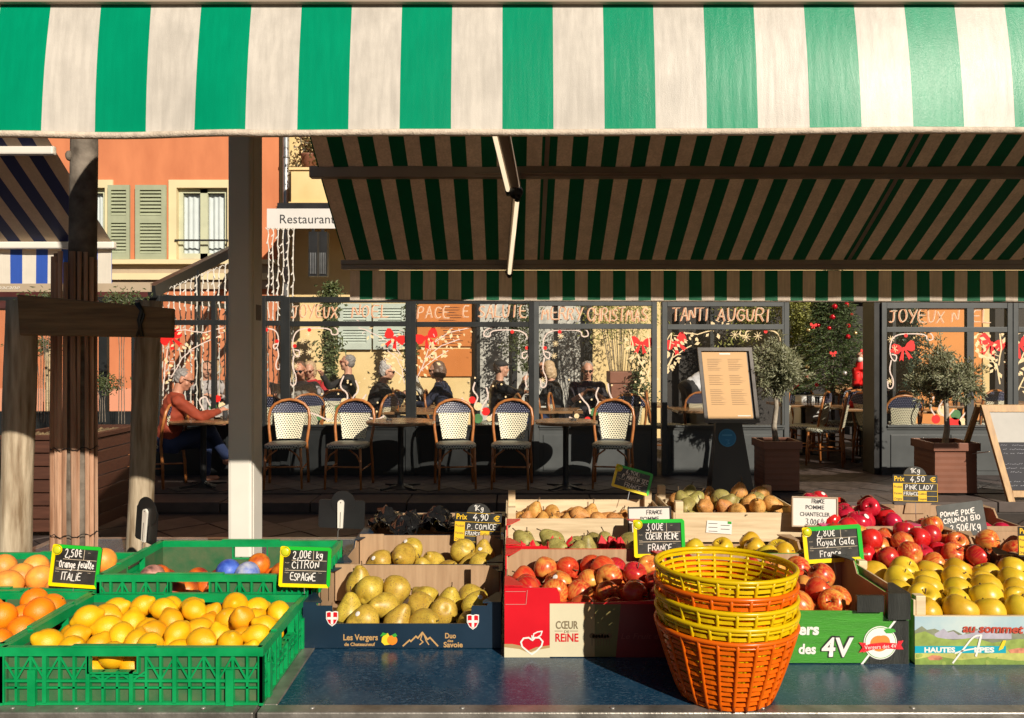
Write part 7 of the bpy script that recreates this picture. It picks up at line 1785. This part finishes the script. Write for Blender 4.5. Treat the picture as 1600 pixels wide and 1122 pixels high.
sign_a(1030, 841, 80, 58, 2.50, 'price sign 3,00 EUR Coeur Reine France in front of a white card', [('3,00\u20ac', -.50, .42, .40, .70), ('COEUR REINE', -.52, -.06, .34, 1.30), ('FRANCE', -.44, -.66, .34, .95)], ry=-.02, seed=5)
sign_a(1301, 850, 92, 56, 2.48, 'price sign 2,80 EUR Royal Gala France above the green printed box', [('2,80\u20ac', -.52, .42, .40, .66), ('Royal Gala', -.52, -.06, .36, 1.28), ('France', -.46, -.66, .34, .74)], ry=-.06, seed=6)
sign_a(988, 750, 60, 36, 3.32, 'tilted shaded price sign P. Martin Sec at the back of the left pine crate', [('6,90\u20ac', -.42, .42, .40, .70), ('P. MARTIN SEC', -.55, -.06, .34, 1.4), ('FRANCE', -.34, -.72, .36, .9)], ry=.28, seed=7, rx=-.2)
def sign_b(px, py, w, h, Y, label, price, prod, seed, cut=None, ry=.03):
    r = sign_root(px, py, Y, label, 0, ry, -.08); W, H = w*Y/F/2, h*Y/F/2; rg = random.Random(seed)
    zt = H*.52
    pts = [(-W, -H*.94), (-W+.006, -H), (W-.006, -H), (W, -H*.94), (W, zt), (W*.52, zt)] + [(W*.50*cos(a*pi/12), zt + (H-zt)*sin(a*pi/12)) for a in range(1, 12)] + [(-W*.52, zt), (-W, zt)]
    sobj('board', MB().prism(pts, 0, .003), m_slate, r)
    g = MB(); y = -.0008; z1 = H*.06; z2 = -H*.36
    g.flat([(-W+.001, -H*.92), (-W*.56, -H*.92), (-W*.56, z1), (-W+.001, z1)], y, 0)
    g.flat([(W*.12, z2), (W*.50, z2), (W*.50, -H*.92), (W*.12, -H*.92)], y, 0)
    for a, b_ in (((-W*.56, z1), (W*.98, z1)), ((-W*.56, z2), (W*.98, z2)), ((-W*.56, -H*.64), (W*.98, -H*.64)), ((-W*.56, -H*.92), (W*.98, -H*.92)), ((W*.98, z1), (W*.98, -H*.92)), ((-W*.5, zt*.98), (W*.5, zt*.98))): g.strip([a, b_], .0014, y-.0002, 0)
    sobj('yellow_print', g, m_amber, r)
    text('small_print', 'Prix', -W*.95, -.0012, H*.18, H*.27, m_amber, r, width=W*.46, local=True, offset=.0006)
    text('small_print', '\u20ac', W*.66, -.0012, H*.16, H*.25, m_amber, r, width=W*.26, local=True, offset=.0006)
    for t_, z_ in (('Produit', -H*.2), ('Variete', -H*.56), ('Origine', -H*.86)): text('small_print', t_, -W*.96, -.0014, z_, H*.13, m_ink, r, width=W*.36, local=True)
    for t_, z_ in (('Calibre', -H*.56), ('Categorie', -H*.84)): text('small_print', t_, W*.14, -.0014, z_, H*.11, m_ink, r, width=W*.34, local=True)
    g = MB(); hand(g, '1Kg', -W*.22, H*.64, H*.26, .0022, -.0012, rg, .05, .05, width=W*.46); hand(g, price, -W*.22, H*.16, H*.30, .0026, -.0012, rg, .05, .08, width=W*.66); hand(g, prod, -W*.44, -H*.28, H*.26, .0022, -.0012, rg, .06, .05, width=W*1.25); hand(g, 'FRANCE', -W*.52, -H*.60, H*.18, .0018, -.0012, rg, .06, .05, width=W*.66)
    sobj('lettering', g, m_chalk, r)
    g = MB(); g.tube([(0, .002, -H), (.002, .002, -H-.09)], .0012, 6); sobj('wire_pin', g, m_zinc, r); return r
sign_b(747, 818, 73, 62, 2.96, 'black and amber price sign 4,90 P. Comice over the navy pear trays', '4,90', 'P. COMICE', 8, ry=.05)
sign_b(1430, 757, 70, 56, 2.97, 'black and amber price sign 4,50 Pink Lady above the pink apple box', '4,50', 'PINK LADY', 9, ry=.02)
sign_b(1626, 840, 70, 60, 2.44, 'black and amber price sign cut by the right edge of the photo', '3,00', 'POMME', 10)
def card(px, py, w, h, Y, label, mat, lines, ry=0, seed=1, printed=None, frame=None, ink=None, stroke=.0022):
    r = sign_root(px, py, Y, label, 0, ry, -.08); W, H = w*Y/F/2, h*Y/F/2; rg = random.Random(seed)
    sobj('board', MB().prism(rrect(-W, W, -H, H, .004), 0, .003), mat, r)
    if frame: 
        g = MB(); f = .0045
        for a, b_, c_, d_ in ((-W, W, H-f, H), (-W, W, -H, -H+f), (-W, -W+f, -H+f, H-f), (W-f, W, -H+f, H-f)): g.box(a, b_, -.0035, -.0002, c_, d_)
        sobj('edge_frame', g, frame, r)
    for (t_, v, hh, wd) in (printed or []): text('small_print', t_, -wd*W/2 if False else 0, -.0009, v*H, hh*H, m_ink, r, width=wd*W, align='CENTER', local=True, offset=.0003)
    g = MB()
    for (t_, u, v, hh, wd) in lines: hand(g, t_, u*W, v*H, hh*H, stroke, -.0011, rg, .06, .05, width=wd*W)
    sobj('lettering', g, ink or m_ink, r)
    g = MB(); g.tube([(0, .002, -H), (.002, .002, -H-.06)], .0012, 6); sobj('wire_pin', g, m_zinc, r); return r
m_card = M('white card', (.70, .67, .62), .45, .05)
card(1273, 800, 72, 47, 2.96, 'white framed card France Pomme Chantecler 3.00 in front of the right pine crate', m_card, [('FRANCE', -.12, .58, .26, .56), ('3.00\u20ac/kg', -.40, -.84, .36, 1.0)], .03, 12, [('POMME', .18, .26, .80), ('CHANTECLER', -.28, .26, 1.30)], M('tan card edge', (.42, .31, .21), .6, .05))
card(1015, 814, 68, 44, 2.97, 'white card in black frame, half covered by the Coeur Reine sign', m_card, [('FRANCE', -.12, .48, .28, .74)], -.02, 13, [('POMME', .02, .28, .85), ('CHANTECLER', -.5, .26, 1.5)], m_black)
card(1503, 812, 73, 52, 2.88, 'grey slate sign Pomme Pixie Crunch Bio 3,50 per kg above the red apples', M('grey slate', (.085, .092, .09), .5, .3, 14), [('POMME PIXIE', -.88, .30, .28, 1.5), ('CRUNCH BIO', -.80, -.10, .28, 1.62), ('3,50\u20ac/Kg', -.56, -.70, .42, 1.3)], -.13, 14, ink=m_chalk, stroke=.0034)
# the two seen from behind
def back_sign(px, py, w, h, Y, label, rz, ry, clipdx=0, seed=1):
    r = sign_root(px, py, Y, label, rz, ry, .06); W, H = w*Y/F/2, h*Y/F/2
    sobj('board', MB().prism(rrect(-W, W, -H, H*.5, .006), 0, .003), m_black, r)
    g = MB(); g.lathe([(H*.62, 0), (H*.62, .002)], n=28, rot=Matrix.Rotation(pi/2, 3, 'X'), c=(W*.05, -.0006, H*.38)); sobj('disc', g, m_black, r)
    g = MB(); cw = .011; x0 = clipdx
    g.prism([(x0-cw*.8, -H*.95), (x0+cw*.8, -H*.95), (x0+cw, H*.35)] + [(x0+cw*cos(k*pi/8), H*.35+cw*sin(k*pi/8)) for k in range(1, 8)] + [(x0-cw, H*.35)], -.010, -.0030); sobj('clip', g, m_white, r)
    g = MB(); g.tube([(x0, -.011, -H*.1), (x0, -.011, -H*.9)], .0008, 5); g.lathe([(.0018, 0), (.0018, .001)], n=8, rot=Matrix.Rotation(pi/2, 3, 'X'), c=(x0, -.0102, H*.40)); sobj('slot', g, m_black, r)
    g = MB(); g.tube([(x0, -.006, -H*.95), (x0-.008, -.004, -H*1.12), (x0-.008, -.004, -H*1.5)], .0014, 6); sobj('wire_pin', g, m_zinc, r); return r
back_sign(534, 796, 72, 60, 2.72, 'black price sign seen from behind with white clip, above the navy trays', 0, .04, -.002)
back_sign(229, 812, 50, 74, 2.70, 'black price sign seen from behind, turned, on the second green crate', -.5, .18, .0)

bpy.data.scenes.remove(TMP)
